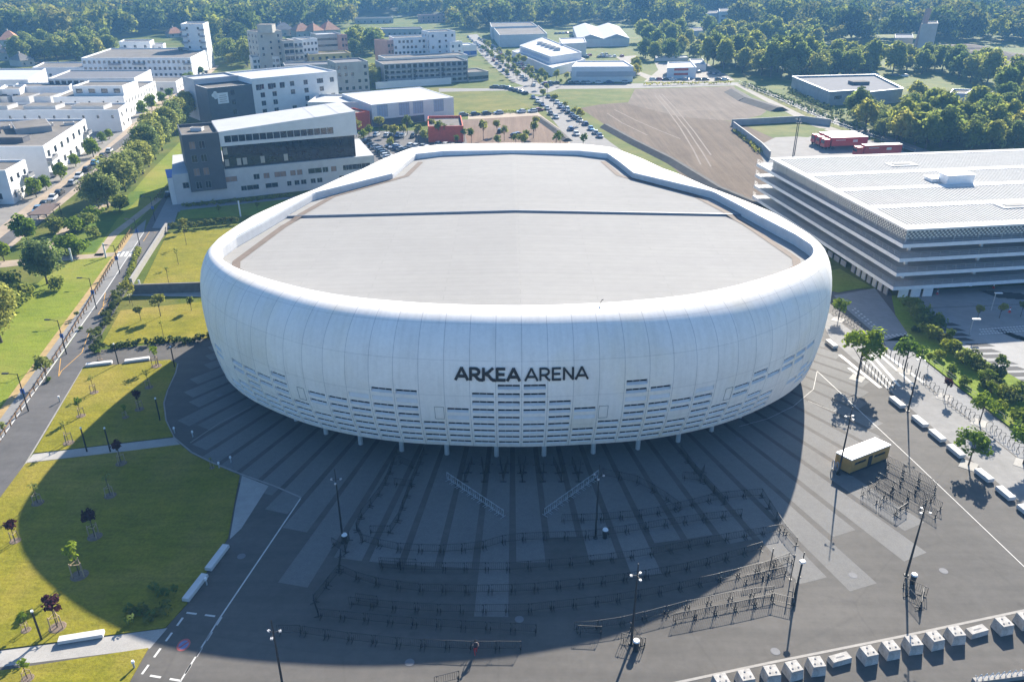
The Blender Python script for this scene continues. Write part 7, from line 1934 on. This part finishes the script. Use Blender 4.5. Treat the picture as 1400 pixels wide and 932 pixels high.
cars_line((786, 162), (800, 171), 3, 'on the right side of the diagonal street, below the middle', 'cars on the diagonal street', seq=['blue', 'silver', 'blue'])
cars_line((808, 178), (820, 188), 3, 'on the right side of the diagonal street, near end', 'cars on the diagonal street', seq=['light blue', 'silver', 'blue'])
cars_line((729, 135), (748, 150), 4, 'on the left side of the diagonal street, far end', 'cars on the diagonal street', seq=['blue', 'white', 'blue', 'silver'])
cars_line((753, 157), (760, 162), 2, 'on the diagonal street beside the brown lot corner', 'cars on the diagonal street', seq=['black', 'silver'])
cars_line((780, 178), (788, 185), 2, 'in the bays left of the diagonal street', 'cars on the diagonal street', seq=['blue', 'white'])
cars_line((634, 158.5), (728, 153.5), 7, 'in the row above the brown lot', 'cars above the brown lot', seq=['grey', 'black', 'black', 'silver', None, 'white', 'white'])
car('red', G(737, 152), 0.4, 'dark red car at the corner above the brown lot', None, False)
car('black', G(684, 181), 1.4, 'black van-like car standing alone on the brown lot', None, False); car('black', G(705, 187), 0.5, 'black car on the brown lot, left of a pair', None, False); car('blue', G(709, 186), 0.5, 'dark blue car on the brown lot, right of a pair', None, False)
for k, (a, b, n) in enumerate((((520, 207), (532, 218), 5), ((534, 201), (556, 208), 5), ((500, 196), (515, 203), 4), ((555, 200), (585, 204), 5), ((515, 186), (565, 188), 8), ((600, 199), (640, 203), 5))):
    cars_line(a, b, n, ('below the first trees of the hall yard', 'in the middle of the hall yard', 'by the office end of the hall yard', 'by the low red annex', 'along the dark front of the white hall', 'before the low red annex front')[k], 'cars in the hall yard', False, across=True)
for k, (a, b, n) in enumerate((((648, 58), (735, 122), 24), ((655, 54), (745, 116), 26), ((662, 56), (752, 115), 22), ((640, 52), (700, 108), 16))):
    cars_line(a, b, n, ('on the left side', 'in the left inner row', 'on the right side', 'on the outer left side')[k] + ' of the street to the wood', 'cars on the street to the wood', False, p=0.8)
cars_line((675, 120.5), (690, 121), 4, 'at the crossroads bend, left', 'cars at the crossroads', seq=['black', 'black', 'grey', 'black'])
cars_line((695, 122), (718, 129), 5, 'at the crossroads bend, right', 'cars at the crossroads', seq=['grey', 'black', 'black', 'grey', 'black'])
cars_line((745, 115.5), (870, 113.5), 18, 'along the road before the white box hall', 'cars before the white box hall', p=0.7)
cars_line((760, 47), (785, 46), 6, 'behind the beige halls, upper row', 'cars behind the beige halls', across=True); cars_line((775, 58), (786, 50), 5, 'beside the gabled warehouse', 'cars behind the beige halls', across=True)
cars_line((792, 80), (850, 78), 12, 'in the yard behind the white box hall', 'cars in the factory yard', across=True, p=0.8); cars_line((795, 77), (845, 75), 10, 'in the upper yard behind the white box hall', 'cars in the factory yard', across=True, p=0.8)
cars_line((884, 110), (1000, 110), 14, 'before the small shop', 'cars at the shops', p=0.7); cars_line((955, 100), (985, 103), 5, 'in the yard right of the small shop', 'cars at the shops', across=True)
cars_line((1245, 135), (1262, 138), 3, 'under the trees behind the grey warehouse', 'cars under the right hand trees', seq=['white', 'silver', 'white']); cars_line((1283, 144), (1296, 149), 4, 'in the clearing of the right hand trees', 'cars under the right hand trees', seq=['white', 'silver', 'white', 'light blue'], across=True)
cars_line((1170, 101), (1250, 106), 7, 'behind the grey warehouse', 'cars behind the grey warehouse', p=0.7)
cars_line((18, 86), (60, 88), 6, 'at the meadow edge by the houses', 'cars by the upper left houses', p=0.9)
cars_line((242, 250), (225, 278), 4, 'in the shade beside the grey office', 'cars beside the grey office', True, seq=['silver', 'white', 'black', None])
# red articulated trucks
M['truckred'] = paint('red truck paint', (0.42, 0.025, 0.03)); M['tarp'] = mat('cream truck roof', (0.62, 0.60, 0.55), 0.6, 0.06, 0.5)
def truck(loc, rz, label):
    t = thing('truck', label, 'truck', loc, rz, 'red articulated trucks in the yard')
    mb = MB(); mb.box((1.2, 0, 1.15), (13.2, 2.5, 2.75)); tr = mb.build('trailer', M['truckred'], t, local=True)
    mb = MB(); mb.box((1.2, 0, 3.905), (13.25, 2.55, 0.1)); mb.build('trailer_roof', M['tarp'], tr, local=True)
    mb = MB(); mb.box((3.2, -1.26, 2.3), (1.7, 0.03, 0.8)); mb.box((-2.2, -1.26, 3.0), (3.6, 0.03, 0.22)); mb.build('trailer_marking', M['tarp'], tr, local=True)
    mb = MB(); mb.box((-7.0, 0, 0.9), (2.2, 2.45, 2.6), tx=0.86, ty=0.96); cb = mb.build('cab', M['truckred'], t, local=True)
    mb = MB(); mb.box((-8.02, 0, 2.0), (0.14, 2.2, 0.95)); mb.build('windscreen', M['carglass'], cb, local=True)
    mb = MB(); mb.box((0, 0, 0.85), (15.2, 1.0, 0.3)); mb.build('chassis', M['metal_dark'], t, local=True)
    for x in (-7.2, -4.6, 4.4, 5.6, 6.8):
        for y in (-1.0, 1.0):
            mb = MB(); mb.tube((x, y - .2, .5), (x, y + .2, .5), .5, n=12); mb.build('wheel', M['tyre'], t, local=True)
ta = ang((1130, 203), (1183, 201))
for (u, v), l in (((1139, 196.5), 'red articulated truck, rearmost of three side by side'), ((1146, 199.5), 'red articulated truck, middle of three side by side'), ((1153, 203), 'red articulated truck, nearest of three side by side'), ((1198, 214), 'red articulated truck standing apart behind the car park roof')): truck(G(u, v), ta, l)

# ---- trees that stand in groups
rt = random.Random(17)
def inpoly(p, P):
    c = False; n = len(P); j = n - 1
    for i in range(n):
        if (P[i][1] > p[1]) != (P[j][1] > p[1]) and p[0] < (P[j][0] - P[i][0]) * (p[1] - P[i][1]) / (P[j][1] - P[i][1]) + P[i][0]: c = not c
        j = i
    return c
NTREE = 0
def grove(poly, n, kinds, label, group, smin=0.8, smax=1.15, mind=5.0, sizes=None):
    global NTREE
    P = [tuple(p[:2]) for p in Gs(poly)]; xs = [p[0] for p in P]; ys = [p[1] for p in P]; got = []; tries = 0
    while len(got) < n and tries < n * 80:
        tries += 1; p = (rt.uniform(min(xs), max(xs)), rt.uniform(min(ys), max(ys)))
        if not inpoly(p, P) or any(math.dist(p, q) < mind for q in got): continue
        got.append(p); k = rt.choice(kinds)
        tree(k, (p[0], p[1], 0), label % {'broad_tree': 'dark round', 'ash_tree': 'pale green', 'poplar_tree': 'tall dark', 'young_tree': 'slim young', 'big_bush': 'bushy', 'willow_tree': 'grey green', 'small_tree': 'yellow green', 'shrub': 'low'}[k], group, rt.uniform(smin, smax), cat='bush' if k in ('big_bush', 'shrub') else 'tree'); NTREE += 1
BT = ('broad_tree', 'ash_tree', 'broad_tree', 'willow_tree')
grove([(1172, 160), (1240, 172), (1330, 180), (1400, 185), (1460, 200), (1400, 210), (1262, 207), (1215, 196), (1168, 172)], 44, BT, '%s tree in the belt between the car park roof and the grey warehouse', 'trees behind the car park roof', 0.75, 1.0, 6.0)
grove([(1240, 140), (1290, 152), (1400, 152), (1480, 165), (1400, 178), (1330, 176), (1240, 160)], 18, BT, '%s tree around the clearing right of the grey warehouse', 'trees around the clearing', 0.7, 0.95, 7.0)
grove([(1345, 118), (1400, 118), (1480, 130), (1480, 150), (1372, 146), (1350, 130)], 11, ('poplar_tree', 'broad_tree'), '%s tree in the big clump at the right edge', 'trees of the right edge clump', 0.75, 0.95, 8.0)
grove([(955, 92), (1010, 100), (1060, 108), (1090, 112), (1140, 107), (1190, 103), (1190, 96), (1080, 90), (1000, 84)], 48, ('poplar_tree', 'broad_tree', 'ash_tree', 'poplar_tree'), '%s tree in the high belt left of the grey warehouse roof', 'trees of the high belt', 0.85, 1.15, 8.0)
grove([(1180, 100), (1330, 102), (1310, 92), (1190, 90)], 20, BT, '%s tree in the row between grey warehouse and concrete works', 'trees before the concrete works', 0.8, 1.1, 9.0)
grove([(1300, 112), (1350, 118), (1345, 100), (1300, 100)], 8, ('ash_tree', 'broad_tree'), '%s tree in the group before the gravel heaps', 'trees before the gravel heaps', 0.9, 1.15, 8.0)
grove([(878, 84), (950, 84), (970, 78), (910, 72), (880, 76)], 12, ('ash_tree', 'broad_tree', 'willow_tree'), '%s tree on the slope above the small shop', 'trees above the small shop', 0.7, 1.0, 9.0)
grove([(870, 68), (900, 70), (1000, 66), (1120, 70), (1120, 55), (1000, 50), (880, 52)], 40, BT, '%s tree in the wood edge band right of the gabled warehouse', 'trees of the right wood edge', 0.9, 1.2, 11.0)
grove([(860, 112), (880, 100), (868, 92), (862, 98)], 8, ('young_tree', 'ash_tree'), '%s tree beside the lane to the small shop', 'trees of the lane', 0.5, 0.8, 5.0)
grove([(690, 108), (720, 106), (778, 114), (776, 118), (740, 118), (705, 112)], 12, ('young_tree', 'young_tree', 'small_tree'), '%s tree at the foot of the long white factory', 'trees at the factory foot', 0.8, 1.4, 5.0)
grove([(480, 185), (520, 182), (640, 186), (640, 200), (520, 210), (490, 200)], 17, ('young_tree', 'young_tree', 'small_tree'), '%s tree in the yard before the white hall', 'trees of the hall yard', 0.95, 1.5, 7.0)
grove([(640, 198), (650, 190), (770, 196), (812, 204), (800, 212), (650, 208)], 9, ('young_tree', 'small_tree'), '%s tree along the near edge of the brown lot', 'trees of the brown lot', 0.95, 1.35, 8.0)
grove([(658, 185), (740, 178), (760, 190), (660, 192)], 5, ('young_tree',), '%s tree standing on the brown lot', 'trees of the brown lot', 1.1, 1.4, 9.0)
grove([(725, 120), (750, 124), (800, 175), (790, 178), (740, 140)], 7, ('young_tree', 'young_tree'), '%s tree along the diagonal street', 'trees of the diagonal street', 0.9, 1.3, 12.0)
grove([(655, 72), (700, 105), (745, 112), (740, 106), (690, 82), (660, 62)], 26, ('young_tree', 'young_tree', 'small_tree'), '%s tree in the verge of the street to the wood', 'trees of the street to the wood', 0.9, 1.6, 6.0)
grove([(506, 110), (522, 110), (524, 118), (508, 120)], 5, ('ash_tree',), '%s tree between the grey flats and the long grey flats', 'trees between the flats', 0.6, 0.9, 4.0)
grove([(476, 80), (525, 76), (520, 60), (480, 62)], 14, BT, '%s tree right of the striped block', 'trees right of the striped block', 0.8, 1.1, 8.0)
grove([(298, 90), (345, 92), (350, 78), (300, 76)], 12, BT, '%s tree between the white tower and the beige twin tower', 'trees right of the white tower', 0.8, 1.1, 8.0)
grove([(10, 88), (70, 86), (120, 84), (160, 76), (130, 66), (60, 72)], 30, ('poplar_tree', 'broad_tree', 'ash_tree', 'broad_tree'), '%s tree at the upper left meadow edge', 'trees of the upper left meadow', 0.8, 1.1, 8.0)
hedge([(1016, 116), (1060, 133), (1130, 162), (1205, 190)], 4.0, 1.8, 'long rough hedge below the grey warehouse', 'leaf_hedge', 0.42, 10)
hedge([(1075, 125), (1110, 142), (1160, 162)], 5.0, 2.2, 'bushy strip under the long wall of the grey warehouse', 'leaf_hedge', 0.45, 10)
hedge([(640, 158), (690, 155), (735, 151)], 2.5, 1.2, 'rough green strip behind the cars above the brown lot', 'leaf_broad', 0.35, 10)
hedge([(880, 117), (940, 116), (1000, 115)], 2.0, 1.6, 'scrub line along the far edge of the bare field', 'leaf_light', 0.4, 8)
hedge([(1005, 180), (1025, 195), (1040, 210)], 2.5, 1.2, 'green weeds along the panel wall of the bare field', 'leaf_light', 0.35, 10)
hedge([(640, 203), (720, 202), (775, 199)], 2.0, 1.0, 'dry weeds along the near edge of the brown lot', 'leaf_light', 0.3, 8)
sheet('yard_grass', [(1060, 185), (1050, 172), (1130, 176), (1105, 188)], M['meadow'], 6)

# ---- wooded hills behind everything
def hill_z(x, y):
    f = 905 + 40 * math.sin(x * 0.004) + (35 if x < -150 else 0)
    if x < -60: wdt = 420
    elif x < 120: wdt = 420 - (x + 60) / 180 * 310
    else: wdt = 110
    t = min(1, max(0, (y - f) / wdt)); return (78 if x > -60 else 60) * t * t * (3 - 2 * t) - 0.5
NX, NY = 90, 60
mb = MB(); vsx = []; fs = []
for j in range(NY + 1):
    y = 860 + (j / NY) ** 2 * 2200
    for i in range(NX + 1):
        x = -2200 + 4400 * i / NX; vsx.append((x, y, hill_z(x, y)))
for j in range(NY):
    for i in range(NX): k = j * (NX + 1) + i; fs.append((k, k + 1, k + NX + 2, k + NX + 1))
mb.add(vsx, fs); M['forestfloor'] = mat('wooded ground', (0.035, 0.05, 0.018), 0.95, 0.2, 0.05); struct('hills', mb, M['forestfloor'], smooth=True)
EDGE = [(-200, 78), (0, 66), (90, 62), (130, 60), (180, 52), (250, 44), (300, 66), (345, 60), (352, 46), (480, 38), (500, 30), (560, 30), (570, 34), (640, 44), (690, 40), (740, 36), (780, 40), (790, 34), (850, 32), (900, 40), (1000, 34), (1010, 46), (1100, 46), (1130, 62), (1400, 62), (1700, 62)]
EXC = [(1152, 1252, 34, 49), (1215, 1402, 26, 36), (1190, 1282, 56, 80), (1275, 1400, 60, 95), (952, 1008, 24, 36), (480, 545, 22, 36), (520, 615, 24, 54), (912, 966, 42, 56)]
def edge(u): return float(np.interp(u, [e[0] for e in EDGE], [e[1] for e in EDGE]))
fr_ = np.random.default_rng(4)
protos = []
for k in range(7):
    rr = np.random.default_rng(100 + k); nc = 18
    cl_ = clump_set(rr, nc, 0, 7.8, 4.8, 5.4, 1.9, 3.2); cl_ = [(x, y, max(z, 2.5), r) for x, y, z, r in cl_]
    V, Q = leaf_cloud(rr, cl_, 14, 1.15, 0.4, 0.7); protos.append(V)
pts = []
y = 470.0
while y < 1330:
    stp = 10.5 + (y - 470) * 0.006
    hw = 0.72 * y + 40
    x = -hw
    while x < hw:
        px, py = x + fr_.uniform(-.45, .45) * stp, y + fr_.uniform(-.45, .45) * stp
        z = max(0.0, hill_z(px, py)) if py > 860 else 0.0
        u, v = proj((px, py, 0.0))
        if v < edge(u) and not any(a <= u <= b and c <= v <= d for a, b, c, d in EXC): pts.append((px, py, z - 0.3, fr_.choice([0.85, 1.05, 1.2, 1.35, 1.6]) * fr_.uniform(0.9, 1.15), fr_.uniform(0, 6.28), fr_.integers(7)))
        x += stp
    y += stp
VV = []
for px, py, z, s, a, k in pts:
    V = protos[int(k)] * s; ca, sa = math.cos(a), math.sin(a)
    W_ = np.empty_like(V); W_[:, 0] = V[:, 0] * ca - V[:, 1] * sa + px; W_[:, 1] = V[:, 0] * sa + V[:, 1] * ca + py; W_[:, 2] = V[:, 2] * s ** 0.2 + z
    VV.append(W_)
VV = np.concatenate(VV)
WOODS = [('dark oak leaves', (0.030, 0.058, 0.016), (0.095, 0.135, 0.038)), ('fresh lime leaves', (0.075, 0.11, 0.02), (0.18, 0.21, 0.05)), ('olive wood leaves', (0.038, 0.062, 0.015), (0.115, 0.13, 0.045)), ('blue green pine', (0.015, 0.034, 0.016), (0.042, 0.07, 0.034)), ('pale poplar leaves', (0.08, 0.10, 0.03), (0.18, 0.19, 0.075))]
fm_ = [leaf_mat(n, a, b_, 0.35) for n, a, b_ in WOODS]
me = np_mesh('forest', VV, np.arange(len(VV)).reshape(-1, 4), fm_[0])
for q in fm_[1:]: me.materials.append(q)
mi = np.concatenate([np.full(len(protos[int(k)]) // 4, fr_.choice(5, p=[.38, .17, .24, .11, .10]), dtype=np.int32) for (_, _, _, _, _, k) in pts])
me.polygons.foreach_set('material_index', mi); me.update()
o = bpy.data.objects.new('forest', me); COL.objects.link(o)
tag(o, 'dense mixed wood covering the hills behind the town', 'forest', None, 'stuff')
print('forest trees', len(pts), 'quads', len(VV) // 4, 'grove trees', NTREE)

# ---- air between here and the hills
HAZE = True
if HAZE:
    m = bpy.data.materials.new('summer haze'); m.use_nodes = True; nt = m.node_tree; nt.nodes.clear()
    out = nt.nodes.new('ShaderNodeOutputMaterial'); pv = nt.nodes.new('ShaderNodeVolumePrincipled')
    pv.inputs['Color'].default_value = (0.24, 0.56, 1.0, 1); pv.inputs['Density'].default_value = 0.00024; pv.inputs['Anisotropy'].default_value = 0.0
    nt.links.new(pv.outputs[0], out.inputs['Volume'])
    mb = MB(); mb.box((0, 1500, -1.6), (8200, 6400, 141.6)); o = mb.build('haze', m); tag(o, 'thin blue summer haze over the town', 'haze', None, 'stuff')

grove([(1110, 100), (1185, 98), (1185, 88), (1110, 86)], 12, BT, '%s tree behind the roof of the grey warehouse', 'trees behind the grey warehouse', 0.8, 1.1, 9.0)
for (u, v), vt, l in (((122, 210), 192, 'light green tree at the back corner of the big white flats'), ((140, 196), 180, 'light green tree before the low white wing, left'), ((150, 190), 176, 'light green tree before the low white wing, right'), ((222, 142), 124, 'light green tree at the end of the penthouse flats'), ((232, 134), 118, 'light green tree at the street bend'), ((262, 112), 98, 'light green tree at the long slab corner'), ((104, 228), 208, 'light green tree before the big white flats, middle'), ((64, 260), 240, 'light green tree between small and big white flats')):
    tpx('ash_tree', (u, v), vt, l, 'street trees of the white estate', matname='leaf_plane')
